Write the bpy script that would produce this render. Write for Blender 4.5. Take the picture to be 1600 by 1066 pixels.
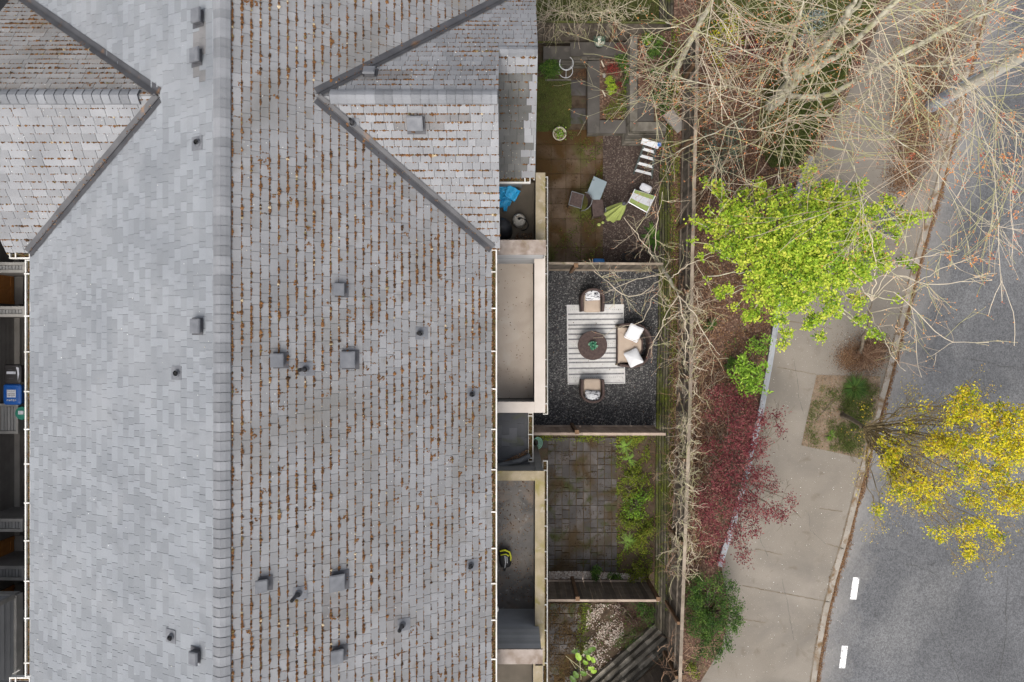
import bpy, math, random
import numpy as np
from mathutils import Vector

# ------------------------------------------------------------------ camera, world, sun, exposure
scene = bpy.context.scene
for o in list(bpy.data.objects): bpy.data.objects.remove(o)
COL = scene.collection
H = 20.0; F = 1067.0                      # camera height above the patio, focal length in photo pixels
cam_d = bpy.data.cameras.new('camera'); cam = bpy.data.objects.new('camera', cam_d); COL.objects.link(cam)
cam.location = (0, 0, H); cam.rotation_euler = (0, 0, 0)
cam_d.sensor_fit = 'HORIZONTAL'; cam_d.sensor_width = 36; cam_d.lens = 36 * F / 1600
cam_d.clip_start = .1; cam_d.clip_end = 800
scene.camera = cam
W = bpy.data.worlds.new('World'); scene.world = W; W.use_nodes = True
nt = W.node_tree; sky = nt.nodes.new('ShaderNodeTexSky'); sky.sky_type = 'NISHITA'; sky.sun_disc = False
EL = 60; AZ = 196
sky.sun_elevation = math.radians(EL); sky.sun_rotation = math.radians(AZ); sky.air_density = .8; sky.dust_density = 5.0; sky.ozone_density = .3
bg = nt.nodes['Background']; bg.inputs['Strength'].default_value = .15
hs = nt.nodes.new('ShaderNodeHueSaturation'); hs.inputs['Saturation'].default_value = .45      # thin overcast: a paler sky
nt.links.new(sky.outputs[0], hs.inputs['Color']); nt.links.new(hs.outputs[0], bg.inputs[0])
sd = bpy.data.lights.new('sun', 'SUN'); sd.energy = .6; sd.angle = math.radians(28); sd.color = (1, .955, .89)
sun = bpy.data.objects.new('sun', sd); COL.objects.link(sun)
dirv = Vector((-math.sin(math.radians(AZ)) * math.cos(math.radians(EL)), -math.cos(math.radians(AZ)) * math.cos(math.radians(EL)), -math.sin(math.radians(EL))))
sun.rotation_euler = dirv.to_track_quat('-Z', 'Y').to_euler(); sun.location = (-10, -12, 30)
scene.view_settings.view_transform = 'Standard'; scene.view_settings.look = 'None'
scene.view_settings.exposure = 1.0; scene.view_settings.gamma = 1
rnd = random.Random(7); R = np.random.RandomState(11)

def P(px, py, z=0.0):                      # photo pixel + height -> point of the place
    return np.array([(px - 800) * (H - z) / F, (533 - py) * (H - z) / F, z])
def nrm(v): v = np.asarray(v, float); return v / (np.linalg.norm(v) + 1e-12)

# ------------------------------------------------------------------ materials
def mat(name, cols, scale=4, detail=6, rough=.85, bump=.25, bscale=60, tone=0, grain=.0, gscale=120, stains=(), spec=.3,
        metal=0, transl=0, tramp=None, coords='Object', dist=0, vor=None, bdist=.01):
    m = bpy.data.materials.new(name); m.use_nodes = True; t = m.node_tree; N = t.nodes; L = t.links
    b = N['Principled BSDF']; out = N['Material Output']
    tc = N.new('ShaderNodeTexCoord'); co = tc.outputs[coords]
    def noise(s, d=6, ds=0, off=0):
        n = N.new('ShaderNodeTexNoise'); n.inputs['Scale'].default_value = s; n.inputs['Detail'].default_value = d
        n.inputs['Distortion'].default_value = ds
        if off:
            mp = N.new('ShaderNodeMapping'); mp.inputs['Location'].default_value = (off, off * .7, off * .3); L.new(co, mp.inputs[0]); L.new(mp.outputs[0], n.inputs['Vector'])
        else: L.new(co, n.inputs['Vector'])
        return n.outputs['Fac']
    def ramp(fac, stops):
        r = N.new('ShaderNodeValToRGB'); L.new(fac, r.inputs[0]); e = r.color_ramp.elements
        while len(e) < len(stops): e.new(.5)
        for i, (p, c) in enumerate(stops): e[i].position = p; e[i].color = (*c, 1)
        return r.outputs[0]
    if tramp is not None:                   # colour picked by the per-face tone of each leaf / stone / plank
        at = N.new('ShaderNodeAttribute'); at.attribute_name = 'tone'
        n = len(tramp); col = ramp(at.outputs['Fac'], [(i / (n - 1), c) for i, c in enumerate(tramp)])
    elif vor:
        v = N.new('ShaderNodeTexVoronoi'); v.inputs['Scale'].default_value = vor; L.new(co, v.inputs['Vector'])
        sp = N.new('ShaderNodeSeparateColor'); L.new(v.outputs['Color'], sp.inputs[0]); n = len(cols)
        col = ramp(sp.outputs[0], [(i / (n - 1), c) for i, c in enumerate(cols)])
    else:
        n = len(cols); col = ramp(noise(scale, detail, dist), [(.3 + .4 * i / max(1, n - 1), c) for i, c in enumerate(cols)])
    def mul(a, facsock, lo, hi):
        mr = N.new('ShaderNodeMapRange'); L.new(facsock, mr.inputs[0]); mr.inputs[3].default_value = lo; mr.inputs[4].default_value = hi
        vm = N.new('ShaderNodeVectorMath'); vm.operation = 'SCALE'; L.new(a, vm.inputs[0]); L.new(mr.outputs[0], vm.inputs['Scale']); return vm.outputs[0]
    if tone:
        at = N.new('ShaderNodeAttribute'); at.attribute_name = 'tone'; col = mul(col, at.outputs['Fac'], 1 - tone, 1 + tone)
    if grain: col = mul(col, noise(gscale, 2, 0, 3), 1 - grain, 1 + grain)
    for i, (sc, s, lo, hi) in enumerate(stains):
        mr = N.new('ShaderNodeMapRange'); L.new(noise(s, 6, .6, 11 + 5 * i), mr.inputs[0]); mr.inputs[1].default_value = lo; mr.inputs[2].default_value = hi
        mx = N.new('ShaderNodeMix'); mx.data_type = 'RGBA'; L.new(mr.outputs[0], mx.inputs[0]); L.new(col, mx.inputs[6]); mx.inputs[7].default_value = (*sc, 1); col = mx.outputs[2]
    L.new(col, b.inputs['Base Color'])
    b.inputs['Roughness'].default_value = rough; b.inputs['Specular IOR Level'].default_value = spec; b.inputs['Metallic'].default_value = metal
    if bump:
        bp = N.new('ShaderNodeBump'); bp.inputs['Strength'].default_value = bump; bp.inputs['Distance'].default_value = bdist
        L.new(noise(bscale, 4), bp.inputs['Height']); L.new(bp.outputs[0], b.inputs['Normal'])
    if transl:
        tr = N.new('ShaderNodeBsdfTranslucent'); L.new(col, tr.inputs[0]); ms = N.new('ShaderNodeMixShader'); ms.inputs[0].default_value = transl
        L.new(b.outputs[0], ms.inputs[1]); L.new(tr.outputs[0], ms.inputs[2]); L.new(ms.outputs[0], out.inputs[0])
    return m

M = {}
M['shin_l'] = mat('shingle_new', [(.170, .182, .195), (.205, .218, .230)], scale=.9, tone=.10, grain=.28, gscale=150, rough=.95, bump=.5, bscale=150, stains=[((.228, .238, .248), .8, .5, .85), ((.145, .153, .163), 1.7, .6, .85)])
M['shin_r'] = mat('shingle_old', [(.165, .168, .173), (.208, .211, .216)], scale=.8, tone=.11, grain=.32, gscale=160, rough=.95, bump=.5, bscale=150, stains=[((.125, .122, .115), .6, .5, .8), ((.15, .142, .13), 2.2, .58, .8)])
M['shin_g'] = mat('shingle_gable', [(.175, .179, .186), (.222, .226, .232)], scale=1.5, tone=.13, grain=.28, gscale=150, rough=.95, bump=.5, bscale=150)
M['shin_lg'] = mat('shingle_tan', [(.185, .18, .172), (.25, .245, .237)], scale=1.2, tone=.13, grain=.28, gscale=150, rough=.95, bump=.5, bscale=150, stains=[((.17, .13, .09), 1.2, .55, .85)])
M['patch'] = mat('shingle_patch', [(.13, .13, .13), (.17, .165, .165)], tone=.1, grain=.25, rough=.95, bump=.4, bscale=150)
M['shin_dk'] = mat('shingle_dark', [(.065, .065, .06), (.115, .115, .11)], scale=2, tone=.12, grain=.2, rough=.95, bump=.4, bscale=150)
M['cap'] = mat('ridge_shingle', [(.14, .146, .155), (.185, .191, .20)], scale=2, tone=.18, grain=.3, gscale=150, rough=.95, bump=.4, bscale=150)
M['under'] = mat('roof_underlay', [(.035, .035, .038), (.05, .05, .052)], rough=1)
M['moss'] = mat('roof_moss', None, tramp=[(.04, .022, .010), (.10, .046, .016), (.17, .078, .026), (.11, .09, .035), (.42, .34, .22)], rough=1, bump=0)
M['bits'] = mat('pale_debris', None, tramp=[(.3, .25, .18), (.6, .58, .5), (.75, .75, .72)], rough=1, bump=0)
M['valley'] = mat('valley_metal', [(.032, .032, .035), (.06, .06, .064)], scale=3, rough=.5, spec=.5, stains=[((.15, .08, .035), 3, .6, .75)], bump=.1)
M['vent'] = mat('vent_plastic', [(.10, .105, .115), (.15, .155, .165)], scale=6, rough=.6, grain=.1)
M['ventd'] = mat('vent_dark', [(.05, .05, .055), (.075, .075, .08)], scale=6, rough=.6)
M['black'] = mat('black_opening', [(.008, .008, .008), (.012, .012, .012)], rough=.9, bump=0)
M['white'] = mat('white_gutter_paint', [(.40, .385, .34), (.58, .57, .54)], scale=3, rough=.5, bump=.05)
M['gutin'] = mat('gutter_inside', [(.18, .17, .15), (.3, .28, .24)], scale=5, rough=.8)
M['debris'] = mat('gutter_debris', [(.03, .022, .012), (.10, .055, .02), (.05, .05, .012), (.16, .12, .07)], scale=14, detail=9, rough=1, bump=1, bscale=40, grain=.5)
M['siding'] = mat('grey_siding', [(.17, .17, .165), (.22, .218, .21)], scale=3, tone=.12, rough=.75, bump=.15)
M['siding_d'] = mat('brown_grey_siding', [(.14, .13, .12), (.18, .17, .157)], scale=3, tone=.2, rough=.8, bump=.15)
M['siding_p'] = mat('pale_siding', [(.24, .242, .243), (.30, .302, .303)], scale=2, tone=.15, rough=.7, bump=.1)
M['trim'] = mat('trim_board', [(.20, .195, .18), (.27, .26, .24)], scale=4, rough=.75, grain=.1)
M['conc'] = mat('sand_concrete', [(.37, .315, .26), (.46, .40, .34)], scale=1.3, rough=.85, grain=.12, gscale=80, bump=.1, stains=[((.27, .22, .175), .9, .46, .75), ((.47, .43, .38), 1.6, .6, .8), ((.16, .13, .10), 14, .69, .78)])
M['cap_p'] = mat('pale_parapet_cap', [(.40, .355, .31), (.47, .43, .385)], scale=2, rough=.85, grain=.12, bump=.1, stains=[((.30, .26, .22), 2, .6, .8)])
M['cap_m'] = mat('mossy_parapet_cap', [(.20, .165, .10), (.31, .26, .18)], scale=3, rough=.9, grain=.2, bump=.3, stains=[((.20, .17, .06), 2.2, .5, .7), ((.33, .30, .25), 7, .6, .75)])
M['cap_d'] = mat('stained_divider_cap', [(.20, .16, .13), (.32, .28, .25)], scale=4, rough=.9, grain=.2, bump=.3, stains=[((.13, .09, .06), 3, .52, .75), ((.2, .17, .06), 2.2, .6, .8)])
M['deckwet'] = mat('wet_deck', [(.06, .056, .053), (.12, .108, .095)], scale=2.3, rough=.55, spec=.5, grain=.25, bump=.2, stains=[((.17, .12, .08), 1.6, .5, .7), ((.035, .032, .03), 2.6, .55, .7), ((.2, .2, .19), 9, .64, .72)])
M['deckbrown'] = mat('brown_deck', [(.075, .062, .045), (.12, .10, .075)], scale=2.3, rough=.7, grain=.2, bump=.2, stains=[((.16, .12, .085), 3, .6, .85)])
M['slate'] = mat('dark_low_roof', [(.05, .052, .056), (.08, .083, .09)], scale=2, tone=.18, rough=.8, grain=.15, stains=[((.06, .065, .03), 2, .55, .75)])
M['soil'] = mat('soil', [(.035, .024, .016), (.07, .05, .033), (.055, .05, .028)], scale=5, detail=9, rough=1, bump=1, bscale=25, grain=.4)
M['mulch'] = mat('mulch', None, vor=28, tramp=None) if False else mat('mulch', [(.045, .024, .016), (.12, .068, .045), (.06, .03, .02), (.2, .13, .09), (.05, .032, .022), (.09, .05, .035)], vor=26, rough=1, bump=1, bscale=30, grain=.35, gscale=40, stains=[((.05, .055, .02), 1.2, .58, .8)])
M['gravel'] = mat('dark_gravel', [(.018, .018, .019), (.03, .03, .032), (.045, .045, .047), (.03, .029, .03), (.075, .075, .077), (.035, .035, .036), (.19, .185, .175), (.025, .025, .026)], vor=34, rough=.85, bump=1, bscale=40, bdist=.02)
M['gravel_b'] = mat('brown_gravel', [(.03, .021, .017), (.055, .038, .03), (.06, .042, .035), (.045, .03, .025), (.075, .055, .047), (.04, .028, .022), (.16, .13, .11), (.03, .022, .018)], vor=33, rough=.9, bump=1, bscale=40, bdist=.02)
M['gravel_w'] = mat('white_gravel', None, tramp=[(.10, .07, .05), (.28, .21, .17), (.46, .40, .34), (.62, .58, .52)], rough=.9, bump=0)
M['paver'] = mat('grey_paver', [(.05, .046, .044), (.08, .074, .07)], scale=3, tone=.28, rough=.9, grain=.2, bump=.3, stains=[((.045, .030, .014), 1.3, .46, .62), ((.15, .13, .11), 1.1, .62, .75), ((.035, .04, .012), 2.6, .54, .68)])
M['paver_b'] = mat('mossy_paver', [(.055, .036, .022), (.115, .082, .056)], scale=2, tone=.3, rough=.95, grain=.25, bump=.4, stains=[((.06, .032, .009), 1.0, .42, .58), ((.06, .065, .012), .8, .54, .68)])
M['joint'] = mat('mossy_joint', [(.025, .018, .01), (.06, .035, .012), (.05, .055, .012)], scale=5, rough=1, bump=.5)
M['grassg'] = mat('lawn_soil', [(.035, .032, .012), (.065, .07, .018), (.055, .042, .02)], scale=3, rough=1, bump=.6)
M['grass'] = mat('grass_blades', None, tramp=[(.03, .045, .01), (.065, .095, .018), (.11, .14, .03), (.19, .16, .06)], rough=.8, bump=0, transl=.2)
M['walk'] = mat('pavement_concrete', [(.155, .137, .112), (.212, .190, .160)], scale=.5, detail=9, tone=.05, rough=.95, grain=.35, gscale=60, bump=.3, stains=[((.125, .113, .096), .7, .44, .74), ((.30, .285, .255), 28, .68, .76), ((.12, .10, .075), 2.5, .6, .78), ((.10, .09, .078), 14, .68, .8)])
M['kerb'] = mat('kerb_concrete', [(.19, .17, .14), (.27, .245, .21)], scale=2, rough=.95, grain=.3, gscale=60, bump=.3, stains=[((.13, .085, .045), 4, .46, .66)])
M['gutterpan'] = mat('road_edge', [(.19, .184, .175), (.24, .232, .22)], scale=1.2, rough=.95, grain=.3, gscale=60, bump=.3, stains=[((.17, .165, .16), 1.5, .5, .8)])
M['wood'] = mat('weathered_wood', [(.075, .062, .046), (.15, .125, .10)], scale=3, tone=.35, rough=.95, grain=.25, bump=.4, dist=1.5)
M['wood_t'] = mat('pale_fence_wood', [(.24, .185, .145), (.33, .265, .21)], scale=4, tone=.25, rough=.95, grain=.2, bump=.3)
M['wood_r'] = mat('reddish_fence_boards', [(.30, .22, .165), (.42, .32, .25)], scale=4, tone=.3, rough=.95, grain=.2, bump=.3)
M['wood_d'] = mat('dark_fence_boards', [(.085, .067, .052), (.14, .115, .09)], scale=4, tone=.35, rough=.95, grain=.25, bump=.3)
M['rail_b'] = mat('brown_grey_rail', [(.15, .12, .09), (.27, .225, .175)], scale=3, tone=.3, rough=1, grain=.3, bump=.5, stains=[((.08, .075, .03), 2, .55, .75)])
M['post'] = mat('orange_cedar', [(.10, .06, .035), (.17, .10, .055)], scale=5, rough=.9, bump=.2)
M['timber'] = mat('mossy_timber', [(.045, .04, .028), (.12, .105, .08)], scale=5, tone=.35, rough=1, grain=.3, bump=.6, stains=[((.065, .075, .012), .9, .42, .62), ((.03, .025, .02), 4, .55, .7)])
M['timber_p'] = mat('planter_timber', [(.075, .068, .056), (.14, .128, .108)], scale=4, tone=.35, rough=1, grain=.3, bump=.5, stains=[((.05, .045, .03), 2.5, .5, .7)])
M['timber_g'] = mat('grey_timber', [(.095, .085, .068), (.19, .175, .145)], scale=4, tone=.4, rough=1, grain=.3, bump=.5, stains=[((.045, .04, .03), 2.5, .5, .7)])
M['timber_k'] = mat('dark_bench_timber', [(.055, .05, .045), (.09, .083, .074)], scale=2, tone=.2, rough=.95, grain=.2, bump=.3, stains=[((.13, .12, .10), 3, .6, .8)])
M['metalwall'] = mat('grey_wall_cap', [(.22, .23, .245), (.33, .345, .36)], scale=2, rough=.5, metal=.2, grain=.1, stains=[((.13, .13, .13), 3, .6, .8)])
M['wicker'] = mat('wicker', [(.045, .03, .027), (.085, .06, .053)], scale=14, rough=.8, grain=.5, gscale=90, bump=.8, bscale=70)
M['cushion'] = mat('tan_cushion', [(.32, .255, .20), (.38, .31, .245)], scale=4, rough=.95, grain=.08, gscale=150, bump=.15, bscale=120)
M['pillow'] = mat('white_pillow', [(.58, .59, .60), (.66, .67, .68)], scale=4, rough=.95, bump=.1)
M['green_cloth'] = mat('green_cloth', [(.17, .22, .07), (.23, .29, .10)], scale=4, rough=.9, bump=.1)
M['umb'] = mat('lime_canvas', [(.28, .33, .09), (.36, .42, .13)], scale=3, rough=.9, bump=.1)
M['bluegrey'] = mat('blue_grey_board', [(.17, .215, .235), (.21, .255, .275)], scale=3, rough=.7, grain=.06)
M['tarp'] = mat('blue_tarp', [(.02, .30, .60), (.05, .40, .70)], scale=4, rough=.45, tone=.15, bump=.3, bscale=12)
M['tank'] = mat('tank_white', [(.42, .40, .36), (.55, .53, .48)], scale=8, rough=.5, stains=[((.2, .11, .04), 6, .62, .7)])
M['rubber'] = mat('black_rubber', [(.012, .012, .013), (.025, .025, .027)], rough=.5, bump=.1)
M['bincol_k'] = mat('black_bin', [(.02, .018, .018), (.03, .028, .028)], rough=.45, bump=.05)
M['bincol_b'] = mat('blue_bin', [(.008, .06, .23), (.012, .08, .30)], rough=.4, bump=.05)
M['bincol_g'] = mat('green_bin', [(.015, .13, .09), (.02, .17, .12)], rough=.5, bump=.05)
M['label'] = mat('paper_label', [(.36, .37, .40), (.46, .47, .50)], scale=20, rough=.7, bump=0)
M['ink'] = mat('label_ink', [(.12, .10, .10), (.16, .14, .14)], rough=.8, bump=0)
M['doorwood'] = mat('orange_door_wood', [(.30, .115, .028), (.40, .17, .045)], scale=5, rough=.5, dist=2, bump=.1)
M['alley'] = mat('dark_tarmac', [(.06, .054, .048), (.09, .082, .073)], scale=2, rough=.95, grain=.25, bump=.3)
M['concd'] = mat('worn_concrete', [(.18, .165, .145), (.25, .235, .21)], scale=2, rough=.95, grain=.2, bump=.2)
M['bark'] = mat('pale_bark', [(.33, .31, .22), (.52, .49, .38), (.38, .37, .17)], scale=3, rough=.95, bump=.5, bscale=30, stains=[((.13, .105, .075), 5, .5, .68), ((.17, .15, .08), 1.2, .55, .75)])
M['twig'] = mat('pale_twigs', None, tramp=[(.17, .11, .085), (.30, .235, .17), (.47, .41, .31), (.29, .28, .13), (.40, .37, .26)], rough=.95, bump=0)
M['twig_b'] = mat('brown_twigs', None, tramp=[(.13, .07, .045), (.22, .13, .08), (.34, .23, .15)], rough=.95, bump=0)
M['bud'] = mat('red_buds', None, tramp=[(.30, .05, .03), (.42, .14, .07), (.55, .22, .05), (.6, .38, .2)], rough=.9, bump=0)
M['bark_d'] = mat('brown_bark', [(.09, .07, .05), (.17, .14, .10)], scale=6, rough=.95, bump=.5)
M['leaf_lime'] = mat('lime_leaves', None, tramp=[(.03, .065, .008), (.10, .20, .015), (.23, .36, .022), (.38, .50, .04), (.54, .56, .08)], rough=.7, bump=0, transl=.3)
M['leaf_yel'] = mat('yellow_leaves', None, tramp=[(.14, .20, .012), (.36, .40, .015), (.60, .52, .02), (.72, .60, .03), (.40, .25, .04)], rough=.7, bump=0, transl=.3)
M['leaf_red'] = mat('crimson_leaves', None, tramp=[(.06, .012, .016), (.13, .024, .030), (.19, .045, .05), (.24, .11, .09)], rough=.75, bump=0, transl=.2)
M['leaf_green'] = mat('green_leaves', None, tramp=[(.015, .04, .008), (.035, .085, .012), (.07, .14, .02), (.14, .22, .035)], rough=.7, bump=0, transl=.2)
M['leaf_rh'] = mat('glossy_leaves', None, tramp=[(.05, .10, .01), (.13, .25, .02), (.24, .40, .04), (.38, .55, .07)], rough=.45, bump=0, transl=.25)
M['leaf_dark'] = mat('dark_leaves', None, tramp=[(.008, .022, .008), (.02, .05, .015), (.035, .075, .022), (.07, .12, .04)], rough=.6, bump=0, transl=.1)
M['leaf_grey'] = mat('blue_green_leaves', None, tramp=[(.02, .04, .03), (.05, .085, .06), (.10, .15, .11), (.2, .25, .2)], rough=.8, bump=0, transl=.1)
M['leaf_moss'] = mat('yellow_green_leaves', None, tramp=[(.04, .06, .008), (.10, .14, .012), (.17, .21, .02), (.22, .20, .03)], rough=.8, bump=0, transl=.2)
M['leaf_hr'] = mat('red_leaves', None, tramp=[(.08, .012, .012), (.18, .03, .025), (.28, .06, .04)], rough=.8, bump=0, transl=.1)
M['litter'] = mat('dead_leaves', None, tramp=[(.05, .028, .016), (.11, .055, .028), (.18, .10, .05), (.28, .19, .11)], rough=1, bump=0)
M['paint'] = mat('road_paint', [(.55, .55, .53), (.72, .72, .70)], scale=12, rough=.8, grain=.1, bump=0, stains=[((.22, .22, .22), 16, .56, .64)])
M['pole'] = mat('pole_wood', [(.34, .32, .25), (.50, .48, .42)], scale=2, rough=.9, bump=.3, grain=.15)
M['zinc'] = mat('zinc_sheath', [(.28, .32, .38), (.45, .50, .56)], scale=6, rough=.4, metal=.3, bump=.2)
M['steel'] = mat('bright_aluminium', [(.55, .56, .57), (.68, .69, .70)], rough=.4, metal=.3, bump=.05)
M['railgreen'] = mat('green_grey_rail', [(.05, .065, .06), (.08, .095, .09)], rough=.6, bump=.05)
M['potw'] = mat('cream_pot', [(.45, .40, .31), (.58, .53, .43)], rough=.7, bump=.1)
M['glassy'] = mat('grey_green_pot', [(.12, .16, .12), (.2, .25, .2)], rough=.3, bump=.1)
M['hosegreen'] = mat('mint_hose', [(.18, .42, .30), (.24, .50, .38)], rough=.5, bump=0)
M['yellow'] = mat('yellow_plastic', [(.50, .52, .02), (.62, .62, .04)], rough=.5, bump=0)
M['blueplastic'] = mat('blue_plastic', [(.02, .13, .38), (.03, .18, .46)], rough=.4, bump=0)
M['duct'] = mat('grey_corrugated', [(.10, .105, .11), (.16, .165, .17)], rough=.6, bump=.1)
M['rugw'] = mat('rug_white', [(.46, .455, .44), (.56, .555, .54)], scale=10, rough=1, grain=.15, gscale=70, bump=.3, bscale=90)
M['rugs'] = mat('rug_stripe', [(.11, .11, .115), (.24, .24, .24)], scale=30, rough=1, grain=.3, gscale=70, bump=.3, bscale=90)

# asphalt: speckled aggregate
def asphalt():
    m = mat('asphalt', [(.070, .072, .075), (.104, .106, .110)], scale=.35, detail=7, rough=.95, grain=.18, gscale=9, bump=.6, bscale=60, stains=[((.16, .16, .158), .3, .5, .85), ((.065, .066, .07), .45, .52, .75), ((.05, .05, .052), 2.2, .68, .76)])
    t = m.node_tree; N = t.nodes; L = t.links; b = N['Principled BSDF']
    src = b.inputs['Base Color'].links[0].from_socket
    tc = N.new('ShaderNodeTexCoord'); v = N.new('ShaderNodeTexVoronoi'); v.inputs['Scale'].default_value = 34; L.new(tc.outputs['Object'], v.inputs['Vector'])
    sp = N.new('ShaderNodeSeparateColor'); L.new(v.outputs['Color'], sp.inputs[0])
    mr = N.new('ShaderNodeMapRange'); L.new(sp.outputs[1], mr.inputs[0]); mr.inputs[3].default_value = .7; mr.inputs[4].default_value = 1.32
    vm = N.new('ShaderNodeVectorMath'); vm.operation = 'SCALE'; L.new(src, vm.inputs[0]); L.new(mr.outputs[0], vm.inputs['Scale']); at = N.new('ShaderNodeAttribute'); at.attribute_name = 'tone'; mk = N.new('ShaderNodeMath'); mk.operation = 'MULTIPLY'; mk.inputs[1].default_value = .75; L.new(at.outputs['Fac'], mk.inputs[0])
    mx = N.new('ShaderNodeMix'); mx.data_type = 'RGBA'; L.new(mk.outputs[0], mx.inputs[0]); L.new(vm.outputs[0], mx.inputs[6]); mx.inputs[7].default_value = (.21, .20, .185, 1); L.new(mx.outputs[2], b.inputs['Base Color'])
    return m
M['asphalt'] = asphalt()
def pillow_print():
    m = mat('printed_pillow', [(.52, .53, .54), (.60, .60, .61)], rough=.95, bump=.1)
    t = m.node_tree; N = t.nodes; L = t.links; b = N['Principled BSDF']; src = b.inputs['Base Color'].links[0].from_socket
    tc = N.new('ShaderNodeTexCoord'); mp = N.new('ShaderNodeMapping'); mp.inputs['Scale'].default_value = (7, 26, 9); mp.inputs['Rotation'].default_value = (0, 0, .35); L.new(tc.outputs['Object'], mp.inputs[0])
    n = N.new('ShaderNodeTexNoise'); n.inputs['Scale'].default_value = 1.0; n.inputs['Detail'].default_value = 1; n.inputs['Distortion'].default_value = 1.2; L.new(mp.outputs[0], n.inputs['Vector'])
    mr = N.new('ShaderNodeMapRange'); L.new(n.outputs['Fac'], mr.inputs[0]); mr.inputs[1].default_value = .545; mr.inputs[2].default_value = .575
    mx = N.new('ShaderNodeMix'); mx.data_type = 'RGBA'; L.new(mr.outputs[0], mx.inputs[0]); L.new(src, mx.inputs[6]); mx.inputs[7].default_value = (.04, .04, .05, 1); L.new(mx.outputs[2], b.inputs['Base Color'])
    return m
M['pillow_p'] = pillow_print()

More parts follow.
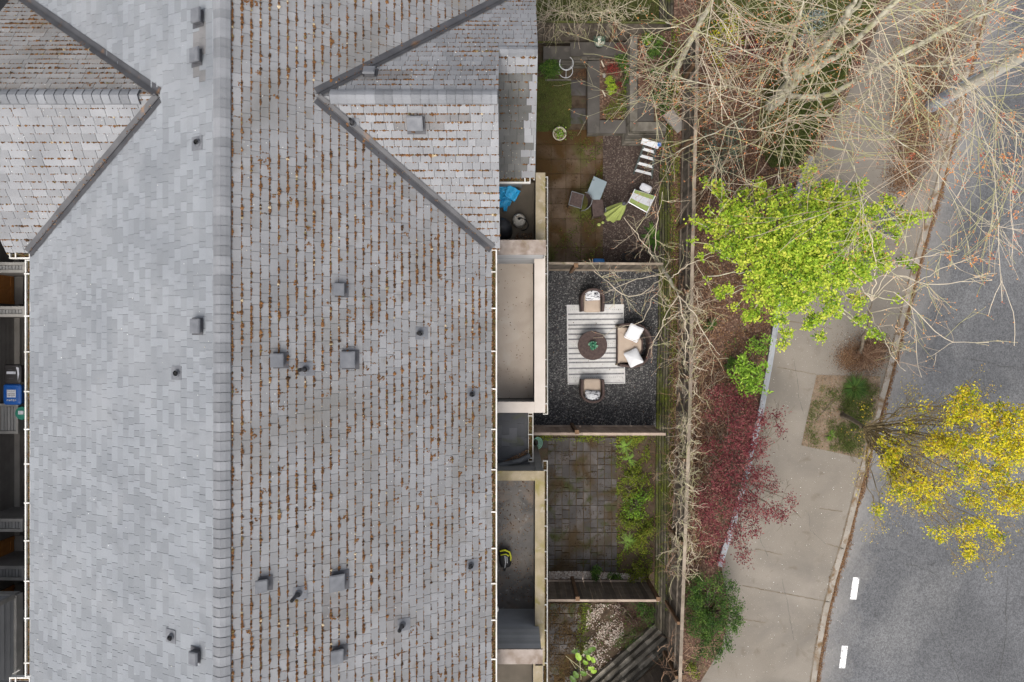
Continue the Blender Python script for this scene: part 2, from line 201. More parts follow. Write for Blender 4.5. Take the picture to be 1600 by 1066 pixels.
# ------------------------------------------------------------------ mesh builder
class MB:
    def __init__(s): s.c = []; s.n = 0
    def add(s, v, f, tone=.5, mi=0):
        v = np.asarray(v, float).reshape(-1, 3); f = np.asarray(f, int)
        if len(v) == 0 or len(f) == 0: return
        m = len(f); t = np.broadcast_to(np.asarray(tone, float), (m,)); k = np.broadcast_to(np.asarray(mi, int), (m,))
        s.c.append((v, f + s.n, t, k)); s.n += len(v)
    def obox(s, c, ax, ay, az, tone=.5, mi=0):            # centre and three half-axis vectors
        c = np.asarray(c, float); ax, ay, az = map(lambda a: np.asarray(a, float), (ax, ay, az))
        v = [c + i * ax + j * ay + k * az for k in (-1, 1) for j in (-1, 1) for i in (-1, 1)]
        s.add(v, [(0, 2, 3, 1), (4, 5, 7, 6), (0, 1, 5, 4), (2, 6, 7, 3), (0, 4, 6, 2), (1, 3, 7, 5)], tone, mi)
    def box(s, x0, x1, y0, y1, z0, z1, tone=.5, mi=0):
        s.obox(((x0 + x1) / 2, (y0 + y1) / 2, (z0 + z1) / 2), ((x1 - x0) / 2, 0, 0), (0, (y1 - y0) / 2, 0), (0, 0, (z1 - z0) / 2), tone, mi)
    def rbox(s, c, sx, sy, sz, rot=0, tone=.5, mi=0):     # box rotated about z
        ca, sa = math.cos(rot), math.sin(rot)
        s.obox(c, (sx / 2 * ca, sx / 2 * sa, 0), (-sy / 2 * sa, sy / 2 * ca, 0), (0, 0, sz / 2), tone, mi)
    def bar(s, a, b, w, h=None, tone=.5, mi=0, up=(0, 0, 1)):
        a = np.asarray(a, float); b = np.asarray(b, float); h = h or w; d = b - a; L = np.linalg.norm(d); d = d / L
        up = np.asarray(up, float); sd = np.cross(d, up)
        if np.linalg.norm(sd) < 1e-4: sd = np.cross(d, (1, 0, 0))
        sd = nrm(sd); u2 = np.cross(sd, d)
        s.obox((a + b) / 2, d * L / 2, sd * w / 2, u2 * h / 2, tone, mi)
    def prism(s, poly, z0, z1, tone=.5, mi=0):
        poly = [np.asarray(p, float)[:2] for p in poly]; n = len(poly)
        ar = sum(poly[i][0] * poly[(i + 1) % n][1] - poly[(i + 1) % n][0] * poly[i][1] for i in range(n))
        if ar < 0: poly = poly[::-1]
        v = [(p[0], p[1], z0) for p in poly] + [(p[0], p[1], z1) for p in poly]
        s.add(v, [tuple(range(n, 2 * n))], tone, mi); s.n -= 2 * n; s.n += 0
        b0 = s.n; s.c[-1] = (s.c[-1][0], s.c[-1][1], s.c[-1][2], s.c[-1][3]); s.n += 2 * n
        s.add(np.zeros((0, 3)), []) if False else None
        v2 = np.array(v); fs = [(i, (i + 1) % n, n + (i + 1) % n, n + i) for i in range(n)]
        s.add(v2, fs, tone, mi); s.add(v2[:n][::-1], [tuple(range(n))], tone, mi)
    def quad(s, a, b, c, d, tone=.5, mi=0): s.add([a, b, c, d], [(0, 1, 2, 3)], tone, mi)
    def cyl(s, c, r, h, n=20, r2=None, tone=.5, mi=0, cap=True):
        r2 = r if r2 is None else r2; a = np.linspace(0, 2 * math.pi, n, endpoint=False)
        v = np.concatenate([np.c_[c[0] + r * np.cos(a), c[1] + r * np.sin(a), np.full(n, c[2])], np.c_[c[0] + r2 * np.cos(a), c[1] + r2 * np.sin(a), np.full(n, c[2] + h)]])
        s.add(v, [(i, (i + 1) % n, n + (i + 1) % n, n + i) for i in range(n)], tone, mi)
        if cap: s.add(v[n:], [tuple(range(n))], tone, mi); s.add(v[:n][::-1], [tuple(range(n))], tone, mi)
    def lathe(s, c, prof, n=24, tone=.5, mi=0):
        a = np.linspace(0, 2 * math.pi, n, endpoint=False); v = []
        for r, z in prof: v.append(np.c_[c[0] + r * np.cos(a), c[1] + r * np.sin(a), np.full(n, c[2] + z)])
        v = np.concatenate(v); f = [(k * n + i, k * n + (i + 1) % n, (k + 1) * n + (i + 1) % n, (k + 1) * n + i) for k in range(len(prof) - 1) for i in range(n)]
        s.add(v, f, tone, mi)
    def tube(s, pts, rad, sides=5, tone=.5, mi=0, closed=False):
        p = np.asarray(pts, float); n = len(p); r = np.broadcast_to(np.asarray(rad, float), (n,))
        d = np.gradient(p, axis=0) if not closed else np.roll(p, -1, 0) - np.roll(p, 1, 0)
        d /= np.linalg.norm(d, axis=1)[:, None] + 1e-9
        ref = np.array([0.13, 0.21, .97]) if abs(d[:, 2]).mean() < .8 else np.array([.97, .2, .1])
        u = np.cross(d, ref); u /= np.linalg.norm(u, axis=1)[:, None] + 1e-9; w = np.cross(d, u)
        a = np.linspace(0, 2 * math.pi, sides, endpoint=False)
        v = (p[:, None, :] + r[:, None, None] * (np.cos(a)[None, :, None] * u[:, None, :] + np.sin(a)[None, :, None] * w[:, None, :])).reshape(-1, 3)
        i = np.arange(n if closed else n - 1)[:, None]; j = np.arange(sides)[None, :]; i2 = (i + 1) % n
        f = np.stack([i * sides + j, i * sides + (j + 1) % sides, i2 * sides + (j + 1) % sides, i2 * sides + j], -1).reshape(-1, 4)
        s.add(v, f, tone, mi)
    def leaves(s, pos, size, tilt=.6, tone=None, aspect=.6, mi=0, up=(0, 0, 1)):   # many small leaf faces
        pos = np.asarray(pos, float); n = len(pos)
        if n == 0: return
        nr = R.normal(size=(n, 3)) * tilt + np.asarray(up); nr /= np.linalg.norm(nr, axis=1)[:, None]
        a = R.normal(size=(n, 3)); t = np.cross(nr, a); t /= np.linalg.norm(t, axis=1)[:, None] + 1e-9; b = np.cross(nr, t)
        sz = np.broadcast_to(size, (n,)) * R.uniform(.65, 1.35, n); L = sz[:, None]; Wd = (sz * aspect)[:, None]
        v = np.stack([pos - t * L / 2, pos + b * Wd / 2 + nr * L * .08 - t * L * .05, pos + t * L / 2 - nr * L * .12, pos - b * Wd / 2 + nr * L * .08 - t * L * .05], 1).reshape(-1, 3)
        s.add(v, np.arange(4 * n).reshape(n, 4), R.uniform(0, 1, n) if tone is None else tone, mi)
    def lumps(s, pos, size, flat=.6, tone=None, mi=0):                       # small irregular stones / moss cushions
        pos = np.asarray(pos, float); n = len(pos)
        if n == 0: return
        base = np.array([(1, 0, 0), (0, 1, 0), (-1, 0, 0), (0, -1, 0), (0, 0, 1), (0, 0, -1)], float)
        sz = np.broadcast_to(size, (n,)) * R.uniform(.5, 1.5, n); j = R.uniform(.65, 1.35, (n, 6, 3)); th = R.uniform(0, 6.28, n)
        v = base[None] * j * sz[:, None, None]; v[:, :, 2] *= flat; c, q = np.cos(th)[:, None], np.sin(th)[:, None]
        x = v[:, :, 0] * c - v[:, :, 1] * q; y = v[:, :, 0] * q + v[:, :, 1] * c; v = np.stack([x, y, v[:, :, 2]], -1) + pos[:, None, :]
        fb = np.array([(0, 1, 4), (1, 2, 4), (2, 3, 4), (3, 0, 4), (1, 0, 5), (2, 1, 5), (3, 2, 5), (0, 3, 5)])
        f = (fb[None] + 6 * np.arange(n)[:, None, None]).reshape(-1, 3)
        t = R.uniform(0, 1, n) if tone is None else np.broadcast_to(tone, (n,))
        s.add(v.reshape(-1, 3), f, np.repeat(t, 8), mi)
    def soft(s, c, sx, sy, sz, rot=0, e=.35, pinch=0, nu=20, nv=9, tone=.5, mi=0, tilt=(0, 0)):   # soft cushion shape
        def sp(x, p): return np.sign(x) * np.abs(x) ** p
        u = np.linspace(-math.pi, math.pi, nu, endpoint=False); w = np.linspace(-math.pi / 2 * .98, math.pi / 2 * .98, nv); U, Wv = np.meshgrid(u, w)
        x = sp(np.cos(Wv), .55) * sp(np.cos(U), e); y = sp(np.cos(Wv), .55) * sp(np.sin(U), e); z = sp(np.sin(Wv), .9)
        if pinch: k = 1 - pinch * (np.abs(x) ** 2) * (np.abs(y) ** 2) ; z = z * np.clip(1.15 - .8 * np.maximum(abs(x), abs(y)) ** 3, .15, 1.2); x = x * (1 - pinch * (1 - abs(y) ** 2)); y = y * (1 - pinch * (1 - abs(x) ** 2))
        x, y, z = x * sx / 2, y * sy / 2, z * sz / 2; z = z + x * tilt[0] + y * tilt[1]
        ca, sa = math.cos(rot), math.sin(rot); v = np.stack([c[0] + x * ca - y * sa, c[1] + x * sa + y * ca, c[2] + z], -1).reshape(-1, 3)
        f = [(k * nu + i, k * nu + (i + 1) % nu, (k + 1) * nu + (i + 1) % nu, (k + 1) * nu + i) for k in range(nv - 1) for i in range(nu)]
        s.add(v, f, tone, mi); s.add(v[-nu:], [tuple(range(nu))], tone, mi); s.add(v[:nu][::-1], [tuple(range(nu))], tone, mi)
    def build(s, name, m, parent=None, smooth=False):
        V = np.concatenate([c[0] for c in s.c]); V = V - root_loc(parent)
        me = bpy.data.meshes.new(name); me.vertices.add(len(V)); me.vertices.foreach_set('co', V.astype(np.float32).ravel())
        loops = np.concatenate([c[1].ravel() for c in s.c]); tot = np.concatenate([np.full(len(c[1]), c[1].shape[1]) for c in s.c])
        st = np.concatenate([[0], np.cumsum(tot)[:-1]])
        me.loops.add(len(loops)); me.loops.foreach_set('vertex_index', loops.astype(np.int32)); me.polygons.add(len(tot))
        me.polygons.foreach_set('loop_start', st.astype(np.int32)); 
        ms = m if isinstance(m, (list, tuple)) else [m]
        for q in ms: me.materials.append(M[q] if isinstance(q, str) else q)
        me.polygons.foreach_set('material_index', np.concatenate([c[3] for c in s.c]).astype(np.int32))
        if smooth: me.polygons.foreach_set('use_smooth', np.ones(len(tot), bool))
        else: me.polygons.foreach_set('use_smooth', np.zeros(len(tot), bool))
        at = me.attributes.new('tone', 'FLOAT', 'FACE'); at.data.foreach_set('value', np.concatenate([c[2] for c in s.c]).astype(np.float32))
        me.update(calc_edges=True)
        o = bpy.data.objects.new(name, me); COL.objects.link(o)
        if parent is not None: o.parent = parent
        return o
def root_loc(o):
    p = np.zeros(3)
    while o is not None: p = p + np.array(o.location); o = o.parent
    return p
def thing(name, label, cat, loc, group=None):
    o = bpy.data.objects.new(name, None); COL.objects.link(o); o.location = tuple(float(a) for a in loc); o.empty_display_size = .2
    o['label'] = label; o['category'] = cat
    if group: o['group'] = group
    return o
def tag(o, label, cat, group=None):
    o['label'] = label; o['category'] = cat
    if group: o['group'] = group
    return o
def setting(o, kind='structure', label=None, cat=None):
    o['kind'] = kind
    if label: o['label'] = label
    if cat: o['category'] = cat
    return o
def copy_tree(o, parent=None):
    c = o.copy(); COL.objects.link(c); c.parent = parent
    for ch in [q for q in o.children]: copy_tree(ch, c)
    return c
def inpoly(x, y, poly):
    poly = np.asarray(poly)[:, :2]; n = len(poly); r = np.zeros(len(x), bool); j = n - 1
    for i in range(n):
        xi, yi = poly[i]; xj, yj = poly[j]
        r ^= ((yi > y) != (yj > y)) & (x < (xj - xi) * (y - yi) / (yj - yi + 1e-12) + xi); j = i
    return r
def sample(poly, n):
    poly = np.asarray([p[:2] for p in poly]); lo, hi = poly.min(0), poly.max(0); out = np.zeros((0, 2))
    while len(out) < n:
        q = R.uniform(lo, hi, (n * 2, 2)); out = np.concatenate([out, q[inpoly(q[:, 0], q[:, 1], poly)]])
    return out[:n]
def wob(x, y, s=1.0, k=0): return (np.sin(x * 1.7 * s + 1.3 + k) * np.cos(y * 2.1 * s - k) + .6 * np.sin(x * 3.9 * s - y * 3.1 * s + 2 * k) + .4 * np.sin(x * 9.1 * s + k) * np.sin(y * 8.3 * s)) / 2
def along(pl, n=None, step=None):
    pl = np.asarray(pl, float); d = np.r_[0, np.cumsum(np.linalg.norm(np.diff(pl, axis=0), axis=1))]
    n = n or max(2, int(d[-1] / step) + 1); t = np.linspace(0, d[-1], n)
    return np.stack([np.interp(t, d, pl[:, k]) for k in range(pl.shape[1])], 1)

# ------------------------------------------------------------------ ground, pavement, road
ZW = .60; ZR = .46; ZT = 1.0               # pavement, road, planted terrace
g = MB(); g.quad((-150, -150, -.06), (150, -150, -.06), (150, 150, -.06), (-150, 150, -.06)); setting(g.build('ground', 'soil'))
g = MB(); g.quad((-14.38, -15, -.02), (-9.0, -15, -.02), (-9.0, 15, -.02), (-14.38, 15, -.02)); setting(g.build('alley_road', 'alley'))
g = MB(); g.box(-14.55, -14.385, -15, 15, -.05, .05); setting(g.build('alley_kerb', 'concd'))
kerb_px = [(1640, -700), (1556, -60), (1543, 0), (1520, 90), (1500, 175), (1479, 262), (1459, 330), (1434, 420), (1409, 520), (1386, 610), (1364, 690), (1346, 760), (1326, 840), (1308, 900), (1293, 960), (1282, 1020), (1275, 1066), (1262, 1200), (1220, 1700)]
left_px = [(1620, -700), (1425, -60), (1388, 0), (1352, 80), (1316, 160), (1286, 215), (1256, 270), (1238, 325), (1224, 420), (1210, 500), (1198, 570), (1186, 640), (1166, 730), (1146, 810), (1124, 885), (1140, 960), (1128, 1010), (1104, 1050), (1085, 1080), (1070, 1200), (1020, 1700)]
kerb = along([P(*p, ZW) for p in kerb_px], 160); left = along([P(*p, ZW) for p in left_px], 160)
def ribbon(mb, A, B, tone=.5, mi=0):
    n = len(A); v = np.concatenate([A, B]); mb.add(v, [(i, i + 1, n + i + 1, n + i) for i in range(n - 1)], tone, mi)
def offs(pl, d):                            # shift a polyline sideways (to its right, seen from above, going down the picture it is +x)
    t = np.gradient(pl, axis=0); nn = np.stack([-t[:, 1], t[:, 0], np.zeros(len(t))], 1); nn /= np.linalg.norm(nn, axis=1)[:, None]; return pl + nn * d
g = MB(); far = kerb.copy(); far[:, 0] = 70; far[:, 2] = ZR; kd = along(kerb, 420); far = along(far, 420); prevl = offs(kd, .01); prevl[:, 2] = ZR
for q in range(18):                        # pale grit washed towards the kerb lies thicker the nearer the kerb
    w0 = .01 + .062 * (q + 1); cur = offs(kd, w0); cur[:, 2] = ZR; tn = 1 - (q / 17) ** .8 + .22 * wob(cur[:-1, 0] * 1.5, cur[:-1, 1] * 1.5, 1.2) + R.normal(0, .05, 419)
    ribbon(g, prevl, cur, np.clip(tn, 0, 1)); prevl = cur
ribbon(g, prevl, far, 0.); setting(g.build('road', 'asphalt'))
kin = offs(kerb, -.15)
g = MB(); ribbon(g, left, kin); lw = left.copy(); lw[:, 2] = -.05; ribbon(g, lw, left); setting(g.build('pavement', 'walk'))
g = MB(); up = np.array([0, 0, .004]); k2 = kerb.copy(); k3 = kerb.copy(); k3[:, 2] = ZR - .1; ribbon(g, kin + up, k2 + up); ribbon(g, k2 + up, k3)
setting(g.build('kerb', 'kerb'))
# pavement joints: narrow grooves filled with soil and moss, and patched panels
jt = MB()
for a, b in [((1214, 574), (1275, 586)), ((1160, 916), (1296, 941)), ((1280, 795), (1316, 800)), ((1180, 858), (1222, 868)), ((1160, 968), (1196, 974)), ((1236, 306), (1330, 322)), ((1222, 500), (1300, 515)), ((1290, 850), (1318, 858)), ((1250, 180), (1400, 215))]:
    pl = along([P(*a, ZW), P(*b, ZW)], 24); pl[:, 1] += R.normal(0, .006, 24); pl[:, 2] = ZW + .004
    o2 = pl + np.array([.004, .022, 0]) ; ribbon(jt, pl, o2)
ik = kin.copy(); ik[:, 2] = ZW + .009; i2 = offs(ik, -.035) ; i2 += R.normal(0, .006, i2.shape) * (1, 1, 0); ribbon(jt, ik, i2)
setting(jt.build('pavement_joint', mat('pavement_joint', [(.10, .075, .045), (.17, .145, .115)], scale=5, rough=1)))
# cracks and worn seams in the asphalt and pavement
def cracks(name, m, z, list_, w):
    g = MB()
    for a, b in list_:
        n = 30; pl = along([P(*a, z), P(*b, z)], n); pl[:, :2] += np.cumsum(R.normal(0, .012, (n, 2)), 0) * np.sin(np.linspace(0, math.pi, n))[:, None]; pl[:, 2] = z
        ww = w * R.uniform(.3, 1.4, (n, 1)); d = nrm(pl[-1] - pl[0]); nn = np.array([-d[1], d[0], 0]); ribbon(g, pl - nn * ww, pl + nn * ww)
    setting(g.build(name, m))
crk = mat('crack_filler', [(.03, .03, .03), (.06, .058, .055)], rough=.9)
cracks('road_crack', crk, ZR + .004, [((1460, 960), (1505, 1080)), ((1505, 560), (1600, 575)), ((1410, 880), (1470, 905)), ((1540, 420), (1600, 300)), ((1575, 900), (1560, 1070))], .006)
cracks('pavement_crack', crk, ZW + .005, [((1180, 812), (1200, 870)), ((1240, 560), (1258, 650)), ((1222, 905), (1240, 1000)), ((1262, 800), (1290, 850))], .003)
# road lane dashes
def dash(px): 
    g = MB(); q = [P(*p, ZR + .005) for p in px]; g.quad(*[q[0], q[3], q[2], q[1]]); return g.build('road_marking', 'paint')
setting(dash([(1333, 902), (1343, 902.5), (1338, 937), (1328, 936.5)])); setting(dash([(1315.5, 1009), (1325, 1009.5), (1320.5, 1044.5), (1311, 1044)]))

# terrace bed between the garden fences and the pavement
def strip_line(ys, f): return np.array([f(y) for y in ys])
ys = np.linspace(11.5, -11.5, 130)
lx = np.interp(-ys, -left[:, 1], left[:, 0])
wallx = lambda y: np.interp(y, [-11, -6.2, 7, 11], [4.44, 4.46, 4.50, 4.50])
nu = 26; g = MB(); grid = []
for i, y in enumerate(ys):
    for j in range(nu):
        t = j / (nu - 1); x = wallx(y) * (1 - t) + lx[i] * t
        zz = ZT - .22 * t ** 1.5 + (.05 * wob(x, y, 1.3) + .03 * wob(x, y, 4)) * (1 if 0 < j < nu - 1 else 0)
        if y < -7.4: zz = ZT * (1 - t) + (ZW + .012) * t + .02 * wob(x, y, 2) * (0 < j < nu - 1)
        grid.append((x, y, zz))
def bedz(x, y):
    L = np.interp(-y, -left[:, 1], left[:, 0]); t = np.clip((x - wallx(y)) / (L - wallx(y)), 0, 1); return ZT - .22 * t ** 1.5 + .05 * wob(x, y, 1.3) + .03 * wob(x, y, 4)
g.add(grid, [(i * nu + j, (i + 1) * nu + j, (i + 1) * nu + j + 1, i * nu + j + 1) for i in range(len(ys) - 1) for j in range(nu - 1)])
setting(g.build('planting_bed', 'mulch', None, True))
# low wall with a metal cap at the back of the pavement
lowpx = [(1268, 245), (1252, 280), (1240, 325), (1228, 420), (1214, 500), (1203, 570), (1190, 640), (1168, 735), (1147, 815), (1124, 885)]
lwz = .92; lw = along([P(*p, lwz) for p in lowpx], 70); tw = thing('low_wall', 'curving grey low wall with metal cap along the back of the pavement', 'wall', (lw[35][0], lw[35][1], ZW))
a, b = offs(lw, -.075), offs(lw, .075); b0 = b.copy(); b0[:, 2] = ZW - .05; a0 = a.copy(); a0[:, 2] = ZW
g = MB(); ribbon(g, offs(lw, -.06) * (1, 1, 0) + (0, 0, ZW - .05), offs(lw, -.06) - (0, 0, .02)); ribbon(g, offs(lw, .06) - (0, 0, .02), offs(lw, .06) * (1, 1, 0) + (0, 0, ZW - .05)); g.build('wall_face', 'concd', tw)
g = MB(); c0 = lw.copy(); c0[:, 2] += .03; ribbon(g, a, c0, .8); ribbon(g, c0, b, .3); ribbon(g, b, b - (0, 0, .05)); ribbon(g, a - (0, 0, .05), a); g.build('metal_cap', 'metalwall', tw)

# tree pits: bare soil let into the pavement
def sheet(name, pxs, z, m, kind='structure', wobble=0, **kw):
    pl = [P(*p, z) for p in pxs]
    if wobble:
        pl = along(pl + [pl[0]], 40)[:-1]; pl[:, :2] += R.normal(0, wobble, (len(pl), 2))
    c = np.mean(pl, 0); g = MB(); n = len(pl); v = list(pl) + [c]
    g.add(v, [(n, i, (i + 1) % n) for i in range(n)]); o = g.build(name, m); return setting(o, kind, **kw)
PIT = [(1276, 586), (1376, 588), (1372, 640), (1343, 716), (1300, 706), (1252, 696)]
sheet('tree_pit_soil', PIT, ZW + .007, M['soilpit'] if 'soilpit' in M else mat('pit_soil', [(.10, .075, .048), (.18, .135, .095), (.085, .08, .035)], scale=4, detail=9, rough=1, bump=.8, bscale=40, grain=.35, gscale=40))
def drift(label, spots, n, size, m, z=ZW + .008):
    g = MB()
    for (x, y, rpx, k) in spots:
        kk = int(n * k); c = P(x, y, z); rr = rpx / 55; g.leaves(np.c_[c[0] + R.normal(0, rr, kk), c[1] + R.normal(0, rr, kk), z + R.uniform(0, .015, kk)], size, .35, tone=R.uniform(0, 1, kk)); g.lumps(np.c_[c[0] + R.normal(0, rr, kk), c[1] + R.normal(0, rr, kk), np.full(kk, z)], size * .35, .4, tone=R.uniform(0, .5, kk))
    setting(g.build('leaf_litter', m), 'stuff', label, 'leaves')
drift('flat drift of dead leaves and soil above the tree pit', [(1345, 558, 17, 1), (1368, 545, 12, .6), (1325, 560, 10, .4)], 3200, .024, 'litter')
drift('dead leaves and soil drifted along the verge near the pole', [(1470, 60, 22, 1), (1450, 130, 20, 1), (1435, 190, 18, 1), (1425, 240, 16, .8), (1410, 280, 14, .5)], 2600, .03, 'litter')
# buried utility lid
uv = thing('utility_hatch', 'dark square utility cover framed in the pavement beside the lime green tree', 'cover', P(1386, 350, ZW))
g = MB(); c = P(1386, 346, ZW + .01); g.rbox((c[0], c[1], ZW + .012), .62, .95, .02, -.25); g.build('frame', 'kerb', uv)
g = MB(); g.rbox((c[0], c[1], ZW + .024), .5, .82, .012, -.25); g.rbox((c[0], c[1] + .1, ZW + .034), .08, .03, .008, -.25); g.build('lid', 'ventd', uv)

# ------------------------------------------------------------------ the house with its roofs
HZ = 5.8; XR = -.426; XL = -10.01; XA = -4.926; ZA = 8.42
house = thing('townhouse', 'long grey townhouse with mossy shingled roof and cross gables above walled balconies', 'house', (-4.9, 0, 0))
sR = (ZA - HZ) / (XR - XA); sL = (ZA - HZ) / (XA - XL); Y0, Y1 = -9.6, 9.6
def frame(Pt, A, U):
    A = nrm(A); U = nrm(U); N = np.cross(A, U); N = N if N[2] > 0 else -N; return np.asarray(Pt, float), A, U, N
def ray_plane(px, py, fr):
    O, A, U, N = fr; c = np.array([0, 0, H]); d = P(px, py, 0) - c; t = np.dot(O - c, N) / np.dot(d, N); return c + t * d
def prange(poly, u):
    xs = []
    for i in range(len(poly)):
        (a0, u0), (a1, u1) = poly[i], poly[(i + 1) % len(poly)]
        if (u0 - u) * (u1 - u) <= 0 and abs(u1 - u0) > 1e-9: xs.append(a0 + (a1 - a0) * (u - u0) / (u1 - u0))
    return (min(xs), max(xs)) if len(xs) >= 2 else None
mossmb = MB(); bitsmb = MB()
def shingles(parent, fr, polyW, e, tabw, mats, var=.5, thick=.014, moss=0., patches=(), gap=.007, archi=False, darken=None, bits=0, u0=0.):
    O, A, U, N = fr; poly = [(np.dot(np.asarray(p) - O, A), np.dot(np.asarray(p) - O, U)) for p in polyW]
    um = max(p[1] for p in poly); ul = min(p[1] for p in poly); mb = MB(); k = math.floor((ul - u0) / e)
    mb.add([O + a * A + u * U - .012 * N for a, u in poly], [tuple(range(len(poly)))], .5, len(mats) - 1)
    while u0 + k * e < um:
        ua = max(ul, u0 + k * e); ub = min(um, u0 + (k + 1) * e); k += 1
        if ub - ua < .02: continue
        ra = prange(poly, ua + 1e-4); rb = prange(poly, ub - 1e-4)
        if not ra or not rb: continue
        lo = min(ra[0], rb[0]); hi = max(ra[1], rb[1]); a = lo - rnd.random() * tabw
        while a < hi:
            w = tabw * (rnd.uniform(.5, 1.5) if archi else rnd.choice((.75, .95, 1.0, 1.1, 1.35))); b = a + w
            c = [max(ra[0], min(ra[1], a + gap / 2)), max(ra[0], min(ra[1], b - gap / 2)), max(rb[0], min(rb[1], b - gap / 2)), max(rb[0], min(rb[1], a + gap / 2))]
            if c[1] - c[0] > .003 or c[2] - c[3] > .003:
                ub_ = ub - .007 if archi else ub; t = thick * rnd.uniform(.8, 1.25) + (rnd.choice((0, .006)) if archi else 0); h2 = .004
                tone = .5 + var * (rnd.random() - .5) * 2; mi = 0
                cen = O + .5 * (a + b) * A + .5 * (ua + ub) * U; sc = F / (H - cen[2]); cx, cy = 800 + cen[0] * sc, 533 - cen[1] * sc
                for (x0, y0, x1, y1) in patches:
                    if x0 < cx < x1 and y0 < cy < y1: mi = 1
                if darken and darken(cen) > rnd.random() * .25 + .4: mi = 1
                sk = (rnd.uniform(-.004, .004), rnd.uniform(-.004, .004))
                v = [O + c[0] * A + (ua + sk[0]) * U + t * N, O + c[1] * A + (ua + sk[1]) * U + t * N, O + c[2] * A + ub_ * U + h2 * N, O + c[3] * A + ub_ * U + h2 * N,
                     O + c[0] * A + (ua + sk[0]) * U - .008 * N, O + c[1] * A + (ua + sk[1]) * U - .008 * N, O + c[2] * A + ub_ * U - .008 * N, O + c[3] * A + ub_ * U - .008 * N]
                mb.add(v, [(0, 1, 2, 3), (4, 5, 1, 0), (5, 6, 2, 1), (7, 4, 0, 3)], tone, mi)
                if moss:                                 # moss in the slot between two tabs
                    if rnd.random() < moss * .14:
                        n = rnd.randint(3, 8); uu = R.uniform(ua, ub, n)
                        if ra[0] < b < ra[1]: mossmb.lumps(O + (b + R.normal(0, .004, n))[:, None] * A + uu[:, None] * U + .008 * N, .011, .7, tone=np.clip(R.normal(.3, .18, n), 0, 1))
            a = b
        if moss and ra[1] - ra[0] > .05:
            n = int((ra[1] - ra[0]) / .0095 * moss); aa = R.uniform(ra[0], ra[1], n); cen = O + aa[:, None] * A + ua * U
            d = .8 * wob(cen[:, 0] * .8, cen[:, 1], 1.1) + .5 * wob(cen[:, 0] * .35, cen[:, 1] * .3, 1.0, 4) + .12 + .35 * np.sin(cen[:, 1] * 9 + k * 2.3) + .3 * np.sin(cen[:, 1] * 23 + k); keep = d + R.normal(0, .45, n) > -.75
            aa, cen, d = aa[keep], cen[keep], d[keep]; sz = .0125 + .012 * np.clip(d + R.normal(0, .45, len(d)), -.3, 1.7)
            mossmb.lumps(cen - (sz * .35)[:, None] * U + .010 * N, sz, .8, tone=np.clip(R.normal(.27, .16, len(d)) + (R.uniform(0, 1, len(d)) > .93) * .5, 0, 1))
            m2 = int(n * .0035); a3 = R.uniform(ra[0], ra[1], m2)      # loose clumps on the face of the roof
            for q in a3:
                kk = rnd.randint(4, 14); c0 = O + q * A + (ua + R.uniform(0, e)) * U; off = R.normal(0, .022, (kk, 2))
                mossmb.lumps(c0 + off[:, :1] * A + off[:, 1:] * U + .014 * N, .014, .7, tone=np.clip(R.normal(.42, .12, kk), 0, 1))
        if bits:
            n = R.poisson((ra[1] - ra[0]) * bits); aa = R.uniform(ra[0], ra[1], n); uu = R.uniform(ua, ub, n)
            bitsmb.lumps(O + aa[:, None] * A + uu[:, None] * U + .014 * N, .006, .5)
    mb.build('roof_slope', list(mats), parent); return mb
frR = frame((XR, 0, HZ), (0, 1, 0), (XA - XR, 0, ZA - HZ)); frL = frame((XL, 0, HZ), (0, 1, 0), (XA - XL, 0, ZA - HZ))
shingles(house, frR, [(XR, Y0, HZ), (XR, Y1, HZ), (XA, Y1, ZA), (XA, Y0, ZA)], .153, .22, ('shin_r', 'patch', 'under'), var=.55, moss=.95, bits=1.3,
         patches=[(497, 925, 512, 985), (520, 925, 545, 962), (606, 870, 630, 1010)])
shingles(house, frL, [(XL, Y0, HZ), (XL, Y1, HZ), (XA, Y1, ZA), (XA, Y0, ZA)], .162, .20, ('shin_l', 'patch', 'under'), var=.95, archi=True, bits=.35,
         patches=[(306, 42, 319, 84), (304, 100, 318, 126)], gap=.0045, thick=.012)
# cross gable facing the gardens
JG = ray_plane(495, 150, frR); YG, ZG = JG[1], JG[2]; XE = -.25; YB = 1.93; YN = 2 * YG - YB
sg = (ZG - HZ) / (YG - YB)
frGs = frame((XE, YB, HZ), (1, 0, 0), (0, YG - YB, ZG - HZ)); frGn = frame((XE, YN, HZ), (1, 0, 0), (0, YG - YN, ZG - HZ))
shingles(house, frGs, [(XR, YB, HZ), (XE, YB, HZ), (XE, YG, ZG), tuple(JG)], .155, .2, ('shin_g', 'patch', 'under'), var=.5, moss=.55, bits=1.5,
         patches=[(630, 177, 728, 189), (613, 189.5, 690, 203)])
YLr, ZLr = 5.657, ZG - sg * (5.657 - YG); XO = .5
yq = 9.4; zq = ZG - sg * (yq - YG)
nrx = XR + (zq - HZ) / sR * -1
shingles(house, frGn, [(XR - (zq - HZ) / sR, yq, zq), (XE, yq, zq), (XE, YG, ZG), tuple(JG)], .155, .2, ('shin_g', 'patch', 'under'), var=.5, moss=.6, bits=1.5, patches=[(548, 113, 643, 123)])
shingles(house, frGn, [(XE, yq, zq), (XO, yq, zq), (XO, YLr, ZLr), (XE, YLr, ZLr)], .155, .2, ('shin_g', 'patch', 'under'), var=.4, moss=.4, bits=.7)
YLe = 3.54; ZLe = ZLr - sg * (YLr - YLe)
frLs = frame((XO, YLe, ZLe), (1, 0, 0), (0, YLr - YLe, ZLr - ZLe))
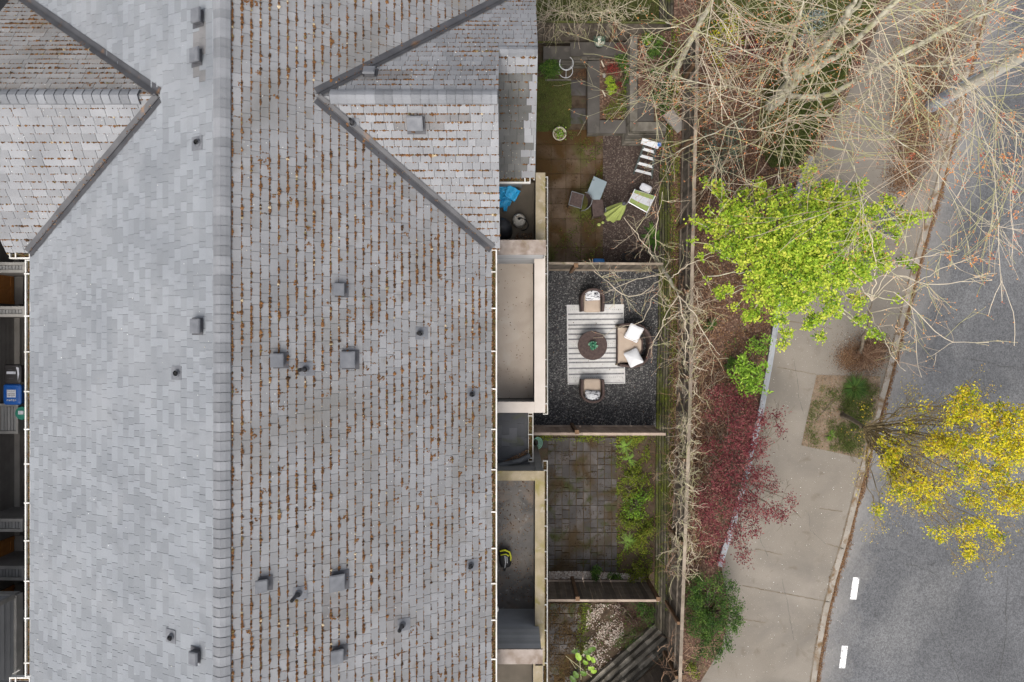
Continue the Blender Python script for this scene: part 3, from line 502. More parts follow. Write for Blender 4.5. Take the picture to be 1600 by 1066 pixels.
shingles(house, frLs, [(XE - .5, YLe, ZLe), (XO, YLe, ZLe), (XO, YLr, ZLr), (XE - .5, YLr, ZLr)], .155, .2, ('shin_g', 'shin_dk', 'under'), var=.4, moss=.25, bits=2.5,
         darken=lambda c: (1.22 - (c[0] - XE) * 1.25 + .12 * wob(c[0] * 2, c[1] * 2)) if c[1] < 5.3 else 0)  # tabs nearer the raised gable take the darker shingle more often
# cross gable facing the alley
JL = ray_plane(250, 150, frL); YH, ZH = JL[1], JL[2]; XF = -10.51; YC = 1.84; yq2 = 9.4
frHs = frame((XF, YC, HZ), (1, 0, 0), (0, YH - YC, ZH - HZ)); sh = (ZH - HZ) / (YH - YC); zq2 = ZH - sh * (yq2 - YH)
frHn = frame((XF, yq2, zq2), (1, 0, 0), (0, YH - yq2, ZH - zq2))
shingles(house, frHs, [(XF, YC, HZ), (XL, YC, HZ), tuple(JL), (XF, YH, ZH)], .157, .26, ('shin_g', 'patch', 'under'), var=.55, moss=.38, bits=3)
shingles(house, frHn, [(XF, yq2, zq2), (XL + (zq2 - HZ) / sL, yq2, zq2), tuple(JL), (XF, YH, ZH)], .157, .26, ('shin_lg', 'patch', 'under'), var=.5, moss=.75, bits=1)
mossmb.build('roof_moss', 'moss', house)['kind'] = 'stuff'
bitsmb.build('roof_grit', 'bits', house)['kind'] = 'stuff'
# ridge caps (vented, raised)
def ridge(p0, p1, dA, dB, hw, tab=.165, raise_=.055, m='cap'):
    p0, p1 = np.asarray(p0, float), np.asarray(p1, float); L = np.linalg.norm(p1 - p0); d = (p1 - p0) / L; mb = MB(); s = 0; dA, dB = nrm(dA), nrm(dB)
    while s < L - .01:
        e = min(L, s + tab * rnd.uniform(.93, 1.07)); t = rnd.random()
        for dd, sgn in ((dA, 1), (dB, -1)):
            a = p0 + d * s + (0, 0, raise_ + .012); b = p0 + d * (e - .006) + (0, 0, raise_)
            m1 = dd * hw * .55 + np.array([0, 0, .012]); m2 = dd * hw
            v = [a, b, b + m1, a + m1, b + m2, a + m2, a + m2 - (0, 0, .05), b + m2 - (0, 0, .05), a - (0, 0, .03), a + m1 - (0, 0, .03)]
            f = [(0, 1, 2, 3), (3, 2, 4, 5), (5, 4, 7, 6)] if sgn > 0 else [(3, 2, 1, 0), (5, 4, 2, 3), (6, 7, 4, 5)]
            mb.add(v, f, t); mb.add([v[0], v[3], v[9], v[8]], [(0, 1, 2, 3)], 0.2)
        s = e
    for q in (p0, p1): mb.add([q + (0, 0, raise_), q + dA * hw + (0, 0, raise_ - .01), q + dA * hw, q, q + dB * hw, q + dB * hw + (0, 0, raise_ - .01)], [(0, 1, 2, 3), (3, 4, 5, 0)], .1)
    return mb.build('ridge_cap', m, house)
ridge((XA, Y1, ZA), (XA, Y0, ZA), (-1, 0, -sL), (1, 0, -sR), .165)
gs0 = P(516, 148, 0); x0 = (516 - 800) * (H - ZG) / F
ridge((x0, YG, ZG), (XE - .01, YG, ZG), (0, -1, -sg), (0, 1, -sg), .16)
x1 = (217 - 800) * (H - ZH) / F
ridge((x1, YH, ZH), (XF + .01, YH, ZH), (0, -1, -sh), (0, 1, -sh), .16)
ridge((XE + .005, YLr, ZLr), (XO, YLr, ZLr), (0, -1, -sg), (0, 1, -sg), .13, raise_=.015)
# valley flashings with a central rib
def valley(pa, pb, nA, nB, w=.12):
    pa, pb = np.asarray(pa, float), np.asarray(pb, float); d = nrm(pb - pa); mb = MB()
    for N, q in ((nA, 1), (nB, -1)):
        s = np.cross(N, d); s = s if s[2] > 0 else -s; s = nrm(s); up = N * .034
        n = 14; pl = along([pa, pb], n); inn = pl + s * .012 + up; out = pl + s * (w + R.normal(0, .003, (n, 1))) + up
        a, b = (inn, out) if q > 0 else (out, inn); ribbon(mb, a, b, .5)
    mb.bar(pa + (0, 0, .045), pb + (0, 0, .045), .012, .03)
    return mb.build('valley_flashing', 'valley', house)
def on_valley(px, py, f1): return ray_plane(px, py, f1)
valley(JG + (0, -.03, -.02), (XR, YB, HZ), frR[3], frGs[3]); valley(JG + (0, .03, -.02), (XR - (zq - HZ) / sR, yq, zq), frR[3], frGn[3])
valley(JL + (0, -.03, -.02), (XL, YC, HZ), frL[3], frHs[3]); valley(JL + (0, .03, -.02), (XL + (zq2 - HZ) / sL, yq2, zq2), frL[3], frHn[3])
lm = MB()
for (A_, B_), f in (((JG, (XR - (zq - HZ) / sR, yq, zq)), frGn), ((JG, (XR, YB, HZ)), frGs), ((JL, (XL, YC, HZ)), frHs)):
    n = 260; t = R.uniform(0, 1, n) ** 1.0; p = np.asarray(A_)[None] * (1 - t[:, None]) + np.asarray(B_)[None] * t[:, None]; k = wob(p[:, 0] * 3, p[:, 1] * 3) > .0
    p = p[k]; p = p + R.normal(0, .025, p.shape) * (1, 1, 0) + (0, 0, .05); lm.leaves(p, .035, .5)
lm.build('leaf_litter', 'litter', house)['kind'] = 'stuff'
# rake boards and eave fascias
g = MB()
for (a, b) in [((XE, YB, HZ), (XE, YG, ZG)), ((XE, YG, ZG), (XE, YLr, ZLr)), ((XF, YC, HZ), (XF, YH, ZH)), ((XF, YH, ZH), (XF, yq2, zq2)), ((XO, YLe, ZLe), (XO, YLr, ZLr)), ((XO, YLr, ZLr), (XO, yq, zq))]:
    a = np.array(a) - (0, 0, .11); b = np.array(b) - (0, 0, .11); s = -.02 if a[0] > -5 else .02; g = MB(); g.bar(a + (s, 0, 0), b + (s, 0, 0), .03, .18); g.build('rake_board', 'trim', house)
g = MB(); g.box(XR - .03, XR - .003, Y0, YB, HZ - .22, HZ - .03); g.build('fascia', 'trim', house); g = MB(); g.box(XL + .003, XL + .03, Y0, YC, HZ - .22, HZ - .03)
g.build('fascia', 'trim', house)
# walls of the house
g = MB(); nl = 36
g.box(XL + .6, XR - .55, Y0 + .2, Y1 - .2, -.05, HZ - .02)
g.prism([(XE - .3, YB + .3), (XE - .3, YG), (XE - .3, YN - .3), (-3, YN - .3), (-3, YB + .3)], HZ - .6, HZ - .1)
g.add([(XE - .3, YB + .3, HZ - .6), (XE - .3, YN - .2, HZ - .6), (XE - .3, YN - .2, HZ), (XE - .3, YG, ZG - .12), (XE - .3, YB + .3, HZ)], [(0, 1, 2, 3, 4)])
g.box(XE - .31, XO - .25, YLe + .25, 9.3, 2.9, ZLe - .05)
g.box(XF + .3, XL + .7, YC + .35, 9.2, -.05, HZ - .1)
g.add([(XF + .3, YC + .3, HZ - .2), (XF + .3, YH, ZH - .12), (XF + .3, 7.1, HZ - .2)], [(0, 1, 2)])
g.build('wall', 'siding', house)

# gutters with straps
def gutter(parent, x0, x1, y0, y1, z, lip, straps, axis='y', fill='debris', lw_=.028):
    """x0..x1,y0..y1 footprint; lip: which side carries the white outer lip"""
    g = MB(); g.box(x0, x1, y0, y1, z - .10, z - .085); 
    if lip in ('e', 'w'):
        a, b = (x1 - lw_, x1) if lip == 'e' else (x0, x0 + lw_); g.box(a, b, y0, y1, z - .085, z)
        c, d = (x0, x0 + .008) if lip == 'e' else (x1 - .008, x1); g.box(c, d, y0, y1, z - .085, z - .004)
        g.box(min(b, d) if lip == 'w' else x0 + .008, x1 - lw_ if lip == 'e' else x1 - .008, y0, y0 + .02, z - .085, z - .002)
        g.box(min(b, d) if lip == 'w' else x0 + .008, x1 - lw_ if lip == 'e' else x1 - .008, y1 - .02, y1, z - .085, z - .002)
    else:
        a, b = (y1 - lw_, y1) if lip == 'n' else (y0, y0 + lw_); g.box(x0, x1, a, b, z - .085, z)
        g.box(x0, x0 + .02, min(y1 - lw_, b) if lip == 's' else y0, y1 if lip == 's' else y1 - lw_, z - .085, z - .002); g.box(x1 - .02, x1, b if lip == 's' else y0, y1 if lip == 's' else a, z - .085, z - .002)
    gt = g.build('gutter', 'white', parent)
    d = MB(); n = max(6, int(max(x1 - x0, y1 - y0) / .05)); 
    if lip in 'ew':
        pl = np.linspace(y0 + .02, y1 - .02, n); xs = np.linspace(x0 + .01, x1 - .03 if lip == 'e' else x1 - .01, 4) if lip == 'e' else np.linspace(x0 + .03, x1 - .01, 4)
        v = [(x, y, z - .05 + R.normal(0, .008)) for y in pl for x in xs]; d.add(v, [(i * 4 + j, i * 4 + j + 1, i * 4 + 5 + j, i * 4 + 4 + j) for i in range(n - 1) for j in range(3)])
        m = int((y1 - y0) * 36); pp = np.c_[R.uniform(xs[0], xs[-1], m), R.uniform(y0, y1, m), np.full(m, z - .035)]
    else:
        pl = np.linspace(x0 + .02, x1 - .02, n); yy = np.linspace(y0 + .03, y1 - .01, 4)
        v = [(x, y, z - .05 + R.normal(0, .008)) for x in pl for y in yy]; d.add(v, [(i * 4 + j, i * 4 + 4 + j, i * 4 + 5 + j, i * 4 + j + 1) for i in range(n - 1) for j in range(3)])
        m = int((x1 - x0) * 60); pp = np.c_[R.uniform(x0, x1, m), R.uniform(yy[0], yy[-1], m), np.full(m, z - .035)]
    d.lumps(pp, .012, .6, tone=R.uniform(0, 1, m), mi=1); d.build('gutter_debris', [fill, 'litter' if fill == 'debris' else 'bits'], gt)
    for s in straps:
        q = MB()
        if lip in 'ew': q.box(x0 - .01, x1 - .005, s - .013, s + .013, z + .001, z + .012)
        else: q.box(s - .013, s + .013, y0 + .005, y1 + .01, z + .001, z + .012)
        q.build('gutter_strap', 'white', gt)
    return gt
yy = lambda py, z: (533 - py) * (H - z) / F
gz = HZ + .01
gutter(house, XR + .006, XR + .115, Y0, YB - .03, gz, 'e', [yy(p, gz) for p in (425, 482, 549, 608, 671, 734, 800, 857, 912, 969, 1030)])
gutter(house, XL - .115, XL - .006, -6.98, YC - .15, gz, 'w', [yy(p, gz) for p in (428, 494, 550, 612, 671, 725, 786, 845, 908, 966, 1036)])
gutter(house, XF + .06, XL - .01, YC - .13, YC - .02, gz, 's', [XF + .2])
gutter(house, XF + .06, XL - .01, -7.11, -6.99, gz, 'n', [XF + .2])
gutter(house, XE - .3, XO - .1, YLe - .12, YLe - .005, ZLe, 's', [.28])

# balconies: floor, parapet caps, inner walls, outer gutter
FZ = 3.0; PZ = 4.0
def balcony(x0p, x1p, y0p, y1p, capw, floor_m, cap_m, div=None, bottom_cap=True, top_cap=False, label=None, north=None, dz=None):
    """pixel rectangle of the parapet cap outline (at cap height)"""
    X1 = P(x1p, 0, PZ)[0]; Xi = P(x1p - capw, 0, PZ)[0]; X0 = XR - .54
    Yt = yy(y0p, PZ); Yb = yy(y1p, PZ); Yi = yy(y1p - capw, PZ) if bottom_cap else Yb; Yti = yy(y0p + capw, PZ) if top_cap else Yt
    g = MB(); g.box(X0, Xi, Yi, Yti, FZ - .15, FZ)
    fl = g.build('balcony', floor_m, house)
    w = MB(); w.box(Xi + .02, X1 - .02, Yb + .02, Yt, 0, PZ - .04)
    if bottom_cap: w.box(X0, Xi + .019, Yb + .02, Yi - .02, 0, PZ - .04)
    if top_cap: w.box(X0, Xi + .019, Yti + .02, Yt - .02, 0, PZ - .04)
    w.box(X0 - .1, Xi, Yi, Yti, 0, FZ - .16); w.build('parapet_wall', 'siding', fl)
    c = MB(); c.box(Xi, X1, Yb, Yt, PZ - .04, PZ + .01)
    if bottom_cap: c.box(X0, Xi - .002, Yb, Yi, PZ - .04, PZ + .008)
    if top_cap: c.box(X0, Xi - .002, Yti, Yt, PZ - .04, PZ + .008)
    c.build('parapet_cap', cap_m, fl); return fl, Xi, X1, Yi, Yti
b1 = balcony(778, 852, 270, 396, 15, 'deckbrown', 'cap_m', bottom_cap=False)
b2 = balcony(776, 852, 402, 645, 17, 'conc', 'cap_p')
b3 = balcony(776, 851, 736, 1040, 15, 'deckwet', 'cap_m', bottom_cap=False, top_cap=True)
b4 = balcony(776, 848, 1020, 1180, 15, 'deckbrown', 'cap_m', bottom_cap=False)
# divider walls with lap siding between the balconies
def divider(yn_px, ys_px, zt, x1px, m_cap, lapface):
    yn, ysn = yy(yn_px, zt), yy(ys_px, zt); X1 = P(x1px, 0, zt)[0]; X0 = XR - .54
    g = MB(); g.box(X0, X1 - .03, ysn + .03, yn - .03, FZ - .1, zt - .05)
    z = FZ
    while z < zt - .16:                       # laps, each board leaning out at its foot
        yv = (ysn + .03, -.02) if lapface == 's' else (yn - .03, .03)
        v = [(X0, yv[0] + yv[1] * 1.6, z), (X1 - .04, yv[0] + yv[1] * 1.6, z), (X1 - .04, yv[0] + yv[1] * .3, z + .15), (X0, yv[0] + yv[1] * .3, z + .15), (X0, yv[0], z), (X1 - .04, yv[0], z)]
        g.add(v, [(0, 1, 2, 3), (4, 5, 1, 0)] if lapface == 's' else [(3, 2, 1, 0), (0, 1, 5, 4)], rnd.random()); z += .15
    dw = g.build('divider_wall', 'siding_p', house)
    c = MB(); c.box(X0, X1, ysn, yn, zt - .05, zt); c.build('divider_cap', m_cap, dw)
    c = MB(); c.box(X1 - .028, X1 - .005, (ysn - .012), ysn + .04, FZ, zt - .051); c.build('corner_trim', 'white', dw)
divider(375, 398, 4.8, 853, 'cap_d', 's')
divider(1015, 1038, 5.2, 848, 'cap_d', 'n')
# gutters outside the balcony walls
gx0 = b2[2] + .005
gutter(house, gx0 - .03, gx0 + .09, yy(648, 3.4), yy(276, 3.4), 3.4, 'e', [yy(p, 3.4) for p in (293, 340, 384, 428, 562, 604, 631)], lw_=.02)
gutter(house, gx0 - .035, gx0 + .085, yy(1150, 3.4), yy(720, 3.4), 3.4, 'e', [yy(p, 3.4) for p in (735, 781, 822, 862, 904, 945, 985, 1036)], lw_=.02)
# low slate roof between balconies
LZ = 3.1; fr0 = frame((.5, -1.9, LZ - .12), (0, 1, 0), (-1, 0, .09)); ytop = yy(646, LZ); ybot = yy(737, LZ)
shingles(house, fr0, [(.44, ybot, LZ - .12), (.44, ytop, LZ - .12), (XR - .5, ytop, LZ - .03), (XR - .5, ybot, LZ - .03)], .19, .3, ('slate', 'patch', 'under'), var=.5)
g = MB(); g.box(XR - .5, .40, ybot, ytop, 0, LZ - .16); g.build('wall', 'siding', house)
gutter(house, .405, .53, yy(722, LZ), yy(645, LZ), LZ, 'e', [yy(p, LZ) for p in (650, 679, 716)], fill='debris', lw_=.02)
g = MB(); pl = along([P(772, 729, LZ + .1), P(795, 724, LZ + .1), P(812, 720, LZ + .09), P(828, 712, LZ + .05)], 60); rr = .055 + .01 * (np.arange(60) % 2); g.tube(pl, rr, 10); g.build('corrugated_downpipe', 'duct', house)
q = MB(); n = 260; pts = sample([P(785, 722, LZ), P(828, 700, LZ), P(820, 712, LZ), P(790, 724, LZ)], n); q.leaves(np.c_[pts, np.full(n, LZ + .02)], .03, .4); q.build('leaf_litter', 'litter', house)['kind'] = 'stuff'
# small round lamp at the eave
q = MB(); c = P(772, 952, 4.9); q.lathe(c, [(.001, .03), (.09, .02), (.10, 0), (.09, -.03)], 16); q.build('eave_lamp', 'white', house, True)

# roof vents and pipes
def vent(px, py, fr, s=.24, hgt=.13, m='vent', flange=True, s2=None):
    O, A, U, N = fr; c = ray_plane(px, py, fr); s2 = s2 or s * .92; g = MB()
    if flange: g.obox(c + N * .02 - U * .05, A * s * .6, U * s2 * .6, N * .003, .3)
    b = c + N * .03; t = c + N * hgt
    lo = [b + A * (i * s * .42) + U * (j * s2 * .42) for i, j in ((-1, -1), (1, -1), (1, 1), (-1, 1))]; hi = [t + A * (i * s * .40) + U * (j * s2 * .40) for i, j in ((-1, -1), (1, -1), (1, 1), (-1, 1))]
    g.add(lo + hi, [(4, 5, 6, 7), (0, 1, 5, 4), (1, 2, 6, 5), (2, 3, 7, 6), (3, 0, 4, 7)], .5)
    v = g.build('roof_vent', 'ventd', house)
    k = MB(); k.obox(t + N * .012 + U * .045, A * s * .5, U * s2 * .5, N * .014); k.obox(t + N * .03 + U * .045, A * s * .44, U * s2 * .44, N * .005); k.build('hood', m, v)
def pipe(px, py, fr, r=.035, h=.28, lean=0.):
    O, A, U, N = fr; c = ray_plane(px, py, fr); g = MB(); g.obox(c - U * .03 + N * .02, A * .12, U * .13, N * .003, .5)
    g.tube([c, c + N * .03 + (0, 0, .06)], [.075, .05], 12); v = g.build('vent_pipe', 'vent', house)
    k = MB(); a = c; b = c + np.array([lean, 0, h]); k.tube([a, b], r, 14); k.build('pipe', 'ventd', v, True)
    q = MB(); d = nrm(b - a); q.cyl(b + d * .001, r * .78, .003, 14); q.build('pipe_opening', 'black', v)
for px, py, s in ((314, 30, .24), (312, 91, .24), (313, 510, .25), (310, 1023, .22)): vent(px, py, frL, s)
for px, py, s in ((529, 453, .23), (434, 563, .24), (543, 562, .30), (410, 912, .22), (527, 907, .30), (527, 1021, .25)): vent(px, py, frR, s)
vent(579, 118, frGn, .22); vent(650, 192, frGs, .29, .16)
for px, py in ((311, 224), (279, 583), (270, 994)): pipe(px, py, frL, .03, .12)
for px, py, h in ((477, 577, .34), (656, 521, .26), (737, 616, .2), (466, 927, .36), (628, 976, .3), (735, 883, .18)): pipe(px, py, frR, .034, h)
pipe(552, 193, frGs, .03, .25)

# things standing on the balconies
def onb(px, py, z=FZ): return P(px, py, z)
tp = MB()
def sheetfold(pts, z, th, tone):
    c = np.mean(pts, 0); nn = 9; P0, P1, P2, P3 = [np.asarray(p, float) for p in pts]; v = []
    for i in range(nn):
        for j in range(nn):
            s, t = i / (nn - 1), j / (nn - 1); q = (P0 * (1 - s) + P1 * s) * (1 - t) + (P3 * (1 - s) + P2 * s) * t
            v.append((q[0], q[1], z + .03 * wob(q[0] * 9 + z * 7, q[1] * 9)))
    v = np.array(v); f = [(i * nn + j, (i + 1) * nn + j, (i + 1) * nn + j + 1, i * nn + j + 1) for i in range(nn - 1) for j in range(nn - 1)]
    tp.add(v, f, tone); tp.add(v - (0, 0, th), [tuple(reversed(q)) for q in f], tone)
    e = [i for i in range(nn)] + [(i) * nn + nn - 1 for i in range(1, nn)] + [(nn - 1) * nn + j for j in range(nn - 2, -1, -1)] + [i * nn for i in range(nn - 2, 0, -1)]
    m = len(e); tp.add(np.concatenate([v[e], v[e] - (0, 0, th)]), [(i, (i + 1) % m, m + (i + 1) % m, m + i) for i in range(m)], tone)
sheetfold([onb(776, 291), onb(802, 292), onb(812, 305), onb(776, 318)], FZ + .22, .14, .5)
sheetfold([onb(776, 315), onb(803, 306), onb(797, 322), onb(778, 326)], FZ + .12, .1, .2)
sheetfold([onb(794, 293), onb(813, 303), onb(804, 319), onb(789, 311)], FZ + .32, .08, .9)
sheetfold([onb(786, 318), onb(794, 318), onb(792, 331), onb(787, 331)], FZ + .1, .07, .5)
tag(tp.build('blue_tarp', 'tarp'), 'crumpled bright blue tarpaulin folded on the upper balcony floor', 'tarp')
t = thing('gas_cylinder', 'rusty white gas cylinder standing on the upper balcony', 'gas cylinder', onb(811, 347))
c = root_loc(t); g = MB(); g.lathe(c, [(.001, 0), (.12, 0), (.155, .05), (.16, .12), (.16, .28), (.13, .36), (.07, .40), (.001, .41)], 26); g.build('tank', 'tank', t, True)
g = MB(); g.lathe(c, [(.10, .40), (.10, .47), (.09, .47), (.09, .40)], 20); g.build('collar', 'tank', t)
g = MB(); g.cyl(c + (0, 0, .41), .03, .08, 10); g.bar(c + (-.04, 0, .48), c + (.05, .01, .48), .03, .02); g.build('valve', 'rubber', t)
g = MB(); a = np.linspace(0, 3.6, 22); pl = np.stack([c[0] + .02 + .17 * np.sin(a) * .9 + .03 * a, c[1] - .1 + .12 * np.cos(a), FZ + .47 - .12 * a], 1); pl[:, 2] = np.maximum(pl[:, 2], FZ + .03); g.tube(pl, .012, 6); g.build('gas_hose', 'rubber', t)
g = MB(); c = onb(784, 362); g.lathe(c, [(.27, 0), (.26, .45), (.22, .72), (.12, .82), (.001, .85)], 24); o = g.build('grill_cover', 'rubber', None, True); tag(o, 'round black cover over a grill half under the eave on the upper balcony', 'grill cover')
g = MB(); n = 150; pts = np.c_[sample([onb(805, 365), onb(833, 365), onb(833, 376), onb(805, 376)], n), np.full(n, FZ + .02)]; g.leaves(pts, .035, .5); setting(g.build('leaf_litter', 'litter'), 'stuff', 'dry leaves blown against the upper balcony wall', 'leaves')
t = thing('golf_bag', 'black and yellow zipped bag lying on the dark lower balcony', 'bag', onb(789, 870))
c = root_loc(t); g = MB(); g.soft(c + (0, .0, .13), .30, .46, .24, .12, .6); g.build('bag_body', 'rubber', t, True)
g = MB(); g.tube([c + (-.12, .2, .2), c + (0, .24, .24), c + (.12, .18, .22), c + (.15, .05, .2), c + (.13, -.05, .18)], .022, 6); g.tube([c + (-.1, .12, .25), c + (.02, .15, .27), c + (.1, .1, .26)], .015, 6); g.build('yellow_strap', 'yellow', t)
g = MB(); g.tube([c + (.0, .1, .26), c + (.02, -.05, .265), c + (.0, -.2, .22)], .012, 5); g.tube([c + (.05, .08, .255), c + (.06, -.08, .25)], .01, 5); g.build('buckle', 'steel', t)
g = MB(); g.tube([c + (-.01, -.2, .16), c + (-.01, -.3, .12)], .03, 8); g.build('handle', 'rubber', t)

# ------------------------------------------------------------------ the neighbouring house across the alley
nb = thing('neighbouring_house', 'shaded brown grey house with orange wooden doors across the alley', 'house', (-16, 0, 0))
XW = -14.56
g = MB(); g.box(-19, XW, -12, 12, -.05, 5.2)
z = .05
while z < 5.0:
    g.add([(XW + .02, -12, z), (XW + .02, 12, z), (XW + .004, 12, z + .18), (XW + .004, -12, z + .18), (XW, -12, z), (XW, 12, z)], [(0, 1, 2, 3), (4, 5, 1, 0)], rnd.random()); z += .18
g.build('wall', 'siding_d', nb)
g = MB(); g.add([(-22, -12.5, 8), (-22, 12.5, 8), (-14.9, 12.5, 5.2), (-14.9, -12.5, 5.2)], [(0, 3, 2, 1)]); g.build('roof', 'shin_r', nb)
def wdoor(yt, yb):
    y1, y0 = yy(yt, 0), yy(yb, 0); g = MB(); g.box(XW + .021, XW + .05, y0, y1, .1, 2.15); d = g.build('door', 'doorwood', nb)
    k = MB()
    for zz in (.15, .8, 1.45, 2.0): k.box(XW + .051, XW + .066, y0 + .1, y1 - .1, zz, zz + .1)
    k.box(XW + .051, XW + .068, y0, y0 + .1, .1, 2.15); k.box(XW + .051, XW + .068, y1 - .1, y1, .1, 2.15); k.box(XW + .051, XW + .067, (y0 + y1) / 2 - .05, (y0 + y1) / 2 + .05, .25, 2.0); k.build('door_frame', 'doorwood', d)
    s = MB(); s.box(XW + .022, XW + .30, y0, y1, -.02, .09); s.build('door_step', 'concd', nb)
wdoor(428, 476); wdoor(836, 880); wdoor(912, 958)
def wing(y0p, y1p, ztop, xr=37, slats=False):
    ym = yy(y0p, ztop), yy(y1p, ztop); xe = P(xr, 0, ztop)[0]; g = MB(); g.box(XW + .022, xe, ym[1], ym[0], 0, ztop - .06)
    w = g.build('porch_wall', 'siding_d', nb); k = MB(); k.box(XW + .022, xe + .02, ym[0] - .06, ym[0] + .02, ztop - .06, ztop); k.box(XW + .022, xe + .02, ym[1] - .02, ym[1] + .06, ztop - .06, ztop)
    k.box(xe - .04, xe + .02, ym[1] + .061, ym[0] - .061, ztop - .06, ztop)
    k.build('top_rail', 'trim', w); s = MB(); x = XW + .1
    while x < xe - .06: s.box(x, x + .075, ym[1] + .07, ym[0] - .07, ztop - .05, ztop - .03, rnd.random()); x += .09
    s.build('top_slats', 'siding', w)
wing(411, 425, 1.5); wing(480, 494, 1.5); wing(632, 677, .7, 27); wing(812, 830, 1.5, 34); wing(886, 906, 1.5, 36); wing(955, 970, 1.5, 36); wing(340, 352, 1.5, 30)
# projecting bay with lap siding
bx = P(24, 0, FZ)[0]; by1 = yy(931, FZ); by0 = -12
g = MB(); g.box(-18, bx, by0, by1, FZ, 7.4); z = FZ + .02
while z < 7.2:
    g.add([(bx + .03, by0, z), (bx + .03, by1, z), (bx + .004, by1, z + .2), (bx + .004, by0, z + .2), (bx, by0, z), (bx, by1, z)], [(0, 1, 2, 3), (4, 5, 1, 0)], rnd.random())
    g.add([(-18, by1 + .03, z), (bx, by1 + .03, z), (bx, by1 + .004, z + .2), (-18, by1 + .004, z + .2), (-18, by1, z), (bx, by1, z)], [(3, 2, 1, 0), (0, 1, 5, 4)], rnd.random()); z += .2
bay = g.build('bay', 'siding_p', nb)
g = MB(); g.box(bx + .031, bx + .10, by0, by1 + .04, FZ - .12, FZ + .1); g.box(-18, bx + .03, by1 + .031, by1 + .07, FZ - .12, FZ + .1); g.bar((bx + .03, by1 + .03, FZ + .1), (bx + .03, by1 + .03, 7.4), .1, .1); g.build('corner_trim', 'trim', bay)
g = MB(); c = P(28, 1054, FZ + .6); g.tube([P(20, 1053, 3.6), P(25, 1050, 3.6), P(31, 1046, 3.6)], .02, 6); g.build('handrail', 'white', nb)
# south roof corner of the cross gable at the lower left
g = MB(); g.box(-11.2, XL + .01, -9.5, -7.12, HZ - .12, HZ - .02); g.build('wall', 'siding', house)

# wheelie bins
def letter_H(mb, c, ux, uy, w, h, t):      # two strokes and a bar
    ux, uy = np.asarray(ux, float), np.asarray(uy, float); nz = np.cross(ux, uy)
    for s in (-1, 1): mb.obox(c + ux * s * (w / 2 - t / 2), ux * t / 2, uy * h / 2, nz * .002)
    mb.obox(c, ux * (w / 2 - t), uy * t / 2, nz * .002)
def bin_(name, label, x0, x1, y0, y1, m, zt, marks):
    a = P(x0, y1, zt); b = P(x1, y0, zt); cx, cy = (a[0] + b[0]) / 2, (a[1] + b[1]) / 2; sx, sy = b[0] - a[0], b[1] - a[1]
    t = thing(name, label, 'bin', (cx, cy, 0), 'wheelie bins beside the neighbouring house')
    g = MB(); tp_, bt = .44, .36
    lo = [(cx + i * sx * bt, cy + j * sy * bt, .04) for i, j in ((-1, -1), (1, -1), (1, 1), (-1, 1))]; hi = [(cx + i * sx * tp_, cy + j * sy * tp_, zt - .08) for i, j in ((-1, -1), (1, -1), (1, 1), (-1, 1))]
    g.add(lo + hi, [(0, 1, 5, 4), (1, 2, 6, 5), (2, 3, 7, 6), (3, 0, 4, 7), (3, 2, 1, 0)]); body = g.build('bin_body', m, t)
    g = MB(); g.soft((cx, cy, zt - .035), sx, sy, .09, 0, .28, nu=28); g.soft((cx - .02, cy + sy * .40, zt + .005), sx * .8, .06, .04, 0, .3); lid = g.build('bin_lid', m, t, True)
    for s in (-1, 1): g = MB(); g.tube([(cx - sx * .3, cy + s * sy * .33, .1), (cx - sx * .3, cy + s * sy * .40, .1)], .1, 14); g.build('wheel', 'rubber', t)
    marks(t, cx, cy, sx, sy, zt); return t
def glyphs(mb, x, y, z, w, h, n, rows=1):
    for r_ in range(rows):
        for i in range(n):
            cx = x + (i - (n - 1) / 2) * w; cy = y - r_ * h * 1.6
            mb.box(cx - w * .35, cx - w * .15, cy - h / 2, cy + h / 2, z, z + .003)
            if i % 3 != 1: mb.box(cx - w * .15, cx + w * .3, cy + h * .2, cy + h / 2, z, z + .003)
            if i % 2: mb.box(cx - w * .15, cx + w * .3, cy - h / 2, cy - h * .25, z, z + .003)
            if i % 3 == 1: mb.box(cx + w * .1, cx + w * .3, cy - h * .2, cy + h / 2, z, z + .003)
def mk_black(t, cx, cy, sx, sy, zt):
    g = MB(); g.box(cx - .14, cx + .06, cy + .0, cy + .07, zt + .012, zt + .016); g.box(cx + .07, cx + .11, cy + .0, cy + .065, zt + .012, zt + .016); g.build('paper_label', 'label', t)
    g = MB(); glyphs(g, cx - .04, cy + .12, zt + .012, .03, .03, 4); glyphs(g, cx - .03, cy - .12, zt + .012, .035, .02, 5); g.build('lettering', 'ventd', t)
    g = MB(); g.prism([(cx + .12, cy + .2), (cx + .20, cy + .17), (cx + .21, cy - .0), (cx + .17, cy - .18), (cx + .16, cy + .05)], zt + .012, zt + .016); g.build('sticker', 'label', t)
    g = MB(); c = np.array([cx + sx * .435 + .012, cy + .05, .72]); letter_H(g, c, (0, 1, 0), (.06, 0, .99), .2, .16, .05); g.build('side_letter', 'label', t)
def mk_blue(t, cx, cy, sx, sy, zt):
    g = MB(); g.box(cx - .13, cx + .12, cy - .08, cy + .13, zt + .012, zt + .016); g.build('paper_label', 'label', t)
    g = MB(); glyphs(g, cx, cy + .09, zt + .017, .03, .02, 7); glyphs(g, cx, cy + .02, zt + .017, .03, .03, 7, 2); g.build('label_print', 'ink', t)
    g = MB(); glyphs(g, cx + .0, cy - .16, zt + .012, .055, .045, 5); g.build('lettering', 'white', t)
    g = MB(); c = np.array([cx + sx * .43 + .012, cy + .05, .72]); letter_H(g, c, (0, 1, 0), (.06, 0, .99), .18, .12, .04); g.build('side_letter', 'label', t)
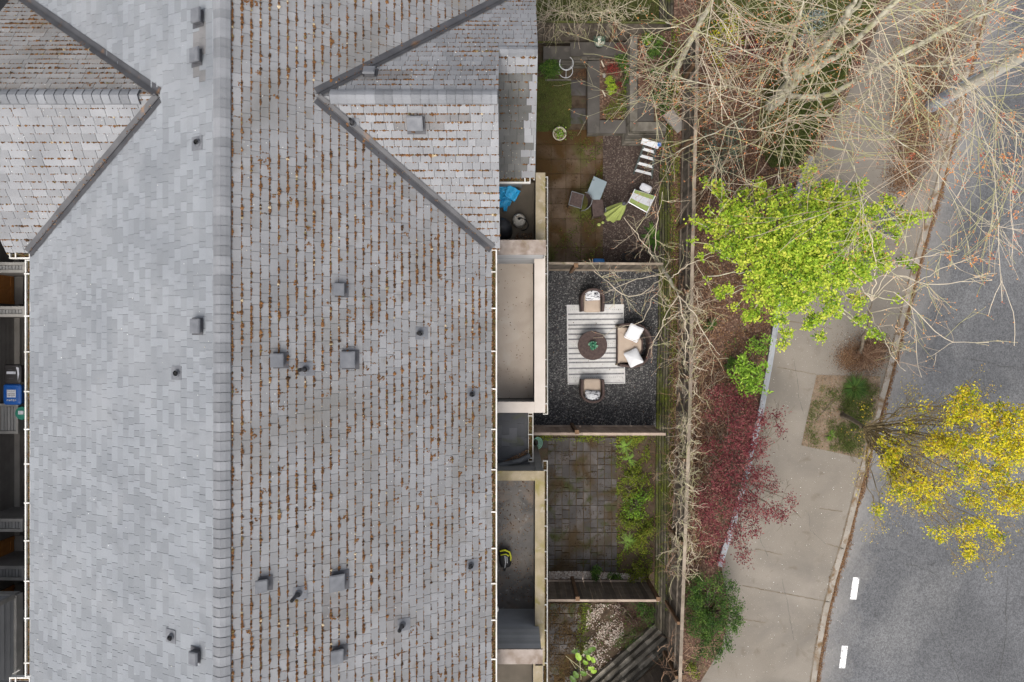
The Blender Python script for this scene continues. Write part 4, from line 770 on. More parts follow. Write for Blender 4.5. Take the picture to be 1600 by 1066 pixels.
bin_('wheelie_bin', 'black lidded bin with white paper label beside the blue bin', 4.5, 33, 569, 600, 'bincol_k', 1.08, mk_black)
bin_('wheelie_bin', 'blue lidded bin with white lettering between black and green bins', 4, 33, 600, 633, 'bincol_b', 1.08, mk_blue)
t = thing('round_bin', 'small round dark green bin with white label near the blue bin', 'bin', P(33, 645, 0) * (1, 1, 0) + (.35, -.06, 0), 'wheelie bins beside the neighbouring house')
t.location = tuple(P(32.5, 646, 1.05) * (1, 1, 0)); c = root_loc(t); g = MB(); g.cyl(c + (0, 0, .0), .13, .96, 24, .165); g.build('bin_body', 'bincol_g', t, True)
g = MB(); g.lathe(c + (0, 0, .96), [(.185, 0), (.19, .04), (.17, .075), (.001, .085)], 12); g.build('bin_lid', 'bincol_g', t)
g = MB(); g.box(c[0] - .075, c[0] + .075, c[1] - .03, c[1] + .07, 1.048, 1.052); g.build('paper_label', 'label', t)

exec_marker = 'gardens'
# ------------------------------------------------------------------ garden grounds
sheet('garden_soil', [(835, 60), (1060, 60), (1045, 420), (1045, 1200), (835, 1200)], .0, 'soil')
sheet('gravel_patio', [(834, 421), (1034, 421), (1031, 540), (1026, 667), (834, 667)], .012, 'gravel')
q = MB(); n = 5200; pts = sample([P(858, 424), P(1031, 424), P(1024, 664), P(836, 664), P(836, 640), P(858, 640)], n)
q.lumps(np.c_[pts, np.full(n, .016)], .010, .6, tone=np.clip(R.uniform(0, 1, n) ** 1.8, 0, 1)); setting(q.build('loose_gravel', mat('loose_gravel', None, tramp=[(.02, .02, .02), (.05, .05, .05), (.12, .12, .115), (.3, .29, .27), (.5, .48, .44)], rough=.9, bump=0)), 'stuff', 'dark loose gravel with pale chips around the rug', 'gravel')
sheet('brown_gravel', [(938, 211), (1050, 211), (1050, 411), (938, 411)], .012, 'gravel_b')
q = MB(); n = 3600; pts = sample([P(942, 212), P(1038, 212), P(1034, 410), P(942, 410)], n)
q.lumps(np.c_[pts, np.full(n, .016)], .008, .6, tone=np.clip(R.uniform(0, 1, n) ** 1.6, 0, 1)); setting(q.build('loose_gravel', mat('loose_gravel_brown', None, tramp=[(.03, .02, .016), (.055, .04, .032), (.09, .066, .055), (.26, .21, .18)], rough=.9, bump=0)), 'stuff', 'brown pea gravel strewn with leaves beside the mossy slabs', 'gravel')
def pavers(name, x0, x1, y0, y1, w, h, m, gap=.012, lay='grid', z=.012, skip=0, cut=False):
    a, b = P(x0, y1), P(x1, y0); g = MB(); g.box(a[0], b[0], a[1], b[1], z - .02, z + .0, .5, 1); y = b[1]; row = 0
    while y > a[1] + .02:
        x = a[0] - (w / 2 if lay == 'brick' and row % 2 else 0); yb = max(a[1], y - h)
        while x < b[0] - .02:
            xa, xb = max(a[0], x), min(b[0], x + w)
            if xb - xa > .03 and rnd.random() > skip:
                t = rnd.random(); zz = z + .02 + rnd.uniform(-.003, .003); g_ = gap / 2 * rnd.uniform(.5, 1.8)
                if cut:                       # slab of four quarters round an octagon
                    k = (xb - xa) * .3
                    cx, cy = (xa + xb) / 2, (yb + y) / 2; rr_ = min(xb - xa, y - yb) * .27
                    g.box(xa + g_, xb - g_, yb + g_, y - g_, z, zz - .006, t); g.prism([(cx + rr_ * math.cos(a_), cy + rr_ * math.sin(a_)) for a_ in np.arange(8) * math.pi / 4 + .39], zz - .006, zz, t)
                    for sx in (-1, 1):
                        for sy in (-1, 1): g.box(*(sorted((cx + sx * (xb - xa) * .47, cx + sx * (xb - xa) * .31))), *(sorted((cy + sy * (y - yb) * .47, cy + sy * (y - yb) * .31))), zz - .006, zz - .001, t)
                elif lay == 'pair':
                    if rnd.random() < .5: g.box(xa + g_, xb - g_, yb + g_, y - g_, z, zz, t)
                    else:
                        m_ = yb + (y - yb) * rnd.choice((.33, .5, .67)); g.box(xa + g_, xb - g_, yb + g_, m_ - g_, z, zz, t); g.box(xa + g_, xb - g_, m_ + g_, y - g_, z, zz, rnd.random())
                else: g.box(xa + g_, xb - g_, yb + g_, y - g_, z, zz, t)
            x += w
        y -= h; row += 1
    return setting(g.build(name, [m, 'joint']))
pavers('mossy_paving', 838, 942, 203, 411, .432, .432, 'paver_b', lay='grid', cut=True)
pavers('grey_paving', 856, 964, 684, 893, .207, .395, 'paver', lay='pair', gap=.014)
pavers('grey_paving', 836, 856, 684, 700, .2, .3, 'paver', gap=.014)
pavers('old_paving', 858, 908, 942, 1070, .3, .3, 'paver', lay='brick', gap=.02, skip=.08)
pavers('balcony_paving', 776, 833, 1040, 1100, .2, .1, 'paver', lay='brick') if False else None
def grass(name, pxs, z, n, h=.05, label='', m='grass', dens=None, tone=None):
    sheet('lawn_soil', pxs, z, 'grassg', wobble=.0)
    pts = sample([P(*p, z) for p in pxs], n); g = MB(); a = R.uniform(0, 6.28, n); hh = h * R.uniform(.5, 1.3, n)
    b = np.c_[pts, np.full(n, z)]; d = np.stack([np.cos(a), np.sin(a), np.zeros(n)], 1); s = np.stack([-np.sin(a), np.cos(a), np.zeros(n)], 1) * .005
    tip = b + d * (hh * .75)[:, None] + np.c_[np.zeros(n), np.zeros(n), hh]; v = np.stack([b - s, b + s, tip], 1).reshape(-1, 3)
    tn = np.clip(R.normal(.45, .2, n) + .25 * wob(pts[:, 0] * 1.5, pts[:, 1] * 1.5), 0, 1) if tone is None else tone
    g.add(v, np.arange(3 * n).reshape(n, 3), tn); setting(g.build(name, m), 'stuff', label, 'grass')
grass('lawn', [(838, 120), (893, 124), (893, 195), (885, 206), (838, 206)], .03, 6500, .04, 'mossy lawn patch beside the stepping stones')
grass('lawn', [(836, -80), (1075, -80), (1040, 30), (960, 33), (836, 34)], .0, 16000, .07, 'green lawn beyond the leaning board fence')
grass('grass', [(1085, -60), (1400, -60), (1350, 50), (1160, 70), (1090, 50)], ZT - .0, 12000, .09, 'green grass on the terrace under the tall bare tree')
grass('grass', [(1190, 110), (1260, 90), (1340, 70), (1310, 150), (1280, 205), (1245, 258), (1205, 262), (1180, 230)], ZT - .12, 16000, .13, 'long dark grass by the trunk of the tall bare tree')
# pit grass
def tuft_patch(n, pxs, z, h, label, clump=.12, k=60):
    cs = sample([P(*p, z) for p in pxs], k); g = MB(); i = R.randint(0, k, n); pts = cs[i] + R.normal(0, clump, (n, 2)); inside = inpoly(pts[:, 0], pts[:, 1], [P(*p, z) for p in PIT]); pts = pts[inside]; n = len(pts)
    a = R.uniform(0, 6.28, n); hh = h * R.uniform(.4, 1.3, n); b = np.c_[pts, np.full(n, z)]; d = np.stack([np.cos(a), np.sin(a), np.zeros(n)], 1); s = np.stack([-np.sin(a), np.cos(a), np.zeros(n)], 1) * .006
    tip = b + d * (hh * .9)[:, None] + np.c_[np.zeros(n), np.zeros(n), hh]; g.add(np.stack([b - s, b + s, tip], 1).reshape(-1, 3), np.arange(3 * n).reshape(n, 3), np.clip(R.normal(.5, .22, n), 0, 1)); setting(g.build('grass', 'grass'), 'stuff', label, 'grass')
tuft_patch(2600, [(1262, 640), (1290, 592), (1330, 592), (1330, 700), (1262, 692)], ZW + .01, .05, 'thin patchy grass over the left part of the tree pit', .1, 22)
tuft_patch(5200, [(1315, 600), (1368, 600), (1360, 640), (1345, 712), (1300, 700), (1320, 650)], ZW + .01, .09, 'patchy grass in the tree pit round the yellow tree', .09, 70)
for (x, y) in ((891.5, 125.5), (891, 169.5)):
    a, b = P(x, y + 25), P(x + 24.5, y); g = MB(); g.soft(((a[0] + b[0]) / 2, (a[1] + b[1]) / 2, .03), b[0] - a[0], b[1] - a[1], .07, 0, .18, nu=28); o = g.build('stepping_stone', 'paver')
    tag(o, 'square grey stepping stone ' + ('nearest the planted timber bed\'s top corner' if y < 150 else 'closest to the round cream pot'), 'stepping stone', 'stepping stones in the lawn')

# ------------------------------------------------------------------ fences and timber walls
def fence(name, label, a, b, z0, h, mb_, mr_, posts, face, bw=.135, rail_side=1, post_m='post', capw=.08, lean=0.):
    a = np.array([a[0], a[1], 0.]); b = np.array([b[0], b[1], 0.]); L = np.linalg.norm(b - a); d = (b - a) / L; nn = np.array([-d[1], d[0], 0]) * face
    t = thing(name, label, 'fence', (*((a + b) / 2)[:2], z0)); g = MB(); s = 0
    while s < L - .02:
        w = min(bw * rnd.uniform(.85, 1.12), L - s); c = a + d * (s + w / 2) + nn * rnd.uniform(-.004, .004); hh = h - .03 + rnd.uniform(-.02, .01)
        lv = nn * lean * h / 2
        g.obox(c + (0, 0, z0 + hh / 2), d * (w / 2 - .003), nn * .009, np.array([0, 0, hh / 2]) + d * rnd.uniform(-.012, .012), rnd.random()); s += w
    g.build('board_panel', mb_, t)
    for zz, q in ((z0 + h, capw), (z0 + .25, .05)):
        g = MB(); pl = along([a, b], 9); pl[:, 2] = zz + R.normal(0, .006, 9)
        for i in range(8): g.bar(pl[i] + (nn * .0 if zz > z0 + .5 else nn * .03), pl[i + 1] + (nn * 0 if zz > z0 + .5 else nn * .03), q, .035, rnd.random())
        g.build('top_rail' if q == capw else 'lower_rail', mr_, t)
    for s in posts:
        c = a + d * s * L + nn * .055; g = MB(); g.bar(c + (0, 0, z0 - .02), c + (0, 0, z0 + h + .02), .085, .085, up=d); g.box(c[0] - .055, c[0] + .055, c[1] - .055, c[1] + .055, z0 + h + .021, z0 + h + .045); g.build('post', post_m, t)
    return t
fy = lambda py, z: yy(py, z)
fence('board_fence', 'weathered board fence with orange post at the far end of the mossy garden', (P(836, 0, 1.45)[0], fy(34, 1.45)), (P(1040, 0, 1.45)[0], fy(36, 1.45)), .0, 1.45, 'wood', 'timber', (.62,), -1, capw=.05)
fence('board_fence', 'pale brown fence between the mossy slab garden and the gravel patio', (P(857, 0, 1.7)[0], fy(411.5, 1.7)), (P(1036, 0, 1.7)[0], fy(412.5, 1.7)), 0, 1.7, 'wood', 'rail_b', (.24,), -1, capw=.06)
fence('board_fence', 'light tan fence between the gravel patio and the grey paved garden', (P(833, 0, 1.7)[0], fy(678, 1.7)), (P(1040, 0, 1.7)[0], fy(678.5, 1.7)), 0, 1.7, 'wood_r', 'wood_t', (.33,), 1, capw=.07)
fence('board_fence', 'dark brown fence between the grey paved garden and the white gravel corner', (P(855, 0, 1.65)[0], fy(938, 1.65)), (P(1030, 0, 1.65)[0], fy(938.5, 1.65)), 0, 1.65, 'wood_d', 'wood_t', (.27, .99), 1, capw=.06)
# the long garden fence on the terrace, in four panels' worth of one run
fl = [P(1090, 40, 2.4), P(1086, 230, 2.4), P(1081, 430, 2.4), P(1079, 600, 2.4), P(1072, 800, 2.4), P(1066, 960, 2.4), P(1062, 1075, 2.4), P(1058, 1230, 2.4)]
t = thing('long_fence', 'long weathered vine-covered fence on the terrace between gardens and planting bed', 'fence', (fl[3][0], fl[3][1], ZT))
g = MB(); pl = along(fl, step=.14)
for i in range(len(pl) - 1):
    a, b = pl[i] * (1, 1, 0), pl[i + 1] * (1, 1, 0); d = nrm(b - a); nn = np.array([-d[1], d[0], 0]); c = (a + b) / 2; hh = 1.36 + rnd.uniform(-.02, .02)
    g.obox(c + (0, 0, ZT - .1 + hh / 2 + .05), d * (.066), nn * .009, np.array([0, 0, hh / 2 + .05]) + d * rnd.uniform(-.01, .01), rnd.random())
g.build('board_panel', 'wood', t)
for zz, w_, nm in ((2.4, .085, 'top_rail'), (1.95, .04, 'middle_rail'), (1.25, .04, 'lower_rail')):
    g = MB(); p2 = along(fl, 30); p2[:, 2] = zz; off = 0 if zz > 2.3 else -.035
    for i in range(29): g.bar(p2[i] + (off, 0, 0), p2[i + 1] + (off, 0, 0), w_, .035, rnd.random())
    g.build(nm, 'rail_b' if nm == 'top_rail' else 'wood', t)
for py in (100, 215, 345, 455, 590, 720, 850, 975, 1060):
    y = yy(py, 2.4); x = np.interp(-y, [-p[1] for p in fl], [p[0] for p in fl]); g = MB(); g.box(x - .11, x - .03, y - .04, y + .04, ZT - .1, 2.36); g.build('post', 'post', t)
# timber retaining wall
def timber_wall(name, label, pts, n=6, hh=.165, step=.042, m='timber'):
    pts = np.array([np.array(p)[:2] for p in pts]); t = thing(name, label, 'retaining wall', (*pts.mean(0), 0)); pl = along(np.c_[pts, np.zeros(len(pts))], max(2, len(pts)))
    for k in range(n):
        o_ = offs(along(np.c_[pts, np.zeros(len(pts))], 40), step * k); g = MB()
        for i in range(39): g.bar(o_[i] + (0, 0, hh * (k + .5)), o_[i + 1] + (0, 0, hh * (k + .5)) + (0, 0, R.normal(0, .002)), .128 + .012 * math.sin(i * 1.1 + k * 2), hh - .02, .5 + .5 * math.sin(i // 5 * 2.4 + k * 1.9))
        g.build('timber', m, t)
    return t
timber_wall('timber_wall', 'mossy stepped timber retaining wall along the right side of the gardens', [(4.37, 11), (4.37, 7), (4.36, 2), (4.30, -1), (4.27, -2.5), (4.25, -6.5), (4.21, -8.3)])
dp = [P(1024, 974, 0), P(905, 1080, 0), P(850, 1125, 0)]
timber_wall('timber_wall', 'grey diagonal timber retaining wall across the lower right garden corner', dp, n=6, step=.125, m='timber_g')
g = MB(); g.prism([P(1053, 1008, .95), P(1064, 1022, .95), P(1064, 1180, .95), P(885, 1180, .95), P(950, 1112, .95)], .90, .965); setting(g.build('terrace_soil', 'soil'))
a, b = P(1052, 1020, .98), P(958, 1096, .98)
fence('board_fence', 'short diagonal dark fence behind the grey diagonal timber wall', a, b, .97, 1.2, 'wood_d', 'wood', (.02,), 1, capw=.07)

# raised planter benches in the mossy garden
t = thing('raised_planter', 'L-shaped dark timber raised planter with a capped rim around red and green plants', 'planter', P(950, 150, 0))
zt = .42
def ptimber(mb, a, b, z0, z1, tone=None): mb.box(min(a[0], b[0]), max(a[0], b[0]), min(a[1], b[1]), max(a[1], b[1]), z0, z1, rnd.random() if tone is None else tone)
g = MB(); ptimber(g, P(918, 95, zt), P(937, 208, zt), zt - .05, zt); ptimber(g, P(937.5, 188, zt), P(984, 208, zt), zt - .05, zt - .002); g.build('rim_cap', 'timber_k', t)
g = MB()
for k in range(3): ptimber(g, P(919, 96, zt), P(936, 207, zt), .125 * k, .125 * k + .118); ptimber(g, P(936.2, 189, zt), P(984, 206, zt), .125 * k, .125 * k + .115)
g.build('timber_side', 'timber_p', t)
g = MB(); ptimber(g, P(936.5, 90, .3), P(990, 187, .3), .0, .33); g.build('planter_soil', 'mulch', t)
t = thing('upper_planter', 'higher grey timber planter holding ivy under the bare branches beside the long fence', 'planter', P(1030, 130, 0)); z2 = .85
g = MB(); ptimber(g, P(984, 55, z2), P(996, 190, z2), z2 - .06, z2, .9); ptimber(g, P(984, 190.5, z2), P(1040, 205, z2), z2 - .06, z2, .8); g.build('rim_cap', 'timber_p', t)
g = MB()
for k in range(6): o_ = .02 * (5 - k); ptimber(g, P(984, 55, z2) - (o_, 0, 0), P(995, 190, z2), .13 * k, .13 * k + .12); ptimber(g, P(984, 191, z2) - (o_, 0, 0), P(1042, 206, z2) - (0, o_ * 1.6, 0), .13 * k, .13 * k + .118)
g.build('timber_side', 'timber_p', t)
g = MB(); ptimber(g, P(996.5, 50, .7), P(1066, 190, .7), 0, .76); g.build('planter_soil', 'mulch', t)
g = MB(); ptimber(g, P(996.5, 150, z2), P(1022, 189, z2), .78, .83); g.build('seat_board', 'timber_k', t)
t = thing('timber_ledge', 'long dark timber ledge below the far board fence carrying a potted aloe', 'ledge', P(920, 80, 0)); z3 = .5
g = MB(); ptimber(g, P(849, 72, z3), P(890.5, 92, z3), z3 - .06, z3 - .01, .3); ptimber(g, P(891, 66, z3), P(984, 87, z3), z3 - .05, z3, .5); g.build('top_board', 'timber_k', t)
g = MB()
for k in range(4): ptimber(g, P(850, 74, z3), P(918, 92, z3) - (0, .03 * (3 - k), 0), .11 * k, .11 * k + .1)
for k in range(4): ptimber(g, P(892, 68, z3), P(982, 88, z3) - (0, .025 * (3 - k), 0), .11 * k, .11 * k + .102)
g.build('timber_side', 'timber_p', t)
g = MB(); c = P(1054, 190, 1.0); g.rbox((c[0], c[1], 1.0), .62, .30, .10, -.9); o = g.build('concrete_slab', 'concd'); tag(o, 'tilted pale concrete slab lying by the long fence under the branches', 'slab')
g = MB(); g.box(*sorted((P(852, 0, 0)[0], P(892, 0, 0)[0])), yy(126.5, .05), yy(124.5, .05), 0, .1); tag(g.build('edging_board', 'timber_g'), 'thin grey edging board between the lawn and the small leafy hedge', 'edging')

# ------------------------------------------------------------------ foliage helpers
def crown(mb, lobes, per, size, clusters, spread, tilt=.6, aspect=.62, tonebias=.5, tvar=.16, flat=1.0):
    for (c, r, wgt) in lobes:
        k = max(1, int(clusters * wgt)); d = R.normal(size=(k, 3)); d /= np.linalg.norm(d, axis=1)[:, None]; rr = r * R.uniform(.25, 1, k) ** .6
        cc = np.asarray(c) + d * rr[:, None] * (1, 1, flat); ct = tonebias + R.normal(0, tvar, k)
        n = per * k; i = np.repeat(np.arange(k), per); p = cc[i] + R.normal(0, spread, (n, 3)) * (1, 1, .8)
        mb.leaves(p, size, tilt, tone=np.clip(ct[i] + R.normal(0, .14, n), 0, 1), aspect=aspect)
def stems(mb, base, tips, r0, r1, sides=4, tone=.5, wig=.05, n=6):
    base = np.asarray(base, float)
    for tp_ in tips:
        t = np.linspace(0, 1, n)[:, None]; p = base + (np.asarray(tp_) - base) * t; p[1:-1] += R.normal(0, wig, (n - 2, 3)); mb.tube(p, np.linspace(r0, r1, n), sides, tone)
def shrub(name, label, lobes_px, z0, z1, leaf, bark, per, size, clusters, spread, cat='shrub', group=None, tilt=.6, aspect=.6, tb=.5, tv=.16, base=None, fname='foliage', flat=.8, sr=.02):
    zc = (z0 + z1) / 2; L = []
    for (x, y, rpx) in lobes_px:
        r = rpx * (H - zc) / F; c = P(x, y, z0 + max(.3 * (z1 - z0), (z1 - z0) - r * .7)); L.append((c, r, (rpx / lobes_px[0][2]) ** 2))
    bc = base if base is not None else np.mean([l[0] for l in L], 0) * (1, 1, 0) * (H - z0) / (H - zc) * .5 + np.mean([l[0] for l in L], 0) * (1, 1, 0) * .5 + (0, 0, z0)
    t = thing(name, label, cat, bc, group); g = MB(); tips = [l[0] + R.normal(0, l[1] * .4, 3) for l in L for _ in range(3)]; stems(g, bc, tips, sr, sr * .3); g.build('stems', bark, t)
    g = MB(); crown(g, L, per, size, clusters, spread, tilt, aspect, tb, tv, flat); g.build(fname, leaf, t); return t

# ------------------------------------------------------------------ bare trees
def rot_about(v, k, a):
    k = nrm(k); return v * math.cos(a) + np.cross(k, v) * math.sin(a) + k * np.dot(k, v) * (1 - math.cos(a))
def grow(mb, tips, p, d, L, r, depth, rg, droop=0., kids=(5, 4, 3), spread=(25, 55), bend=.16, tone=None, sides=(5, 4, 3), lenf=(.45, .75), minr=.005):
    n = 7; pts = [np.asarray(p, float)]; dd = nrm(d); tn = rg.uniform(.2, .95) if tone is None else tone
    for i in range(n - 1):
        dd = nrm(dd + np.array([rg.gauss(0, bend), rg.gauss(0, bend), rg.gauss(0, bend) - droop])); pts.append(pts[-1] + dd * L / (n - 1))
    rad = np.linspace(r, max(minr, r * .4), n); mb.tube(pts, rad, sides[min(len(sides) - 1, 2 - depth if depth < 3 else 0)], tn)
    if depth <= 0: tips.append((pts[-1], dd)); tips.append((pts[-3], dd)); return
    for c in range(kids[min(len(kids) - 1, max(0, 3 - depth))] + rg.choice((-1, 0, 1))):
        s = rg.uniform(.25, .97); i = int(s * (n - 1)); f = s * (n - 1) - i; q = pts[i] * (1 - f) + pts[min(n - 1, i + 1)] * f; dl = nrm(pts[min(n - 1, i + 1)] - pts[i] + 1e-6)
        ax = nrm(np.cross(dl, [rg.gauss(0, 1), rg.gauss(0, 1), rg.gauss(0, 1)])); nd = rot_about(dl, ax, math.radians(rg.uniform(*spread)))
        grow(mb, tips, q, nd, L * rg.uniform(*lenf), max(minr, r * .5), depth - 1, rg, droop, kids, spread, bend, tn if tone is None else tone, sides, lenf, minr)
    tips.append((pts[-1], dd))
def limb(mb, pxz, r0, r1, sides=8, n=14):
    pl = along([P(*q) for q in pxz], n); pl[1:-1] += R.normal(0, .018, (n - 2, 3)); rr = np.linspace(r0, r1, n); rr[-3:] = [r1 * .8, r1 * .5, .008]; mb.tube(pl, rr, sides, .5); return pl
rg = random.Random(5)
t = thing('bare_tree', 'tall leafless pale barked tree with budding twigs spreading over pavement and road', 'tree', P(1205, 165, ZT - .1))
g = MB(); L1 = limb(g, [(1203, 167, .85), (1217, 152, 1.6), (1236, 130, 2.5), (1262, 102, 3.6), (1270, 94, 3.95)], .17, .12, 14); g.build('trunk', 'bark', t, True)
limbs = []; g = MB()
for q, r0, r1 in [([(1262, 102, 3.6), (1294, 68, 5), (1325, 25, 6.4), (1345, -25, 7.6)], .095, .045), ([(1250, 115, 3.2), (1300, 95, 4.4), (1352, 50, 5.8), (1405, 0, 7.2), (1440, -40, 8)], .085, .035),
                  ([(1232, 132, 2.4), (1225, 100, 3.4), (1240, 55, 4.8), (1257, -10, 6.2)], .07, .035), ([(1255, 108, 3.4), (1275, 70, 4.4), (1318, 30, 5.6), (1375, -20, 7)], .06, .03),
                  ([(1222, 148, 2.0), (1290, 153, 2.8), (1345, 120, 3.9), (1398, 88, 5), (1480, 43, 6.3), (1575, -10, 7.6)], .075, .03), ([(1385, 96, 4.7), (1440, 70, 5.4), (1510, 30, 6.4), (1600, 5, 7.4)], .045, .02),
                  ([(1380, 100, 4.6), (1440, 103, 5.2), (1520, 100, 5.8), (1610, 85, 6.6)], .035, .018), ([(1212, 158, 1.8), (1180, 205, 2.6), (1250, 180, 3.2), (1305, 182, 3.8), (1352, 152, 4.4)], .03, .018),
                  ([(1225, 140, 2.2), (1160, 140, 3), (1090, 130, 4), (1020, 112, 4.8)], .03, .012), ([(1222, 150, 2), (1150, 190, 3), (1085, 225, 3.8), (1010, 262, 4.6)], .03, .012),
                  ([(1240, 125, 2.8), (1190, 90, 4), (1120, 60, 5), (1040, 35, 5.8)], .035, .012), ([(1260, 102, 3.5), (1320, 160, 4.5), (1400, 220, 5.4), (1480, 262, 6)], .03, .012),
                  ([(1250, 112, 3.2), (1300, 190, 4), (1335, 260, 4.6), (1350, 330, 5)], .026, .01), ([(1235, 130, 2.6), (1230, 200, 3.4), (1215, 265, 4), (1222, 330, 4.3)], .026, .01),
                  ([(1398, 88, 5), (1450, 150, 5.8), (1520, 210, 6.4), (1590, 260, 6.8)], .026, .01), ([(1440, 70, 5.4), (1500, 120, 6), (1560, 180, 6.6), (1620, 240, 7)], .022, .01)]:
    pl = limb(g, q, r0 * (1.0 if r0 > .04 else .62), r1 * (1.1 if r0 > .04 else .75), 8 if r0 > .05 else 5); limbs.append((pl, r0))
g.build('limbs', 'bark', t, True)
tw = MB(); tips = []
for pl, r0 in limbs:
    for k in range(11 if r0 < .04 else 11):
        s = rg.uniform(.15, 1); i = int(s * (len(pl) - 1)); i = min(i, len(pl) - 2); d = nrm(pl[i + 1] - pl[i]); ax = nrm(np.cross(d, [rg.gauss(0, 1), rg.gauss(0, 1), rg.gauss(0, 1)]))
        nd = rot_about(d, ax, math.radians(rg.uniform(20, 75))); nd[2] = nd[2] * .45 + .05
        ln = rg.uniform(.9, 2.2); grow(tw, tips, pl[i], nd, ln, .008, 2, rg, .01, (3, 4, 2), (18, 50), .11, None, (4, 3, 3), (.4, .75), .0038)
# long whippy shoots
for k in range(80):
    pl, r0 = rg.choice(limbs); i = rg.randrange(3, len(pl) - 1); a = rg.uniform(0, 6.28); d = np.array([math.cos(a), math.sin(a), rg.uniform(-.1, .3)]); grow(tw, tips, pl[i], d, rg.uniform(1.8, 3.4), .008, 1, rg, .012, (4, 4, 4), (15, 45), .075, None, (4, 3, 3), (.2, .5), .0052)
tw.build('twigs', 'twig', t)
g = MB(); tp_ = np.array([q[0] for q in tips]); k = R.choice(len(tp_), min(len(tp_), 3600), replace=False); q = tp_[k]; q = np.repeat(q, 2, 0) + R.normal(0, .022, (len(q) * 2, 3)); g.lumps(q, .011, .9, tone=np.clip(R.normal(.42, .2, len(q)), 0, 1))
east = tp_[(tp_[:, 0] > 8) & (tp_[:, 2] > 5)]
for c in east[R.choice(len(east), min(len(east), 60), replace=False)]: g.leaves(c + R.normal(0, .045, (14, 3)), .05, .9, tone=np.clip(R.normal(rg.choice((.12, .6)), .1, 14), 0, 1), aspect=.5)
g.build('buds', 'bud', t)['kind'] = 'stuff'
# second leafless tree
t = thing('bare_tree', 'slimmer leafless pale tree rising beside the long fence near the upper planter', 'tree', P(1052, 118, ZT))
g = MB(); pl = limb(g, [(1050, 122, 1.0), (1064, 94, 2.0), (1078, 66, 3.0), (1098, 30, 4.1), (1115, -8, 5.1), (1130, -50, 6)], .085, .045, 10); g.build('trunk', 'bark', t, True)
tw = MB(); tips = []
for k in range(17):
    i = rg.randrange(4, len(pl) - 1); a = rg.uniform(0, 6.28); nd = np.array([math.cos(a), math.sin(a), rg.uniform(.0, .6)]); nd[1] -= .25; nd[0] -= .25; grow(tw, tips, pl[i], nd, rg.uniform(1.1, 2.4), .012, 2, rg, .012, (4, 4, 3), (18, 50), .085, None, (4, 3, 3), (.4, .75), .0052)
tw.build('twigs', 'twig', t); g = MB(); q = np.array([q[0] for q in tips]); g.lumps(q, .012, .9, tone=np.clip(R.normal(.3, .2, len(q)), 0, 1)); g.build('buds', 'bud', t)['kind'] = 'stuff'
# small bare tree over the patio
t = thing('bare_shrub_tree', 'small crooked leafless tree reaching over the loveseat from the fence corner', 'tree', P(1016, 396, 0))
g = MB(); pl = limb(g, [(1014, 394, 0.05), (1026, 408, 1.0), (1042, 432, 1.9), (1060, 462, 2.7)], .065, .04, 9); g.build('trunk', 'bark', t, True)
tw = MB(); tips = []
for q, r0 in [([(1040, 430, 1.8), (1020, 446, 2.4), (1000, 463, 2.8), (975, 463, 3.1), (948, 440, 3.3), (928, 424, 3.3)], .017), ([(1030, 415, 1.2), (1035, 445, 2), (1018, 470, 2.5), (1008, 500, 2.7), (965, 515, 2.9)], .014), ([(1060, 462, 2.7), (1040, 490, 3), (1030, 520, 3.1), (1015, 545, 3.1)], .013),
              ([(1060, 462, 2.7), (1085, 490, 3), (1105, 530, 3.1), (1125, 555, 3.1)], .013), ([(1060, 462, 2.7), (1075, 520, 2.9), (1068, 570, 2.9)], .014), ([(1045, 436, 2), (1080, 410, 2.5), (1115, 400, 2.9)], .013), ([(1030, 415, 1.3), (1010, 385, 2), (990, 362, 2.6), (975, 340, 2.9)], .012), ([(1026, 408, 1.0), (1024, 375, 1.8), (1028, 340, 2.4), (1035, 300, 2.7)], .013), ([(1042, 432, 1.9), (1020, 430, 2.5), (985, 440, 3.0), (950, 455, 3.1)], .012)]:
    l_ = limb(tw, q, r0, .008, 5)
    for k in range(7): i = rg.randrange(2, len(l_) - 1); a = rg.uniform(0, 6.28); grow(tw, tips, l_[i], np.array([math.cos(a), math.sin(a), rg.uniform(-.2, .3)]), rg.uniform(.3, .8), .006, 1, rg, .02, (3, 3, 3), (20, 60), .16, None, (4, 3, 3), (.4, .75), .0042)
tw.build('twigs', 'twig', t); g = MB(); q = np.array([q[0] for q in tips]); g.lumps(q, .008, .9, tone=np.clip(R.normal(.3, .2, len(q)), 0, 1)); g.build('buds', 'bud', t)['kind'] = 'stuff'
# vines along the fence top
def vine(label, pa, pb, n, z=2.42, ln=(.3, .9), sp=.12, m='twig'):
    t = thing('bare_vine', label, 'vine', (*((P(*pa, z) + P(*pb, z)) / 2)[:2], ZT)); tw = MB(); tips = []
    for k in range(n):
        s = rg.random(); p = P(*pa, z) * (1 - s) + P(*pb, z) * s + (rg.gauss(0, sp), 0, rg.uniform(-.5, .12) if rg.random() < .6 else rg.uniform(-.1, .1)); a = rg.choice((math.pi / 2, -math.pi / 2)) + rg.gauss(0, .9)
        grow(tw, tips, p, np.array([math.cos(a), math.sin(a), rg.uniform(-.2, .2)]), rg.uniform(*ln), .007, 1, rg, .02, (3, 2, 2), (20, 70), .2, None, (4, 3, 3), (.4, .7), .004)
    tw.build('twigs', m, t)
vine('tangled bare vine on the fence top beside the loveseat', (1080, 440), (1076, 620), 120, ln=(.2, .55))
vine('tangled bare vine on the fence top beside the crimson maple', (1075, 640), (1069, 905), 230, ln=(.2, .5))
vine('dry brown vine stems hanging down the long fence beside the patio and paved garden', (1066, 430), (1056, 900), 190, 1.7, (.2, .55), .09, 'twig_b')
vine('tangle of dry brown brush along the bed side of the long fence', (1094, 430), (1084, 890), 210, 1.35, (.3, .7), .22, 'twig_b')
